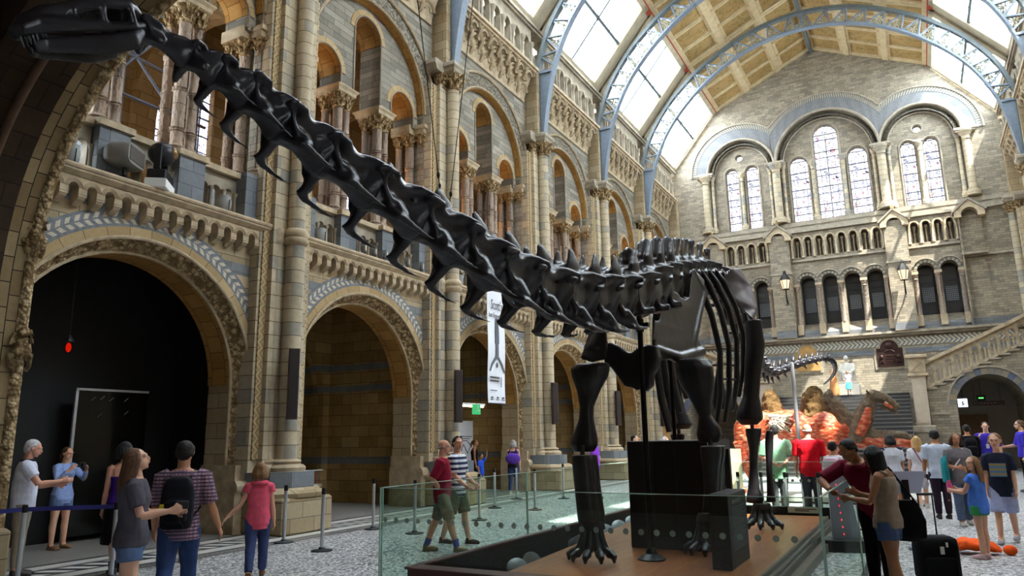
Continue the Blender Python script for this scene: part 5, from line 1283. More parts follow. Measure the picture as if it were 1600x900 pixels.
# tall black cabinet with a glazed side, and the small black text pedestal
cab=empty('black_cabinet',(-2.97,10.08,DECK),label='tall matt black cabinet behind the support post, glazed on its right side',cat='cabinet')
mb=MB(); mb.bbox(-.5,.49,-.65,.6,0,1.35,.008); mb.build('body',M_BLK,cab)
mb=MB()
for q in (-.16,.14): mb.box(q-.003,q+.003,-.655,-.64,.01,1.34)
mb.build('panel_joint',plain('dark_joint','1c1a1d',.4),cab)
M_PURP=plain('dark_plum_frame','2a2023',.4)
mb=MB(); 
for y0,y1,z0,z1 in ((-.65,.6,1.22,1.35),(-.65,.6,0,.2),(-.65,-.55,.2,1.22),(.5,.6,.2,1.22)): mb.box(.48,.57,y0,y1,z0,z1)
mb.build('side_frame',M_PURP,cab)
M_GLGRN=glass_clear('greenish_barrier_glass','f1f9f5',.01,.035)
def thing_glass(): return M_GLGRN
mb=MB(); mb.box(.5,.51,-.55,.5,.2,1.22); mb.build('side_glass',plain('grey_green_backed_glass','4a5450',.08,spec=.7),cab)
ped=empty('text_pedestal',(-2.02,8.75,DECK),rz=0,label='small black pedestal with small printed text, in front of the tall cabinet',cat='pedestal')
mb=MB(); mb.bbox(-.11,.1,-.5,.42,0,.78,.006); mb.build('body',M_BLK,ped)
mb=MB()
for q in range(18): mb.box(.1,.103,-.36,.3-(q*37%11)*.02,.62-q*.026,.628-q*.026)
mb.build('text_lines',plain('dim_grey_print','57565c',.6),ped)
mb=MB()
for q,w_ in enumerate((.05,.02,.035,.03,.04,.02,.03)): mb.box(.1,.103,-.3+q*.062,-.3+q*.062+w_,.67,.71)
mb.build('title_line',plain('grey_title_print','77767c',.6),ped)
# floodlights lying in the trench
def flood(x,y,rz,tilt,t,z=.08):
    e=empty('floodlight',(x,y,z-.03),rz,label=t,cat='floodlight',group='trench floodlights')
    M=Matrix.Rotation(tilt,4,'X')
    mb=MB(); mb.lathe([(.06,-.12),(.1,-.08),(.115,.06),(.125,.09),(.11,.1)],(0,0,.14),18,M=None); mb.v=[tuple(M@(V(p)-V((0,0,.14)))+V((0,0,.14))) for p in mb.v]; mb.build('housing',M_SILV,e,smooth=40)
    mb=MB(); mb.lathe([(.104,.085),(.09,.094),(.02,.097)],(0,0,.14),18); mb.v=[tuple(M@(V(p)-V((0,0,.14)))+V((0,0,.14))) for p in mb.v]; mb.build('lens',plain('grey_lens','4c5559',.25,.0) if 'grey_lens' not in bpy.data.materials else bpy.data.materials['grey_lens'],e)
    mb=MB(); mb.tube([(-.13,0,.0),(-.14,0,.14),(-.12,0,.15)],.012,6); mb.tube([(.13,0,.0),(.14,0,.14),(.12,0,.15)],.012,6); mb.box(-.13,.13,-.02,.02,0,.015); mb.build('yoke',M_BLK,e)
M_SILV=plain('silver_grey_housing','74797c',.4,.5)
flood(-4.25,7.75,.5,.9,'silver floodlight in the trench nearest the camera'); flood(-4.35,8.25,.9,1.1,'second silver floodlight in the trench, half hidden by the deck')
flood(-4.5,10.0,1.2,1.3,'flat silver floodlight in the trench, left of the front foot'); flood(-4.55,11.2,.4,.8,'silver floodlight in the trench just behind the front foot'); flood(-4.55,11.8,.5,.8,'fifth silver floodlight in the trench'); flood(-4.58,12.5,.6,.8,'farthest silver floodlight in the trench, beside the cabinet')
# glass barrier
def glasspane(p0,p1,t,dots=0,z1=1.18,hid=False):
    a,b=V(p0),V(p1); d=b-a; L=d.length; rz=atan2(d.y,d.x)
    e=empty('glass_barrier',((a+b)/2).to_tuple(),rz,label=t,cat='glass barrier',group='glass barrier panes')
    mb=MB(); mb.box(-L/2,L/2,-.006,.006,.02,z1); mb.build('pane',M_GLGRN,e)
    mb=MB(); 
    for z in (z1-.006,): mb.box(-L/2,L/2,-.007,.007,z,z+.008)
    for x in (-L/2,L/2-.012): mb.box(x,x+.012,-.0075,.0075,.02,z1)
    mb.build('polished_edge',M_EDGE,e)
    mb=MB(); mb.box(-L/2,L/2,-.03,.03,0,.03); mb.build('floor_channel',M_STEEL,e)
    if dots:
        mb=MB(); n=int(L/.143); 
        for k in range(n):
            x=-L/2+L*(k+.5)/n; mb.lathe([(.028,-.0085),(.028,-.0065)],(0,0,0),14); 
            m=Matrix.Translation((x,0,dots))@Matrix.Rotation(pi/2,4,'X'); c=14*2
            mb.v[-c:]=[tuple(m@V(q)) for q in mb.v[-c:]]
        mb.build('dot_row',M_DOT,e)
    return e
M_EDGE=plain('pale_green_glass_edge','a9c8ba',.2,spec=.6); M_DOT=plain('frosted_dots','b0b1ae',.7)
glasspane((-5.35,6.62,0),(-.80,6.62,0),'near glass barrier pane with a row of frosted dots, across the front of the plinth',.84)
for i,(y0,y1) in enumerate(((6.66,10.1),(10.12,12.4),(12.42,14.7))): glasspane((-5.35,y0,0),(-5.35,y1,0),('nearest','middle','farthest')[i]+' glass barrier pane along the left side of the plinth')
for i,(y0,y1) in enumerate(((6.66,10.1),(10.12,14.7))): glasspane((-.80,y0,0),(-.80,y1,0),('nearest','farthest')[i]+' glass barrier pane along the right side of the plinth')
glasspane((-5.3,14.75,0),(-.85,14.75,0),'far glass barrier pane with white dots, beyond the hind foot',.84)
# ------------------------------------------------------------------ visitors
def skin(nm,c): 
    t=NT(nm); n=t.noise(t.n('ShaderNodeTexCoord').outputs['Object'],9,3); a=lin(c)
    t.bsdf(t.ramp(n,[(.3,tuple(x*.86 for x in a[:3])+(1,)),(.7,a)]),.55,spec=.35,**{'Subsurface Weight':.08,'Subsurface Radius':(.02,.008,.004)}); return t.m
SK=[skin('fair_skin','d9a88c'),skin('tanned_skin','b5805f'),skin('pink_skin','d39a80'),skin('light_brown_skin','9c6b4a')]
def cloth(nm,c,var=.12,rough=.85): return plain(nm,c,rough,var=var,vs=14,spec=.15,bump=.25,bd=.006)
def stripes(nm,c1,c2,per,axis=2,fr=.5,c3=None):
    t=NT(nm); p=t.n('ShaderNodeSeparateXYZ',{0:t.n('ShaderNodeTexCoord').outputs['Object']})
    m=t.math('LESS_THAN',t.math('FRACT',t.math('DIVIDE',p.outputs[axis],per)),fr); col=t.mix(m,lin(c1),lin(c2))
    if c3:
        m2=t.math('LESS_THAN',t.math('FRACT',t.math('DIVIDE',p.outputs[0],per)),fr); m3=t.math('LESS_THAN',t.math('FRACT',t.math('DIVIDE',p.outputs[1],per)),fr)
        col=t.mix(t.math('MULTIPLY',t.math('MAXIMUM',m2,m3),.55),col,lin(c3))
    t.bsdf(col,.85,spec=.15); return t.m
FOLD=bpy.data.textures.new('cloth_folds','CLOUDS'); FOLD.noise_scale=.11; FOLD.noise_depth=2
M_EYEW=plain('eye_white','d8d4cf',.3); M_EYED=plain('eye_dark','1c1512',.2); M_LIP=plain('lips','a8604f',.5)
HAIRS={k:plain('hair_'+k,c,.72,var=.35,vs=40,spec=.4,bump=.6,bd=.01) for k,c in dict(white='b9b9bd',brown='5a3d28',dark='17120f',blonde='b08d5c',light_brown='7d5a38',grey='9d9a97',black='0d0b0b').items()}
def finish(o,vox,sm=3,fold=0):
    m=o.modifiers.new('fuse','REMESH'); m.mode='VOXEL'; m.voxel_size=vox; m.use_smooth_shade=True
    if fold: d=o.modifiers.new('folds','DISPLACE'); d.texture=FOLD; d.strength=fold; d.mid_level=.5; d.texture_coords='LOCAL'
    s_=o.modifiers.new('soften','SMOOTH'); s_.factor=.5; s_.iterations=sm
    return o
def person(loc,rz,H,label,sex='m',hair=('short','dark'),sk=0,top=None,bottom=None,shoes='2a2522',lean=0,twist=0,head=(0,0),legs=((0,0),(0,0)),arms=None,curl=.6,belly=0,near=False,group=None,collar=None,socks=None,face=True,sink=0,spread=.0,wide=1.0):
    """rz: facing (0 = towards +Y); lean forward deg; head=(yaw,pitch) deg; legs=(swing,bend) right,left; arms=((upper dir),(fore dir)) right,left"""
    e=empty('person',(loc[0],loc[1],0),radians(rz),label=label,cat='person',group=group); h=H
    if arms is None: arms=(((.12,.05,-1),(.05,.22,-1)),)*2
    L=radians(lean); sp=V((0,sin(L),cos(L))); hip=V((0,0,.525*h)); fwd=V((0,cos(L),-sin(L)))
    tw=radians(twist); rt=V((cos(tw),sin(tw),0)); fw2=sp.cross(rt)*-1 if False else rt.cross(sp)*-1
    fw2=sp.cross(rt)
    male=sex=='m'; child=sex=='c'
    PR=[(-.085,.07,.055),(-.05,.094,.066),(0,.099,.07),(.07,.086,.061+belly*.4),(.14,.092,.062+belly*.5),(.21,.108,.067),(.26,.110,.06),(.285,.085,.05),(.305,.045,.042)] if male else \
       [(-.085,.068,.055),(-.05,.096,.07),(0,.098,.07),(.08,.075,.055),(.14,.078,.058),(.2,.092,.072),(.255,.096,.056),(.283,.072,.046),(.305,.036,.036)]
    if child: PR=[(-.085,.065,.055),(-.05,.085,.062),(0,.086,.064),(.08,.076,.058),(.15,.08,.058),(.21,.088,.056),(.25,.088,.052),(.275,.065,.045),(.295,.038,.038)]
    def ring(t,rx,ry,o=0):
        c=hip+sp*(t*h); k=max(0,min(1,t/.2)); r=(V((1,0,0))*(1-k)+rt*k).normalized(); f=sp.cross(r)
        return [c+r*((rx*h*wide+o)*math.copysign(abs(cos(a))**.85,cos(a)))+f*((ry*h+o)*math.copysign(abs(sin(a))**.85,sin(a))) for a in [2*pi*q/18 for q in range(18)]]
    # joints
    sw=(.108 if male else .092 if not child else .085)*h*wide; nb=hip+sp*(.3*h); LEG=[]
    for i,s_ in enumerate((1,-1)):
        a,b=legs[i]; a,b=radians(a),radians(b); j0=hip+V((s_*.05*h,0,-.02*h)); k=j0+V((s_*spread,sin(a),-cos(a)))*(.225*h); an=k+V((s_*spread*.3,sin(a-b),-cos(a-b)))*(.238*h); LEG.append((j0,k,an,a-b))
    dz=min(l[2].z for l in LEG)-.045*h
    hip.z-=dz; nb.z-=dz
    LEG=[(a-V((0,0,dz)),b-V((0,0,dz)),c-V((0,0,dz)),d) for a,b,c,d in LEG]
    if sink: pass
    hy,hp=radians(head[0]),radians(head[1])
    hs=1.0 if not child else 1.13
    hf=V((-sin(hy)*cos(hp),cos(hy)*cos(hp),sin(hp))); hr=hf.cross(V((0,0,1))).normalized(); hu=hr.cross(hf)
    hc=nb+sp*(.035*h)+hu*(.063*h*hs)+hf*(.018*h)
    def HP(r,f,u): return hc+hr*(r*h*hs)+hf*(f*h*hs)+hu*(u*h*hs)
    HM=Matrix((hr,hf,hu)).transposed()
    B=MB(); B.loft([ring(*p) for p in PR])
    ARM=[]
    for i,s_ in enumerate((1,-1)):
        u,f=[V(q) for q in arms[i]]; u=V((u.x*s_,u.y,u.z)).normalized(); f=V((f.x*s_,f.y,f.z)).normalized()
        s0=nb-sp*(.03*h)+rt*(s_*sw); el=s0+u*(.172*h); wr=el+f*(.145*h); ARM.append((s0,el,wr,u,f,s_))
    # neck, head
    B.tube([nb-sp*.02*h,nb+sp*.02*h,hc-hu*.02*h-hf*.012*h],[.042*h,.034*h,.034*h] if male else [.034*h,.028*h,.028*h],10)
    B.ball(HP(0,-.008,.014),(.044*h*hs,.054*h*hs,.05*h*hs),14,10,HM); B.ball(HP(0,.014,-.022),(.034*h*hs,.034*h*hs,.04*h*hs),12,8,HM); B.ball(HP(0,.032,-.05),(.018*h*hs,.014*h*hs,.013*h*hs),8,6,HM)
    B.tube([HP(-.03,.04,.012),HP(0,.048,.014),HP(.03,.04,.012)],.008*h*hs,7)
    B.tube([HP(0,.046,.008),HP(0,.058,-.012),HP(0,.057,-.017),HP(0,.044,-.022)],[.006*h,.0075*h,.009*h,.007*h],7)
    B.tube([HP(-.013,.044,-.034),HP(0,.05,-.033),HP(.013,.044,-.034)],.0065*h,6)
    for s_ in (-1,1): B.ball(HP(s_*.046,-.004,.0),(.006*h,.012*h,.018*h),7,6,HM)
    # arms and hands
    ar=(.034,.029,.024,.026,.016) if male else (.028,.024,.02,.022,.0135)
    if child: ar=(.029,.026,.021,.023,.016)
    for s0,el,wr,u,f,s_ in ARM:
        B.tube([s0-rt*(s_*.02*h)+sp*.004*h,s0+u*.01*h,s0*.5+el*.5,el],[ar[0]*.9*h,ar[0]*h,ar[1]*h,ar[2]*h],10); B.tube([el,el*.7+wr*.3,wr],[ar[2]*h,ar[3]*h,ar[4]*h],10)
        # palm normal: inward for hanging arms, down for raised ones
        side=V((-s_,0,0)); n=(side-f*side.dot(f)); 
        if n.length<.35: n=V((0,0,-1))-f*f.dot(V((0,0,-1)))
        n.normalize(); ac=f.cross(n)*1.0; fl=.047*h*(.95 if not child else 1)
        if ac.y<0 and abs(f.z)>.7: ac=-ac      # thumb side forward
        B.tube([wr-f*.006*h,wr+f*.018*h,wr+f*.046*h],[.016*h,.021*h,.021*h],10,flat=(.55,1.15),up=n)
        fr=max(.0082 if near else .0095,.0053*h)
        for q,(o_,ln) in enumerate(((.0155,.9),(.0055,1.0),(-.005,.95),(-.0145,.75))):
            b=wr+f*.044*h+ac*(o_*h); c1=radians(35*curl); c2=radians(85*curl); d1=f*cos(c1)+n*sin(c1); d2=f*cos(c2)+n*sin(c2)
            p1=b+d1*(fl*.5*ln); B.tube([b,p1,p1+d2*(fl*.48*ln)],[fr,fr*.97,fr*.8],7)
        tb=wr+f*.014*h+ac*.015*h; td=(f*.75+ac*.75+n*.35*curl).normalized(); B.tube([tb,tb+td*.026*h,tb+td*.026*h+(f+n*.7*curl).normalized()*.022*h],[fr*1.15,fr*1.1,fr*.85],7)
    # legs and feet
    for j0,k,an,d in LEG:
        w_=1.0 if not child else .9
        B.tube([j0+V((0,0,.02*h)),j0*.65+k*.35,k],[.056*h*w_,.05*h*w_,.033*h*w_],12); B.tube([k,k*.68+an*.32+V((0,-.008*h,0)),an],[.033*h*w_,.034*h*w_,.021*h],12)
        B.tube([an,an+V((0,.03*h,-.022*h)),an+V((0,.1*h,-.033*h))],[.024*h,.024*h,.016*h],10)
    o=finish(B.build('body',SK[sk],e),.0085 if near else .0115,2)
    # features
    if face:
        m=MB()
        for s_ in (-1,1): m.ball(HP(s_*.0175,.0445,.004),(.0075*h*hs,.004*h*hs,.0045*h*hs),8,6,HM)
        m.build('eyes',M_EYEW,e,smooth=60)
        m=MB()
        for s_ in (-1,1): m.ball(HP(s_*.0175,.0478,.004),(.0036*h*hs,.002*h*hs,.004*h*hs),8,5,HM); m.tube([HP(s_*.009,.0475,.0125),HP(s_*.018,.0482,.0155),HP(s_*.027,.0435,.0125)],.0024*h*hs,5)
        m.build('pupils_and_brows',M_EYED,e,smooth=60)
        m=MB(); m.tube([HP(-.012,.0485,-.0335),HP(0,.0545,-.0325),HP(.012,.0485,-.0335)],[.002*h,.0042*h,.002*h],6); m.build('lips',M_LIP,e,smooth=60)
    st,hcol=hair; hm=HAIRS[hcol]
    if st!='bald':
        m=MB(); m.ball(HP(0,-.0145,.0205),(.0475*h*hs,.0545*h*hs,.0475*h*hs),16,10,HM)
        m.ball(HP(0,-.034,.0),(.044*h*hs,.034*h*hs,.05*h*hs),12,8,HM)
        for s_ in (-1,1): m.tube([HP(s_*.036,.012,.034),HP(s_*.042,.002,.02),HP(s_*.043,-.014,.008),HP(s_*.04,-.03,-.022)],[.009*h,.010*h,.011*h,.013*h],7)
        pass
        if st in('long','bob'):
            ln={'long':.2,'bob':.075}[st]
            for a in range(-5,6):
                an=pi+a*.36*1.05; x0,y0=sin(an)*.048,cos(an)*.05-.008
                b=HP(x0,y0,.0); en=b+V((0,0,-ln*h*(1-.02*abs(a))))-fwd*(.02*h)+hr*(x0*h*.25)
                m.tube([HP(x0*.8,y0*.8,.03),b,b*.5+en*.5-hf*.008*h,en],[.014*h,.018*h,.017*h,.008*h],8)
        if st=='pony':
            b=HP(0,-.066,.02); m.tube([HP(0,-.05,.025),b,b-hf*.02*h-V((0,0,.05*h)),b-hf*.012*h-V((0,0,.12*h))],[.016*h,.017*h,.02*h,.006*h],8)
        finish(m.build('hair',hm,e),.009,1,.006)
    elif hcol!='none':
        m=MB()
        for s_ in (-1,1): m.tube([HP(s_*.042,.0,.0),HP(s_*.043,-.022,-.005),HP(s_*.03,-.045,-.012),HP(s_*.0,-.056,-.012)],[.006*h,.012*h,.013*h,.012*h],7)
        finish(m.build('hair',hm,e),.008,1)
    # clothes
    vx=.0105 if near else .0135
    if top:
        mat,slv,hem=top[:3]; opt=top[3] if len(top)>3 else ''
        m=MB(); R=[p for p in PR if p[0]>=hem]
        top_t=.3 if opt not in('tube','tank') else (.215 if opt=='tube' else .262)
        g=.014 if opt!='loose' else .018
        fl=.012 if opt=='loose' else .005
        rr=[ring(hem,PR[2][1]+fl/2,PR[2][2]+fl/2,g)]+[ring(*p,g+(fl*(1-max(0,p[0])/.3))) for p in R if hem<p[0]<=top_t]
        if opt not in('tube','tank'): rr.append(ring(.3,.05 if male else .043,.045,.004))
        m.loft(rr)
        if opt=='tank':
            for s_ in (-1,1):
                m.tube([nb-sp*.1*h+rt*(s_*.05*h)+fw2*.06*h,nb-sp*.03*h+rt*(s_*.058*h)+fw2*.045*h,nb+rt*(s_*.055*h)-sp*.006*h,nb-sp*.03*h+rt*(s_*.055*h)-fw2*.05*h],.013*h,6)
        for s0,el,wr,u,f,s_ in ARM:
            if slv>0:
                aw=ar[0]*h+g*1.2
                p=[s0-rt*(s_*.03*h),s0+u*.005*h]; r=[aw*1.0,aw*1.08]
                if slv<=1: p.append(s0+(el-s0)*slv); r.append(ar[1]*h+g*1.9)
                else:
                    p+= [el]; r+=[ar[2]*h+g*1.3]; q=el+(wr-el)*(slv-1); p+=[q]; r+=[ar[4]*h+g*1.4]
                m.tube(p,r,10)
        finish(m.build('top',mat,e),vx,2,.016)
        if collar:
            m=MB(); m.tube([nb+rt*(cos(a)*.042*h)+fw2*(sin(a)*.042*h)+sp*(.004*h) for a in [2*pi*q/12 for q in range(13)]],.012*h,6); m.build('collar',collar,e,smooth=60)
    if bottom:
        mat,ln=bottom[:2]; opt=bottom[2] if len(bottom)>2 else ''
        m=MB(); g=.011
        if opt=='skirt':
            z0=.02; m.loft([ring(-.30*ln,.115,.1,g),ring(-.1,.108,.08,g),ring(0,.1,.07,g),ring(.05,.085,.062,g)])
        else:
            m.loft([ring(*p,g) for p in PR if p[0]<=.0]+[ring(.045,.088,.063,g)])
            wd=.012 if opt=='wide' else .0
            for j0,k,an,d in LEG:
                if ln<=1: p=[j0+V((0,0,.01*h)),j0*.6+k*.4,j0+(k-j0)*ln] if ln>.45 else [j0+V((0,0,.01*h)),j0+(k-j0)*ln]; r=[.058*h+g,.053*h+g+wd*.6,.045*h+g*1.3+wd*1.0] if ln>.45 else [.058*h+g,.056*h+g*1.2]; m.tube(p,r,12)
                else:
                    q=k+(an-k)*(ln-1); m.tube([j0+V((0,0,.01*h)),j0*.6+k*.4,k,k*.6+q*.4,q],[.058*h+g,.052*h+g,.037*h+g*1.1+wd*.4,.036*h+g+wd*.6,.026*h+g*1.2+wd],12)
        finish(m.build('shorts' if ln<=1 and opt!='skirt' else 'skirt' if opt=='skirt' else 'trousers',mat,e),vx,2,.014)
    if shoes:
        sm_=shoes if not isinstance(shoes,str) else plain('shoe_'+shoes,shoes,.6)
        for j0,k,an,d in LEG:
            m=MB(); b=V((an.x,an.y,an.z-.045*h)); 
            m.tube([b+V((0,-.03*h,.02*h)),b+V((0,.0,.026*h)),b+V((0,.045*h,.022*h)),b+V((0,.088*h,.015*h)),b+V((0,.108*h,.012*h))],[.016*h,.027*h,.028*h,.026*h,.014*h],10,flat=(.8,1.0),up=(0,0,1)); m.tube([b+V((0,-.005*h,.02*h)),b+V((0,-.004*h,.055*h))],[.028*h,.026*h],10)
            m.box(b.x-.024*h,b.x+.024*h,b.y-.035*h,b.y+.1*h,b.z+.0005,b.z+.01*h)
            finish(m.build('shoe',sm_,e),.011,1)
    if socks:
        for j0,k,an,d in LEG:
            m=MB(); m.tube([an+V((0,0,.0)),an*.72+k*.28],[.027*h,.031*h],10); m.build('sock',socks,e,smooth=60)
    e_=dict(e=e,h=h,HP=HP,HM=HM,ARM=ARM,LEG=LEG,nb=nb,hip=hip,sp=sp,rt=rt,fw=fw2,hf=hf,hu=hu,hr=hr,hc=hc,ring=ring); return e_
def backpack(p,mat,w=.15,hgt=.42,d=.15,up=.0,label=None):
    nb,sp,rt,fw,h=p['nb'],p['sp'],p['rt'],p['fw'],p['h']
    c=nb-sp*(.17*h-up)-fw*(.07*h+d*.55); m=MB(); R=[]
    for t,s_ in ((-.5,.75),(-.46,.95),(-.1,1.05),(.3,.95),(.45,.7),(.5,.4)):
        R.append([c+sp*(t*hgt)+rt*(w*s_*math.copysign(abs(cos(a))**.6,cos(a)))-fw*(d*.5*s_*math.copysign(abs(sin(a))**.6,sin(a))) for a in [2*pi*q/16 for q in range(16)]])
    m.loft(R); c2=c-fw*(d*.55)-sp*.08; m.loft([[c2+sp*(t*hgt*.42)+rt*(w*.7*s_*cos(a))-fw*(d*.22*s_*sin(a)) for a in [2*pi*q/12 for q in range(12)]] for t,s_ in ((-.5,.7),(-.4,1),(.4,1),(.5,.6))])
    for s_ in (-1,1): m.tube([c+rt*(s_*w*.6)+sp*(hgt*.42)+fw*d*.4,nb-sp*.012*h+rt*(s_*.062*h)+fw*.0*h+sp*.012*h,nb-sp*.05*h+rt*(s_*.07*h)+fw*.066*h,nb-sp*.15*h+rt*(s_*.085*h)+fw*.075*h,nb-sp*.21*h+rt*(s_*.10*h)+fw*.0*h,c+rt*(s_*w*.8)-sp*(hgt*.35)+fw*d*.3],.014,6)
    return finish(m.build('backpack',mat,p['e']),.011,2,.01)
def worldpt(p,v): return p['e'].matrix_basis@v
DENIM=cloth('denim_shorts_cloth','5a6f92'); JEANS=cloth('blue_jeans_cloth','2e3f66'); KHAKI=cloth('khaki_grey_cloth','767462'); NAVY=cloth('navy_cloth','1c2033'); BLACKC=cloth('black_cloth','111014'); GREYT=cloth('grey_trouser_cloth','4a4d50'); WHITEC=cloth('white_cloth','d4d4dc'); MAROON=cloth('maroon_cloth','85182f')
EC=lambda y,h: radians(y)
# --- left, by the dark doorway
hang=((.1,.04,-1),(.06,.2,-1))
p=person((-10.72,5.72),-32,1.80,'white-haired man in a white polo shirt reaching forward at the left edge','m',('short','white'),2,(cloth('white_polo','cfd2e2'),.6,-.05),(cloth('stone_trousers','8b8272'),1.9),arms=(((.15,.55,-.8),(-.1,1,.12)),((.15,.35,-.9),(-.25,1,.05))),head=(-8,-12),near=True,belly=.03,collar=NAVY)
p=person((-12.85,7.47),-80,1.68,'woman in pale blue shirt and denim shorts holding a camera to her face','f',('pony','brown'),0,(cloth('pale_blue_shirt','8fa4d6'),1.75,-.09),(DENIM,.5,'wide'),shoes='7d5a3c',arms=(((.35,.55,-.75),(-.62,.62,.9)),((.4,.55,-.75),(-.55,.75,.85))),head=(0,-4),near=True,spread=.06)
e=p['e']; c=(p['ARM'][0][2]+p['ARM'][1][2])/2+V((0,.06,.07)); m=MB(); m.bbox(c.x-.065,c.x+.065,c.y-.03,c.y+.03,c.z-.035,c.z+.045,.008); m.tube([c+V((0,.02,0)),c+V((0,.075,0))],[.032,.034],12); co=m.build('camera',M_BLK); co.location=(0,0,0); co.matrix_world=Matrix.Translation(e.location)@Matrix.Rotation(e.rotation_euler.z,4,'Z'); tag(co,'small black camera held up by the woman in pale blue','camera')
m=MB(); m.tube([p['nb']+V((.05,.04,0)),p['nb']+V((.06,.12,-.2)),p['nb']+V((.02,.14,-.32))],.014,6); m.build('dark_strap',NAVY,e)
p=person((-9.65,6.42),72,1.76,'woman in a purple strapless top and black skirt, dark hair, behind the rope','f',('bob','black'),2,(cloth('purple_cloth','3d1f78'),0,.0,'tube'),(BLACKC,1.0,'skirt'),shoes='141214',arms=(((.3,-.15,-1),(.1,.2,-1)),hang),head=(20,-5),legs=((12,4),(-12,6)),near=True)
for l in p['LEG']: m=MB(); m.tube([l[2]-V((0,0,.03)),l[2]*.75+l[1]*.25],[.052,.055],10); m.build('boot_shaft',BLACKC,p['e'],smooth=60)
p=person((-6.35,4.35),-42,1.68,'girl with long brown hair in a grey T-shirt and denim shorts looking up','f',('long','brown'),0,(cloth('charcoal_tee','4e4a52'),.7,-.05,'loose'),(DENIM,.44),shoes='3b3532',arms=(((.1,.3,-.95),(-.1,1,.16)),((.1,.3,-.95),(-.2,1,.05))),head=(4,18),legs=((5,0),(-4,3)),near=True)
e=p['e']; c=p['ARM'][0][2]+V((-.03,.09,.03)); m=MB(); m.bbox(c.x-.02,c.x+.02,c.y-.05,c.y+.05,c.z-.02,c.z+.05,.005); m.tube([c+V((0,.0,-.02)),c+V((-.03,-.02,-.12)),c+V((-.02,.03,-.2))],.004,5); co=m.build('camera',M_BLK); co.matrix_world=Matrix.Translation(e.location)@Matrix.Rotation(e.rotation_euler.z,4,'Z'); tag(co,'small black camera in the hands of the girl with long hair','camera')
p=person((-9.6,7.25),35,1.22,'child in a red top and white socks, half hidden behind the man with the backpack','c',('short','dark'),1,(cloth('red_top','c2231f'),.6,-.09),(NAVY,1.1),shoes='b5a58a',legs=((14,0),(-10,10)),socks=WHITEC)
PLAID=stripes('plaid_shirt_cloth','b08c93','5c3b45',.035,2,.45,'39415f')
p=person((-6.62,5.05),44,1.78,'man in a plaid shirt and jeans with a dark backpack, walking away','m',('short','dark'),1,(PLAID,.95,-.08),(JEANS,1.95),shoes='24201f',arms=(((.3,.0,-1),(.35,.3,-1)),((.15,.1,-1),(.05,.4,-.9))),legs=((20,4),(-16,18)),head=(-6,2),near=True)
backpack(p,cloth('dark_backpack_cloth','17171d'),.15,.5,.18)
m=MB(); c=p['nb']-p['sp']*.36-p['fw']*.3-p['rt']*.12; m.bbox(c.x-.03,c.x+.03,c.y-.02,c.y+.02,c.z-.05,c.z+.05,.01); m.build('yellow_bag_pocket',plain('yellow_cloth','c9b21c',.7),p['e'])
p=person((-7.65,7.0),44,1.44,'girl in a coral pink hooded top and jeans holding the man\'s hand','c',('bob','light_brown'),0,(cloth('coral_top','d6556b'),.35,-.1,'loose'),(cloth('blue_leggings','3d486f'),1.95),shoes='6b4a33',arms=(((.2,.05,-1),(.12,.1,-1)),((.4,-.15,-.9),(.75,-.2,-.75))),legs=((14,2),(-12,12)),near=True)
m=MB(); m.tube([p['nb']+p['rt']*(.09*cos(a))+p['fw']*(.075*sin(a)-.02) for a in [2*pi*q/14 for q in range(15)]],.03,7); m.build('hood',bpy.data.materials['coral_top'],p['e'],smooth=60)
# --- middle, left of the glass
p=person((-6.67,9.77),-60,1.74,'bald man in a maroon T-shirt and khaki cargo shorts walking to the right','m',('bald','grey'),2,(MAROON,.9,-.09),(KHAKI,1.02,'wide'),shoes='7a6a48',arms=(((.12,-.45,-.95),(-.45,.5,-.75)),((.15,-.2,-1),(.1,.15,-1))),legs=((20,6),(-14,8)),head=(0,-2),near=True,belly=.03,socks=cloth('blue_socks','4d56a0'))
for s_ in (0,1): l=p['LEG'][s_]; c=l[0]*.25+l[1]*.75+V(((.085,-.085)[s_],0,0)); m=MB(); m.bbox(c.x-.025,c.x+.025,c.y-.075,c.y+.075,c.z-.09,c.z+.07,.012); m.build('cargo_pocket',KHAKI,p['e'])
NAVSTR=stripes('navy_white_stripes','d9dce2','27304d',.085,2,.5)
p=person((-6.9,10.55),-82,1.77,'man in a navy and white striped shirt with sunglasses on his head','m',('short','dark'),0,(NAVSTR,.85,-.09),(cloth('dark_khaki','5e604f'),1.0,'wide'),shoes='4b3020',arms=(((.12,.2,-1),(-.1,.75,-.6)),((.15,.1,-1),(-.1,.75,-.55))),legs=((-12,8),(14,4)),head=(-38,4),near=True)
m=MB(); HP=p['HP']
for s_ in (-1,1): m.ball(HP(s_*.02,.034,.058),(.03,.012,.02),8,6,p['HM'])
m.tube([HP(-.045,.0,.05),HP(-.02,.04,.058),HP(.02,.04,.058),HP(.045,0,.05)],.005,5); m.build('sunglasses',M_BLK,p['e'],smooth=60)
p=person((-13.3,21.4),-60,1.68,'woman in a black top with a ponytail beside the white sign','f',('pony','brown'),1,(BLACKC,0,-.06,'tank'),(BLACKC,1.95),arms=(hang,((.1,.2,-1),(.1,.3,-1))))
p=person((-12.75,20.9),-100,1.2,'child in a blue T-shirt and blue shorts by the white signs','c',('short','dark'),1,(cloth('bright_blue_tee','2b57d0'),.7,-.08),(cloth('patterned_blue','5d7fc0'),1.1),arms=(hang,((.25,.4,.6),(-.2,.2,1))))
p=person((-11.2,20.3),18,1.66,'grey-haired woman with a big purple shoulder bag and jeans, seen from behind','f',('bob','grey'),0,(cloth('dark_vest','2b2438'),0,-.05,'tank'),(JEANS,1.95),legs=((8,0),(-6,6)),shoes='c7c3ba')
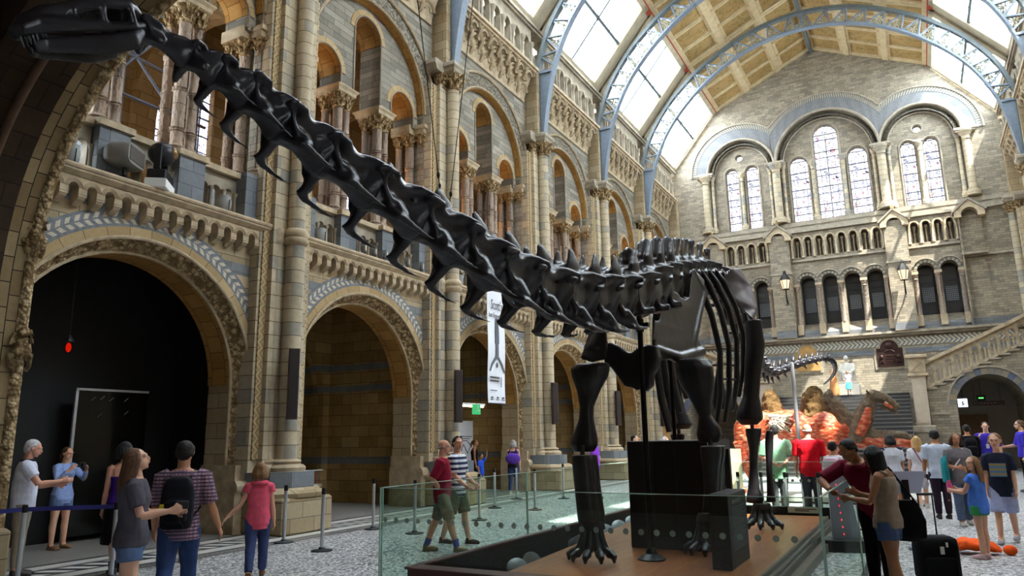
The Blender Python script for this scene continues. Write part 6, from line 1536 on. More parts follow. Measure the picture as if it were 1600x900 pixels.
m=MB(); c=p['hip']+V((.02,-.19,.2)); m.ball(c,(.24,.1,.17),12,8); m.tube([c+V((-.18,0,.08)),p['nb']+V((.08,0,.03)),c+V((.18,.0,.08))],.02,6); finish(m.build('purple_bag',cloth('purple_bag_cloth','5a3a9c'),p['e']),.014,2,.02)
PURP=cloth('violet_fleece','8a3fd0')
p=person((-8.14,19.5),-66,1.76,'man in a violet fleece with a lanyard and grey trousers, looking right','m',('short','black'),1,(PURP,1.9,-.09),(cloth('mid_grey_trousers','6e7070'),1.95),arms=(((.1,-.25,-1),(-.3,.2,-.9)),((.1,-.25,-1),(-.3,.3,-.9))),head=(0,-6),shoes='4a3b30')
m=MB(); m.tube([p['nb']+V((-.05,.05,.02)),p['nb']+V((0,.14,-.22)),p['nb']+V((.05,.05,.02))],.008,5); m.build('lanyard',WHITEC,p['e'])
p=person((-7.0,19.6),-90,1.74,'dark-haired man whose head shows above the black cabinet','m',('short','black'),0,(WHITEC,.7,-.08),(NAVY,1.95))
p=person((-6.35,20.3),-110,1.68,'white-haired visitor just above the black cabinet','f',('bob','white'),0,(cloth('dull_rose_top','7c3f4c'),1.8,-.08),(GREYT,1.95))
# --- right, watching the camel
behind=((.28,-.3,-.9),(-.75,-.25,-.45))
p=person((-2.74,16.4),22,1.9,'man in a mint green T-shirt with his hands behind his back, seen from behind','m',('short','dark'),2,(cloth('mint_tee','9ad0a8'),.95,-.12),(GREYT,1.95),arms=(behind,behind),head=(-25,-4),belly=.02,wide=1.08)
p=person((-2.08,16.3),4,1.9,'man in a bright red T-shirt with cropped grey hair, seen from behind','m',('bald','grey'),2,(cloth('bright_red_tee','cc1424'),.85,-.09),(cloth('charcoal_trousers','3c3c44'),1.95),wide=1.1,head=(0,-3))
p=person((-1.6,16.0),-8,1.52,'child with black hair and a white and pink backpack, seen from behind','c',('short','black'),1,(WHITEC,.7,-.06),(NAVY,1.9))
backpack(p,stripes('white_pink_backpack','dcd6e0','d7a9c4',.13,2,.25),.17,.46,.17)
def lean_man():
    p=person((-.55,9.25),150,1.74,'dark-haired man in a maroon T-shirt leaning on the glass barrier over a phone','m',('short','black'),3,(cloth('dark_red_tee','6d1530'),.9,-.08),(BLACKC,1.95),lean=28,arms=(((.5,.7,-.55),(-.72,.5,-.3)),((.85,.25,-.6),(-.3,.5,-.9))),head=(-8,-35),near=True,shoes='201c1c')
    return p
lean_man()
p=person((-.40,8.45),76,1.6,'girl in a beige vest and denim shorts, red flower in her dark hair','f',('long','black'),3,(cloth('beige_vest','8f7f6d'),0,-.05,'tank'),(cloth('blue_denim','46567c'),.44),shoes='2d2523',arms=(((.12,.3,-.95),(-.25,1,.28)),((.12,.3,-.95),(-.2,1,.12))),head=(5,-32),near=True,legs=((4,2),(-5,0)))
HP=p['HP']; m=MB()
for q in range(6): a=q*pi/3; m.ball(HP(.042+.008*cos(a),-.012+.0*a,.052+.01*sin(a)),(.018,.014,.016),7,5)
m.build('red_flower',plain('red_flower_petals','d8281c',.6),p['e'],smooth=60)
m=MB(); m.tube([HP(-.04,.02,.058),HP(-.02,.035,.064),HP(.02,.035,.064),HP(.04,.02,.058)],.008,6); m.build('sunglasses',M_BLK,p['e'],smooth=60)
e=p['e']; c=p['ARM'][0][2]*.5+p['ARM'][1][2]*.5+V((0,.1,.02)); m=MB(); m.bbox(-.035,.035,-.07,.07,-.005,.005,.004); ph=m.build('phone',M_BLK); ph.matrix_world=Matrix.Translation(e.location)@Matrix.Rotation(e.rotation_euler.z,4,'Z')@Matrix.Translation(c)@Matrix.Rotation(-.4,4,'X'); tag(ph,'dark phone held by the girl in the beige vest','phone')
m=MB(); c=p['nb']+p['rt']*.2-V((0,.12,.5)); m.loft([[c+V((.07*s_*cos(a),.17*s_*sin(a),z)) for a in [2*pi*q/14 for q in range(14)]] for z,s_ in ((-.2,.6),(-.16,1),(.0,1.05),(.12,.85),(.2,.5))]); m.tube([c+V((0,-.12,.15)),p['nb']+p['rt']*.08+V((0,-.03,.03)),p['nb']+p['rt']*.09+V((0,.06,-.05)),c+V((0,.12,.15))],.014,6); finish(m.build('black_shoulder_bag',BLACKC,p['e']),.011,2,.015)
p=person((-.62,17.6),15,1.66,'woman with a black bob and dark-shouldered white T-shirt, seen from behind','f',('bob','black'),1,(cloth('white_raglan_tee','cfd3de'),.8,-.12,'loose'),(cloth('light_denim','7d93b8'),1.0,'wide'))
m=MB()
for s_ in (-1,1): s0,el=p['ARM'][0 if s_>0 else 1][:2]; m.tube([s0-p['rt']*(s_*.05),s0,s0*.5+el*.5],[.07,.072,.066],9)
m.build('dark_sleeves',NAVY,p['e'],smooth=60)
p=person((-.15,19.3),5,1.64,'blonde girl in a white T-shirt and navy shorts with a cross-body strap, walking away','f',('long','blonde'),0,(WHITEC,.7,-.05),(NAVY,.45),legs=((18,2),(-14,20)),shoes='c9c6c2')
m=MB(); m.tube([p['nb']+V((-.09,-.09,.0)),p['nb']+V((.0,-.15,-.2)),p['nb']+V((.1,-.16,-.4))],.014,5); m.build('cross_strap',plain('plum_strap','6a2d5d',.6),p['e'])
p=person((.2,17.2),10,1.74,'man with black hair in a white and pale blue shirt carrying a white bag','m',('short','black'),1,(cloth('white_blue_shirt','c3cfe4'),.8,-.08),(cloth('dark_plum_trousers','2b1f2d'),1.95),arms=(((.12,.1,-1),(.0,.4,-.9)),((.15,.1,-1),(.0,.45,-.9))),head=(-10,0))
m=MB(); c=p['ARM'][1][2]+V((-.02,.03,-.2)); m.ball(c,(.09,.05,.12),9,7); m.tube([c+V((0,0,.1)),p['ARM'][1][2]],.008,5); finish(m.build('white_carrier_bag',cloth('white_plastic','d8d5da'),p['e']),.014,1,.02)
p=person((.52,16.1),190,1.68,'woman in a grey T-shirt and jeans with a teal bag, facing the camera','f',('bob','brown'),1,(cloth('grey_tee','6f6b70'),.75,-.08,'loose'),(cloth('faded_jeans','4c5a72'),1.95,'wide'),arms=(((.15,.2,-1),(-.45,.8,-.05)),((.15,.2,-1),(-.5,.8,-.1))),legs=((8,4),(-10,4)),shoes='8d8580')
m=MB(); c=p['hip']+V((.24,.04,.1)); m.loft([[c+V((.06*s_*cos(a),.17*s_*sin(a),z)) for a in [2*pi*q/14 for q in range(14)]] for z,s_ in ((-.22,.7),(-.2,.95),(0,1),(.18,.85),(.24,.5))]); m.tube([c+V((0,-.1,.2)),p['nb']+V((.1,0,.02)),c+V((0,.1,.2))],.016,6); finish(m.build('teal_bag',cloth('teal_cloth','1f7d84'),p['e']),.013,2,.02)
m=MB(); m.tube([p['nb']+V((-.08,.05,.0)),p['nb']+V((.0,.13,-.2)),p['nb']+V((.14,.12,-.4))],.014,5); m.build('pale_strap',WHITEC,p['e'])
p=person((.56,12.1),62,1.34,'little girl in a bright blue top and green shorts holding a pink bottle','c',('long','light_brown'),0,(cloth('bright_blue_top','4e7fe0'),.35,-.085,'loose'),(cloth('green_shorts','3f9a62'),.36),arms=(((.1,.45,-.9),(-.35,1,.15)),((.1,.45,-.9),(-.35,1,.1))),head=(75,4),near=True,shoes=plain('pale_pink_shoes','d8b4b8',.6))
c=p['ARM'][0][2]*.5+p['ARM'][1][2]*.5+V((0,.07,.03)); m=MB(); m.lathe([(.03,-.07),(.035,-.05),(.035,.05),(.02,.075),(.022,.1)],(0,0,0),12); bo=m.build('drinks_bottle',plain('pink_plastic','e05a8e',.4),smooth=50); bo.matrix_world=Matrix.Translation(p['e'].location)@Matrix.Rotation(p['e'].rotation_euler.z,4,'Z')@Matrix.Translation(c); tag(bo,'pink bottle in the hands of the girl in the blue top','bottle')
STAFF=cloth('royal_blue_shirt','3a2fa8')
p=person((1.58,25.0),176,1.95,'staff man in a royal blue shirt with a lanyard, one hand to his face','m',('short','dark'),0,(STAFF,.95,-.05),(BLACKC,1.95),arms=(((.2,.35,-.8),(-.4,.35,1)),((.2,-.05,-1),(.05,.2,-1))),head=(0,-3),spread=.05)
m=MB(); m.tube([p['nb']+V((-.06,.06,.02)),p['nb']+V((0,.15,-.3)),p['nb']+V((.06,.06,.02))],.009,5); m.box(-.04,.04,.13,.14,p['nb'].z-.42,p['nb'].z-.3); m.build('lanyard_card',WHITEC,p['e'])
p=person((2.42,25.0),100,1.98,'staff man in a royal blue shirt at the right edge, in profile','m',('short','brown'),0,(STAFF,.95,-.05),(BLACKC,1.95),arms=(((.15,.3,-.9),(-.2,1,-.1)),hang))
p=person((1.1,24.6),10,1.88,'person in black with a dark backpack, behind the woman with the teal bag','m',('short','dark'),1,(BLACKC,1.8,-.08),(BLACKC,1.95)); backpack(p,BLACKC,.17,.5,.2)
p=person((.98,13.9),170,1.66,'boy in a dark picture T-shirt and pale blue shorts at the right edge','c',('short','light_brown'),0,(cloth('dark_picture_tee','23283a'),.8,-.1,'loose'),(cloth('pale_blue_shorts','a9b4dc'),1.0,'wide'),legs=((14,2),(-12,14)),shoes='8f8c94')
m=MB(); m.box(-.11,.11,.138,.15,p['nb'].z-.36,p['nb'].z-.16); m.build('printed_picture',stripes('tan_blue_print','9c8a5f','5d86a8',.07,2,.5),p['e'])
# --- on the landing
zl=A(0,0,3.45).z
p=person((-2.72,36.9),185,1.1,'child in white and turquoise at the top of the stairs, before the pale statue','c',('short','brown'),0,(WHITEC,.6,-.06),(cloth('turquoise_cloth','55c4d0'),1.0,'skirt')); p['e'].location.z=zl
# ------------------------------------------------------------------ fittings on the left side
M_CHROME=plain('brushed_steel','b4b6ba',.35,.55); M_RUB=plain('dark_base','26282d',.5)
def stanchion(x,y,t,first=[None]):
    if first[0] is None:
        e=empty('rope_stanchion',(0,0,0)); first[0]=e
        mb=MB(); mb.lathe([(.165,0),(.17,.008),(.165,.018),(.06,.035),(.04,.06)],(0,0,0),20); mb.build('base',M_RUB,e,smooth=40)
        mb=MB(); mb.lathe([(.03,.03),(.03,.86)],(0,0,0),14); mb.build('pole',M_CHROME,e,smooth=40)
        mb=MB(); mb.lathe([(.032,.86),(.034,.88),(.034,.94),(.03,.955)],(0,0,0),14); mb.build('tape_head',M_BLK,e,smooth=40)
    else: e=copy_tree(first[0])
    e.location=(x,y,0); tag(e,t,'stanchion','rope stanchions'); return e
for x,y,t in ((-9.78,9.54,'steel stanchion in front of the nearest column base'),(-8.48,9.08,'steel stanchion standing alone left of the glass corner'),(-9.55,11.62,'steel stanchion before the second ground arch'),(-8.37,11.37,'steel stanchion left of the bald man'),(-8.4,13.7,'steel stanchion just right of the striped man'),(-9.46,16.16,'steel stanchion on the mosaic border below the white banner'),(-10.22,18.68,'steel stanchion before the purple bag woman'),(-8.29,16.07,'steel stanchion by the glass seam'),
    (-9.34,6.16,'steel stanchion holding the right end of the blue tape'),(-10.15,5.45,'steel stanchion holding the left end of the blue tape'),(-9.0,19.2,'steel stanchion left of the violet fleece man'),
    (-3.9,15.3,'steel stanchion left of the mint T-shirt man'),(-3.35,15.4,'steel stanchion behind the hind leg'),(-2.9,15.4,'steel stanchion by the mint man\'s leg'),(-2.45,15.4,'steel stanchion between the mint and red shirts'),(-1.85,15.4,'steel stanchion right of the red shirt man'),(-1.55,15.5,'steel stanchion below the pink backpack')): stanchion(x,y,t)
mb=MB(); a,b=V((-9.34,6.16,.9)),V((-10.15,5.45,.9)); mb.bar(a,b,.004,.055); mb.bar(b,V((-10.6,4.3,.86)),.004,.055)
o=mb.build('barrier_tape',plain('blue_tape','29296f',.6)); tag(o,'dark blue barrier tape between the two left stanchions','tape')
# tall slim loudspeakers on the columns
M_SPK=plain('dark_brown_grille','2b2220',.7,var=.2,vs=60,bump=.4); M_SPKF=plain('brown_speaker_case','3d2723',.5)
p0=None
for k,t in ((0,'on the nearest clustered column'),(1,'on the column left of the banner'),(2,'on the column right of the banner'),(3,'on the column left of the skeleton legs'),(4,'on the column behind the shoulder')):
    if p0 is None:
        e=p0=empty('column_loudspeaker',(0,0,0)); mb=MB(); mb.bbox(-.06,.1,-.1,.1,0,1.38,.008); mb.build('case',M_SPKF,e); mb=MB(); mb.box(.1,.106,-.085,.085,.03,1.35); mb.build('grille',M_SPK,e); mb=MB(); mb.box(-.18,-.06,-.03,.03,.3,.36); mb.box(-.18,-.06,-.03,.03,1.0,1.06); mb.build('bracket',M_BLK,e)
    else: e=copy_tree(p0)
    q=A(-11.44,YC(k),2.13); e.location=q+V((.3,-.20,0)); e.rotation_euler.z=radians(-38); tag(e,'tall dark column loudspeaker '+t,'loudspeaker','column loudspeakers')
# the hanging exhibition banner
M_BAN=plain('white_banner_cloth','dfe3ea',.7)
bx=-10.75; by=18.55
ban=empty('hanging_exhibition_banner',(bx,by,2.68),rz=pi/2,label='long white hanging exhibition banner with a diving figure',cat='banner')
mb=MB(); n=12
R=[]
for i in range(n+1):
    z=3.45*i/n; R.append([V((x,.004*s_+.015*sin(i*.8),z)) for x,s_ in ((-.5,-1),(.5,-1),(.5,1),(-.5,1))])
mb.loft(R); mb.build('cloth',M_BAN,ban)
mb=MB(); mb.tube([(-.55,0,3.46),(.55,0,3.46)],.025,8); mb.tube([(-.55,0,0),(.55,0,0)],.018,8); mb.tube([(-.45,0,3.46),(-.45,.5,3.7)],.006,5); mb.tube([(.45,0,3.46),(.45,.5,3.7)],.006,5); mb.build('bar',M_BLK,ban)
textobj("Scott's",.42,M_INK,ban,(0,-.03,2.76),(pi/2,0,0),'headline_lettering',sx=.6); textobj('last Expedition',.2,M_INK,ban,(0,-.03,2.52),(pi/2,0,0),'subtitle_lettering',sx=.78)
M_GRY=plain('banner_grey_print','5d6068',.7); mb=MB()
F=lambda x,z:V((x,-.03,z))
for s_ in (-1,1): mb.tube([F(s_*.06,1.35),F(s_*.3,1.12),F(s_*.42,.92)],[.05,.045,.03],6,flat=(.25,1),up=(0,1,0)); mb.tube([F(s_*.05,1.75),F(s_*.055,2.1),F(s_*.045,2.4),F(s_*.05,2.5)],[.07,.06,.04,.045],6,flat=(.25,1),up=(0,1,0))
mb.tube([F(0,1.3),F(0,1.5),F(0,1.8)],[.1,.1,.09],8,flat=(.2,1),up=(0,1,0)); mb.ball(F(0,1.12),(.06,.012,.08),8,6); mb.build('diving_figure_print',M_GRY,ban,smooth=60)
mb=MB(); mb.box(.2,.235,-.033,-.028,.48,.78); mb.build('rule_mark',M_GRY,ban)
textobj('The voyage of\ndiscovery',.11,M_INK,ban,(-.42,-.03,.72),(pi/2,0,0),'small_lettering','LEFT',sx=.8) if False else None
mb=MB()
for z,x1 in ((.72,.12),(.62,.06)):
    x=-.42; q=0
    while x<x1: w=(.03,.045,.025,.05)[q%4]; mb.box(x,x+w,-.033,-.028,z,z+.05); x+=w+.014; q+=1
for q in range(8): mb.box(-.42+q*.05,-.385+q*.05,-.033,-.028,.36,.385)
for x in (-.4,-.08,.24): mb.box(x,x+.17,-.033,-.028,.1,.12); mb.box(x+.03,x+.14,-.033,-.028,.15,.19)
mb.build('small_print',M_INK,ban)
# signs inside the banner bay
for y,z0,t,pic in ((21.75,.9,'white upright sign with a dark drawing, behind the dark-haired woman',1),(23.25,.85,'white upright list of names sign right of the drawing sign',0)):
    e=empty('information_sign',(-13.9,y,0),rz=pi/2-.25,label=t,cat='sign',group='white upright signs')
    mb=MB(); mb.box(-.55,.55,-.02,.02,z0,2.3); mb.build('panel',plain('white_panel','d5d6dd',.5) if pic else bpy.data.materials['white_panel'],e)
    mb=MB(); mb.box(-.5,-.47,-.01,.05,0,z0); mb.box(.47,.5,-.01,.05,0,z0); mb.build('legs',M_CHROME,e)
    mb=MB()
    if pic:
        for q in range(3): mb.box(-.4+q*.04,.3-q*.1,-.025,-.02,1.75-q*.07,1.78-q*.07)
        mb.tube([F(-.25,1.2)+V((0,.005,0)),F(-.1,1.5)+V((0,.005,0)),F(.1,1.2)+V((0,.005,0)),F(.25,1.45)+V((0,.005,0)),F(.1,1.6)+V((0,.005,0))],.02,5)
    else:
        for q in range(26): mb.box(-.4,-.1+(q*7%5)*.06,-.025,-.02,2.1-q*.045,2.115-q*.045)
    mb.build('print',M_GRY,e)
e=empty('exit_sign',A(-12.35,20.0,2.6).to_tuple(),rz=pi/2,label='green hanging exit sign under a lit tube lamp',cat='sign'); mb=MB(); mb.box(-.2,.2,-.03,.03,-.15,.15); mb.build('casing',M_GREENS,e) if False else None
M_GREENS=emit('green_exit_panel','3fae6a',.9); mb.build('lit_panel',M_GREENS,e); mb=MB(); mb.tube([(-.1,-.035,-.08),(0,-.035,.05),(.1,-.035,-.06)],.015,5); mb.tube([(0,-.035,.05),(.02,-.035,.1)],.02,5); mb.build('running_figure',M_WHT,e); mb=MB(); mb.tube([(0,0,.15),(0,0,3.2)],.006,5); mb.build('hanger',M_BLK,e)
e=empty('tube_lamp',A(-13.0,20.8,2.75).to_tuple(),rz=pi/2,label='lit fluorescent tube lamp hanging in the banner bay',cat='lamp'); mb=MB(); mb.box(-.7,.7,-.06,.06,.03,.09); mb.build('fitting',M_WHT,e); mb=MB(); mb.tube([(-.66,0,0),(.66,0,0)],.03,8); mb.build('tube',emit('fluorescent_tube','ffe9a8',9),e); mb=MB(); mb.tube([(-.5,0,.09),(-.5,0,3.0)],.006,5); mb.tube([(.5,0,.09),(.5,0,3.0)],.006,5); mb.build('hanger',M_BLK,e)
# dark glazed doorway in the first arch
dw=empty('dark_doorway',(-13.45,8.12,0),rz=pi/2,label='black exhibition doorway with a thin steel frame inside the first arch',cat='doorway')
mb=MB(); mb.box(-2.55,2.25,.35,.45,0,5.6); mb.box(-2.7,-2.5,-.9,.45,0,5.6); mb.box(2.05,2.25,-.9,.45,0,5.6); mb.build('black_hoarding',plain('black_hoarding','050505',.7),dw)
mb=MB(); mb.box(-.25,-.2,-.02,.03,0,2.72); mb.box(-.25,1.2,-.02,.03,2.68,2.72); mb.build('steel_frame',M_CHROME,dw)
mb=MB(); mb.box(-.2,1.2,.0,.008,.1,2.68); mb.build('glass',plain('black_glass','050606',.12,spec=.3),dw)
mb=MB()
for q,(a,b) in enumerate(((.05,2.5),(.22,2.52),(.4,2.5),(.7,2.5),(.2,2.2),(.72,2.25))): mb.bar((a,-.012,b),(a+.08,-.012,b+.07),.006,.012)
mb.build('etched_marks',plain('grey_etching','5a5f62',.5),dw)
mb=MB(); mb.ball((0,0,0),(.045,.045,.085),10,7); o=mb.build('hanging_lamp_glass',emit('red_lamp_glow','c81808',.7)); lp=empty('hanging_lamp',(-13.0,7.4,3.38),label='small red glowing lamp hanging in the dark first arch',cat='lamp'); o.parent=lp
mb=MB(); mb.lathe([(.02,.22),(.06,.16),(.08,.1)],(0,0,0),10); mb.tube([(0,0,.2),(0,0,1.9)],.012,6); mb.build('cap_and_rod',M_BLK,lp)
e=empty('display_case',(-12.3,9.1,0),rz=pi/2,label='grey-green glass panel standing beside the second column inside the arch',cat='case'); mb=MB(); mb.box(-.45,.45,-.3,.3,0,.25); mb.build('base',M_BLK,e)
e.location=(-11.9,11.9,0); mb=MB(); mb.box(-.8,.8,-.01,.01,.25,1.05); mb.build('glass',M_GLGRN,e); mb=MB(); mb.box(-.8,.8,-.012,.012,1.05,1.07); mb.build('edge',M_EDGE,e)
# lamps and boxes on the balcony ledge
zb=A(0,0,6.24).z; xb=A(XW+.2,0,0).x
e=empty('stage_loudspeaker',(xb,A(0,7.35,0).y,zb),rz=radians(-60),label='grey oval-fronted loudspeaker on the balcony ledge above the first arch',cat='loudspeaker')
mb=MB(); R=[]
for y,s_ in ((-.24,.75),(-.1,1),(.12,1),(.2,.9)): R.append([V((.33*s_*math.copysign(abs(cos(a))**.5,cos(a)),y,.42+.2*s_*math.copysign(abs(sin(a))**.5,sin(a)))) for a in [2*pi*q/20 for q in range(20)]])
mb.loft(R); mb.build('housing',plain('pale_grey_plastic','77756f',.5),e,smooth=60)
mb=MB(); mb.bbox(-.25,.25,.19,.21,.29,.55,.01); mb.build('grille',plain('grey_brown_grille','4d463f',.7),e); mb=MB(); mb.tube([(0,0,.22),(0,0,.05)],.03,8); mb.box(-.12,.12,-.1,.1,0,.05); mb.build('stand',M_BLK,e)
e=empty('moving_head_light',(xb,A(0,8.05,0).y,zb),rz=radians(-50),label='black moving-head stage light on a white box on the balcony ledge',cat='stage light')
mb=MB(); mb.bbox(-.28,.28,-.18,.18,0,.16,.01); mb.build('white_box',M_WHT,e); mb=MB(); mb.bbox(-.26,.26,-.16,.16,.16,.34,.02); mb.build('base',M_BLK,e)
mb=MB(); mb.bbox(-.26,-.2,-.06,.06,.34,.8,.01); mb.bbox(.2,.26,-.06,.06,.34,.8,.01); mb.build('yoke',M_BLK,e); mb=MB(); mb.ball((0,0,.7),(.2,.24,.22),14,10); mb.build('head',plain('dark_grey_shell','25272c',.35,.2),e,smooth=60); mb=MB(); mb.ball((0,.2,.72),(.12,.07,.12),12,8); mb.build('lens',plain('amber_lens','7a5a28',.1,spec=.8),e,smooth=60)
def urn(y,t):
    e=empty('stone_urn',(A(XW+.12,0,0).x,A(0,y,0).y,zb),label=t,cat='urn',group='pale urns on the balcony ledge'); mb=MB(); mb.lathe([(.08,0),(.11,.03),(.135,.14),(.14,.24),(.12,.3),(.13,.33),(.12,.34)],(0,0,0),16); mb.build('vessel',plain('pale_urn','8d8f8c',.5) if 'pale_urn' not in bpy.data.materials else bpy.data.materials['pale_urn'],e,smooth=50)
    mb=MB(); mb.tube([(-.15,0,0),(-.16,0,.25)],.01,5); mb.tube([(.15,0,0),(.16,0,.25)],.01,5); mb.build('cradle',M_BLK,e)
urn(6.45,'pale round urn-shaped lamp beside the entrance arch'); urn(9.55,'pale urn-shaped lamp left of the nearest column'); urn(12.3,'pale urn-shaped lamp right of the nearest column'); urn(17.0-.3+1.6,'pale urn-shaped lamp above the banner column')
for y,t in ((10.75,'small square floodlight at the foot of the nearest column above the cornice'),(13.75,'first of three small floodlights above the second arch'),(14.15,'second of three small floodlights above the second arch'),(14.6,'third of three small floodlights above the second arch'),(15.55,'yellow-faced small floodlight under the skeleton neck'),(16.2,'farthest small floodlight above the second arch')):
    e=empty('ledge_floodlight',(A(XW+.2,0,0).x,A(0,y,0).y,zb),rz=radians(-60),label=t,cat='floodlight',group='small balcony floodlights'); mb=MB(); mb.bbox(-.11,.11,-.06,.06,.1,.3,.01); mb.build('case',M_SILV,e); mb=MB(); mb.box(-.08,.08,.06,.065,.13,.27); mb.build('lens',plain('lit_pale_lens','d8d0ae',.3) if 'lit_pale_lens' not in bpy.data.materials else bpy.data.materials['lit_pale_lens'],e); mb=MB(); mb.box(-.13,.13,-.02,.02,0,.03); mb.tube([(-.12,0,.0),(-.12,0,.2)],.012,5); mb.tube([(.12,0,0),(.12,0,.2)],.012,5); mb.build('bracket',M_BLK,e)
# scaffold of grey tubes seen through the first gallery opening
e=empty('gallery_scaffold',A(XW-2.2,8.0,6.2).to_tuple(),label='grey tube scaffold inside the gallery above the first arch',cat='scaffold')
M_TUBE=plain('grey_scaffold_tube','6a7180',.4,.5)
for a,b in (((0,-1.6,0),(0,-1.6,6)),((0,.6,0),(0,.6,6)),((0,2.4,0),(0,2.4,6)),((0,-1.6,5.2),(0,2.4,4.8)),((0,-1.6,3.8),(0,2.4,3.6)),((0,-1.4,5.8),(0,2.2,2.4)),((0,-1.0,1.2),(0,1.8,5.0)),((.3,-1.6,2.6),(.3,2.4,2.6)),((.3,-1.6,4.5),(.3,2.4,4.5))):
    mb=MB(); mb.tube([a,b],.035,7); mb.build('tube',M_TUBE,e,smooth=60)
e=empty('work_light',A(XW-2.0,9.6,10.8).to_tuple(),label='small green-white work light clamped to the scaffold',cat='lamp'); mb=MB(); mb.bbox(-.12,.12,-.2,.2,-.05,.12,.01); mb.build('case',plain('teal_case','5a8a92',.4),e); mb=MB(); mb.box(-.1,.1,-.18,.18,.12,.125); mb.build('lens',emit('work_light_glow','d8ffe8',2.5),e)
# carved monkeys on the arch edge
monkey(A(-10.98,5.62,4.55),-.6,'upper carved stone monkey climbing the entrance arch'); monkey(A(-11.0,5.62,2.9),-.6,'lower carved stone monkey climbing the entrance arch')

# ------------------------------------------------------------------ the flayed two-humped camel exhibit
def fur(nm,a,b,sc):
    t=NT(nm); p=t.n('ShaderNodeTexCoord').outputs['Object']; n=t.noise(p,sc,7,.7); n2=t.noise(p,sc*5,4,.7)
    t.bsdf(t.ramp(t.math('ADD',t.math('MULTIPLY',n,.6),t.math('MULTIPLY',n2,.4)),[(.35,lin(a)),(.65,lin(b))]),.9,n2,1.0,.05,spec=.1); return t.m
M_FUR=fur('tan_camel_fur','4d3822','94744a',7); M_FUR2=fur('grey_brown_fur','5c4e40','96856f',7)
t=NT('bare_muscle'); p=t.n('ShaderNodeTexCoord').outputs['Object']; q=t.n('ShaderNodeVectorMath',{0:p,1:(3,3,9)},operation='MULTIPLY').outputs[0]; n=t.noise(q,2.2,5,.6)
t.bsdf(t.ramp(n,[(.36,lin('8f2a14')),(.5,lin('b24a28')),(.6,lin('c27a56')),(.68,lin('d3bd9e'))]),.45,n,.5,.03,spec=.4); M_MUS=t.m
CX,CY,CZ=0,20.6,0
cam_e=empty('camel_exhibit',(-2.6,CY,.0),label='flayed two-humped camel with orange muscles, brown fur humps and divided necks',cat='animal exhibit')
def cpart(mb,nm,mat,vox=.03,sm=4,disp=0):
    o=mb.build(nm,mat,cam_e); finish(o,vox,sm,disp); return o
def C_(x,z,y=0): return V((x+2.6,y,z))
mb=MB()      # barrel, haunch, shoulder, legs, neck and head: one muscled body
mb.tube([C_(-4.35,1.75),C_(-4.1,1.85),C_(-3.5,1.85),C_(-2.8,1.78),C_(-2.2,1.75),C_(-1.8,1.65)],[.22,.42,.5,.52,.5,.3],16)
mb.ball(C_(-2.2,1.75,-.28),(.42,.3,.5),14,10); mb.ball(C_(-4.1,1.7,-.25),(.36,.28,.5),14,10); mb.ball(C_(-2.2,1.75,.28),(.42,.3,.5),14,10); mb.ball(C_(-4.1,1.7,.25),(.36,.28,.5),14,10)
for x,y in ((-4.35,-.28),(-4.15,.28),(-2.1,-.26),(-1.95,.26)):
    hind=x<-3
    mb.tube([C_(x+.1,1.5,y),C_(x+(.12 if hind else 0),1.15,y),C_(x-(.16 if hind else -.02),.85,y),C_(x-(.02 if hind else 0),.45,y),C_(x,.3,y)],[.24,.15,.1,.075,.08],10); mb.tube([C_(x-.05,.27,y),C_(x+.14,.24,y)],[.1,.08],10)
mb.tube([C_(-1.85,1.75),C_(-1.5,1.5),C_(-1.1,1.42),C_(-.75,1.45),C_(-.5,1.45)],[.3,.2,.17,.15,.13],12); mb.tube([C_(-.55,1.45),C_(-.3,1.42),C_(-.1,1.34)],[.14,.11,.07],10)
cpart(mb,'muscled_body',M_MUS,.03,3,.05)
for x,zt,rx in ((-3.42,2.86,.26),(-2.35,2.90,.34)):
    mb=MB(); mb.tube([C_(x,2.1),C_(x-.02,2.4),C_(x-.04,2.7),C_(x-.02,zt)],[rx*1.25,rx*1.05,rx*.75,rx*.3],14); cpart(mb,'fur_hump',M_FUR,.03,3,.12)
mb=MB(); mb.tube([C_(-2.25,2.55),C_(-1.95,2.25),C_(-1.65,1.95),C_(-1.4,1.68),C_(-1.0,1.6),C_(-.6,1.6)],[.24,.2,.17,.14,.1,.09],10,flat=(1,1.6),up=(0,1,0)); cpart(mb,'mane_flap',M_FUR2,.025,2,.1)
mb=MB(); mb.tube([C_(-1.55,1.5,.02),C_(-1.36,1.85,.02),C_(-1.2,2.2,.0),C_(-1.06,2.46,.0)],[.3,.27,.23,.17],12); mb.tube([C_(-1.12,2.5,.0),C_(-.95,2.6,.0),C_(-.75,2.52,.0),C_(-.55,2.36,.0),C_(-.44,2.28,.0)],[.15,.17,.14,.09,.05],10); mb.tube([C_(-.8,2.36,.0),C_(-.6,2.22,.0),C_(-.48,2.16,0)],[.09,.06,.035],8)
for s_ in (-1,1): mb.tube([C_(-1.05,2.6,s_*.1),C_(-1.12,2.74,s_*.14)],[.05,.02],6)
cpart(mb,'raised_neck_fur',M_FUR2,.022,2,.07)
mb=MB(); mb.tube([C_(-1.38,1.62,-.24),C_(-1.22,1.95,-.24),C_(-1.1,2.3,-.2)],[.11,.13,.07],10); mb.tube([C_(-.75,2.42,-.08),C_(-.58,2.26,-.06)],[.07,.04],8); cpart(mb,'neck_muscle',M_MUS,.02,2,.03)
mb=MB(); mb.tube([C_(-.8,1.58,0),C_(-.5,1.6,0),C_(-.25,1.52,0)],[.09,.12,.08],8); mb.ball(C_(-.45,1.62,.0),(.16,.13,.09),9,7); cpart(mb,'head_fur',M_FUR2,.022,2,.05)
mb=MB()
for x in (-3.9,-3.3,-2.9,-2.1): mb.ball(C_(x,1.38,-.15),(.3,.25,.16),9,6)
cpart(mb,'belly_fur',M_FUR,.03,2,.1)
mb=MB()
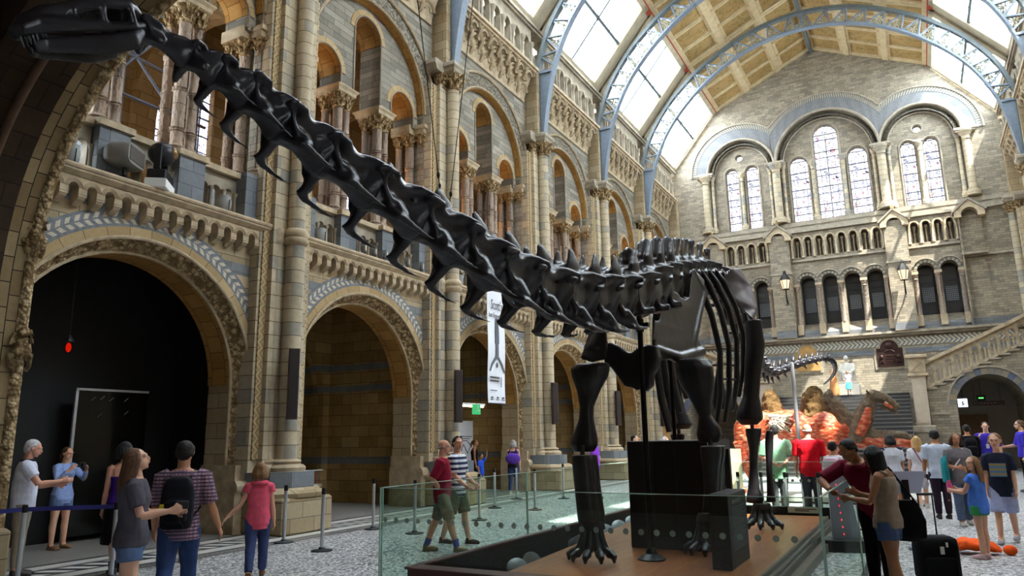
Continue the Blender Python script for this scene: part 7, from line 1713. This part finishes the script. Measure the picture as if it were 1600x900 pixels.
for q in range(26):
    a=random.random()*6; mb.tube([C_(-3.2+random.uniform(-.28,.28),1.95+random.uniform(-.25,.25),-.5),C_(-3.2+random.uniform(-.28,.28),1.95+random.uniform(-.25,.25),-.54),C_(-3.2+random.uniform(-.28,.28),1.95+random.uniform(-.25,.25),-.5)],.022,6)
mb.build('bared_sinews',plain('pale_sinew','d8c9b4',.5),cam_e,smooth=60)
e=empty('camel_plinth',(-2.6,CY,0),label='low white plinth under the camel exhibit',cat='plinth'); mb=MB(); mb.bbox(-2.5,2.5,-.8,.8,0,.17,.02); mb.build('slab',plain('white_plinth','c4c0b8',.6),e); mb=MB(); mb.box(-2.52,2.52,-.82,.82,0,.04); mb.build('kick_board',M_BLK,e)
e=empty('steel_pole',(-2.5,18.1,0),label='tall polished steel pole in front of the camel, reaching the skeleton tail',cat='pole'); mb=MB(); mb.lathe([(.045,0),(.045,3.3)],(0,0,0),14); mb.build('tube',M_CHROME,e,smooth=40); mb=MB(); mb.lathe([(.14,0),(.14,.02),(.06,.04)],(0,0,0),18); mb.build('foot',M_CHROME,e); mb=MB(); mb.tube([(0,0,3.25),(.0,.35,3.32),(.05,.9,3.3)],.03,7); mb.build('tail_cradle',M_STEEL,e)
# illustrated panel standing behind the hind leg
e=empty('picture_panel',(-4.35,18.6,0),label='low cream picture panel with a small blue cartoon-like figure, left of the hind leg',cat='panel'); mb=MB(); mb.box(-.42,.42,0,.03,.35,1.35); mb.build('board',plain('cream_board','d9cda8',.6),e); mb=MB(); mb.tube([(-.1,-.01,.7),(-.05,-.01,.95)],[.09,.06],8,flat=(1,.15),up=(1,0,0)); mb.build('blue_print',plain('blue_print','4a78b8',.6),e); mb=MB(); mb.box(-.4,-.36,.0,.04,0,.35); mb.box(.36,.4,0,.04,0,.35); mb.build('legs',M_BLK,e)
# pale statue on the landing with a brown pointed stand beside it
zl=A(0,0,3.45).z; M_MARB=plain('white_marble','d6d2c8',.5,var=.06)
e=empty('landing_statue',(-2.85,38.6,zl),label='pale seated marble statue on the sunlit stair landing',cat='statue'); mb=MB(); mb.bbox(-.5,.5,-.55,.45,0,.55,.03); mb.bbox(-.42,.42,-.45,.4,.55,.7,.02); mb.build('pedestal',M_MARB,e)
mb=MB(); mb.bbox(-.34,.34,.1,.36,.7,1.6,.04); mb.tube([(0,0,1.05),(0,.08,1.35),(0,.08,1.6)],[.24,.25,.14],12); mb.ball((0,.02,1.82),(.11,.13,.15),10,8)
for s_ in (-1,1): mb.tube([(s_*.12,.05,1.08),(s_*.14,-.36,1.06),(s_*.13,-.4,.72)],[.12,.1,.08],9); mb.tube([(s_*.26,.08,1.5),(s_*.32,-.05,1.25),(s_*.2,-.28,1.14)],[.085,.075,.05],8); mb.tube([(s_*.13,-.38,.74),(s_*.13,-.5,.73)],[.06,.05],7)
finish(mb.build('figure',M_MARB,e),.025,2)
mb=MB(); mb.lathe([(.24,0),(.22,.25),(.15,.75),(.07,1.1),(.02,1.22),(.0,1.3)],(0,0,0),14); o=mb.build('brown_pointed_stand',plain('tan_brown_cloth','a06a3c',.7,var=.2),smooth=60); o.location=(-3.38,37.4,zl); tag(o,'narrow brown pointed cone beside the statue on the landing','stand')
# ------------------------------------------------------------------ right foreground things
def suitcase():
    e=empty('suitcase',(-.02,9.95,0),rz=radians(25),label='black wheeled suitcase with raised handle behind the girl in the beige vest',cat='suitcase')
    mb=MB(); R=[[V((x*w_,y*d_,z)) for x,y in ((-1,-.8),(-.9,-1),(.9,-1),(1,-.8),(1,.8),(.9,1),(-.9,1),(-1,.8))] for z,w_,d_ in ((.06,.19,.11),(.09,.21,.13),(.42,.21,.13),(.50,.20,.12),(.53,.15,.09))]
    mb.loft(R); mb.build('shell',cloth('black_nylon','0e0e11'),e,smooth=50); mb=MB(); mb.bbox(-.17,.17,-.16,-.125,.1,.32,.02); mb.build('front_pocket',bpy.data.materials['black_nylon'],e)
    for s_ in (-1,1):
        mb=MB(); mb.tube([(s_*.08,.09,.5),(s_*.08,.09,.98)],.009,7); mb.build('handle_rod',M_BLK,e); mb=MB(); mb.tube([(s_*.16-.012,.08,.035),(s_*.16+.012,.08,.035)],.035,12); mb.build('wheel',M_BLK,e)
    mb=MB(); mb.tube([(-.09,.09,.98),(.09,.09,.98)],.016,8); mb.build('grip',M_BLK,e); mb=MB(); mb.box(-.02,.02,-.17,-.155,.35,.43); mb.box(.06,.08,-.14,-.125,.42,.47); mb.build('luggage_tag',M_WHT,e)
suitcase()
e=empty('orange_jacket',(.36,12.55,0),rz=radians(8),label='orange jacket or bag lying on the floor behind the little girl',cat='jacket'); mb=MB(); mb.tube([(-.55,0,.04),(-.3,.02,.07),(0,.03,.13),(.25,0,.12),(.42,-.02,.05)],[.05,.09,.15,.14,.06],12,flat=(.55,1.4),up=(0,0,1)); finish(mb.build('cloth',cloth('orange_nylon','e2571c'),e),.014,1,.05)
mb=MB(); mb.tube([(-.62,.0,.045),(-.72,.02,.045)],[.04,.035],9); mb.build('clear_bottle',plain('bluish_plastic','a9b4c8',.2,spec=.6),e,smooth=60); mb=MB(); mb.ball((.52,-.05,.07),(.09,.08,.07),9,7); mb.build('orange_ball_end',bpy.data.materials['orange_nylon'],e,smooth=60)
e=empty('donation_stand',(-1.15,12.2,0),rz=radians(10),label='pale grey tapering stand with a strip of red lights on a dark base',cat='stand'); mb=MB(); mb.bbox(-.34,.34,-.22,.22,0,.17,.01); mb.build('base',M_RUB,e)
mb=MB(); R=[[V((x*w_+o_,y,z)) for x,y in ((-1,-.07),(1,-.07),(1,.07),(-1,.07))] for z,w_,o_ in ((.17,.19,0),(1.2,.13,-.06))]; mb.loft(R); mb.build('pale_column',plain('pale_lilac_panel','a4abc0',.35),e)
for q in range(9):
    mb=MB(); z=.24+q*.1; mb.ball((-.03-.06*(z-.17),-.075,z),(.008,.008,.016),7,5); mb.build('red_light',emit('red_led','ff3040',1.2) if 'red_led' not in bpy.data.materials else bpy.data.materials['red_led'],e)
mb=MB(); mb.tube([(.3,.1,.17),(.45,.1,.22),(.55,.0,.08),(.62,.05,.02)],.008,6); mb.build('cable',M_BLK,e)
e=empty('slanted_panel',(-.35,13.6,0),rz=radians(200),label='pale slanted information panel beside the leaning man',cat='panel'); mb=MB(); mb.loft([[V((x,y+(z-.9)*.9,z)) for x,y in ((-.28,0),(.28,0),(.28,.02),(-.28,.02))] for z in (.72,1.08)]); mb.build('board',bpy.data.materials['pale_lilac_panel'],e); mb=MB(); mb.box(-.05,.05,-.02,.06,0,.95); mb.build('leg',M_STEEL,e)
# ------------------------------------------------------------------ camera, daylight, lamps
def cam_matrix(yaw,pitch,roll):
    cy,sy=cos(yaw),sin(yaw); cp,sp=cos(pitch),sin(pitch); cr,sr=cos(roll),sin(roll)
    Rz=Matrix(((cy,sy,0),(-sy,cy,0),(0,0,1))); Ax=Matrix(((1,0,0),(0,0,-1),(0,1,0)))
    Rp=Matrix(((1,0,0),(0,cp,sp),(0,-sp,cp))); Rr=Matrix(((cr,-sr,0),(sr,cr,0),(0,0,1)))
    return Rr@Rp@Ax@Rz      # rows: right, down, forward
Mc=cam_matrix(.50228,.20294,-.016)
R3=Matrix((Mc[0],-Mc[1],-Mc[2])).transposed()
cam=bpy.data.objects.new('camera',bpy.data.cameras.new('camera')); COL.objects.link(cam)
cam.matrix_world=Matrix.Translation((0,0,EYE))@R3.to_4x4(); cam.data.lens=1136.67/1600*36; cam.data.sensor_width=36; cam.data.clip_start=.05; cam.data.clip_end=300
SC.camera=cam
w=bpy.data.worlds.new('sky'); SC.world=w; w.use_nodes=True; nt=w.node_tree; nt.nodes.clear()
bg=nt.nodes.new('ShaderNodeBackground'); bg.inputs[0].default_value=(.82,.915,1,1); bg.inputs[1].default_value=SKY
ow=nt.nodes.new('ShaderNodeOutputWorld'); nt.links.new(bg.outputs[0],ow.inputs[0])
sun=bpy.data.lights.new('sun','SUN'); sun.energy=SUN; sun.angle=.009; sun.color=(1,.95,.86); so=bpy.data.objects.new('sun',sun); COL.objects.link(so)
so.rotation_euler=V((-.48,.30,-1)).to_track_quat('-Z','Y').to_euler()
# portals in the skylight openings (they only guide the sampling of the sky)
for s_ in (-1,1):
    a=A(*[(sl(s_,E0,E1,.5)[0],YC(2)-.0,sl(s_,E0,E1,.5)[1])][0]); L=bpy.data.lights.new('portal','AREA'); L.shape='RECTANGLE'; L.size=4.35*S; L.size_y=37.5*S; L.cycles.is_portal=True
    o=bpy.data.objects.new('skylight_portal',L); COL.objects.link(o); o.location=a
    nx=V((-s_*.771,0,-.636)); up=V((0,1,0)); o.rotation_euler=Matrix((nx.cross(up)*-1,up,-nx)).transposed().to_euler() if False else nx.to_track_quat('-Z','Y').to_euler()
# tungsten gallery lamps, one behind each gallery bay, hidden by the balustrade
for k in range(-1,5):
    for dy in (-1.6,1.6):
        L=bpy.data.lights.new('gallery_uplight','SPOT'); L.energy=GAL*(.55 if k<0 else 1); L.color=(1,.52,.18); L.spot_size=radians(110); L.spot_blend=.6; L.shadow_soft_size=.12
        o=bpy.data.objects.new('gallery_uplight',L); COL.objects.link(o); o.location=A(XW-1.25,YC(k)+3.075+dy,8.2); o.rotation_euler=V((.38,0,1)).to_track_quat('-Z','Y').to_euler()
    L=bpy.data.lights.new('gallery_lamp','POINT'); L.energy=GAL*.22; L.color=(1,.62,.28); L.shadow_soft_size=.2
    o=bpy.data.objects.new('gallery_lamp',L); COL.objects.link(o); o.location=A(XW-3.0,YC(k)+3.075,8.0)
SC.view_settings.view_transform='Standard'; SC.view_settings.look='None'; SC.view_settings.gamma=1; SC.view_settings.use_curve_mapping=False
SC.view_settings.exposure=EXPO
cy_=SC.cycles; cy_.use_denoising=True; cy_.max_bounces=8; cy_.diffuse_bounces=5; cy_.transparent_max_bounces=24; cy_.sample_clamp_indirect=6; cy_.caustics_reflective=False; cy_.caustics_refractive=False
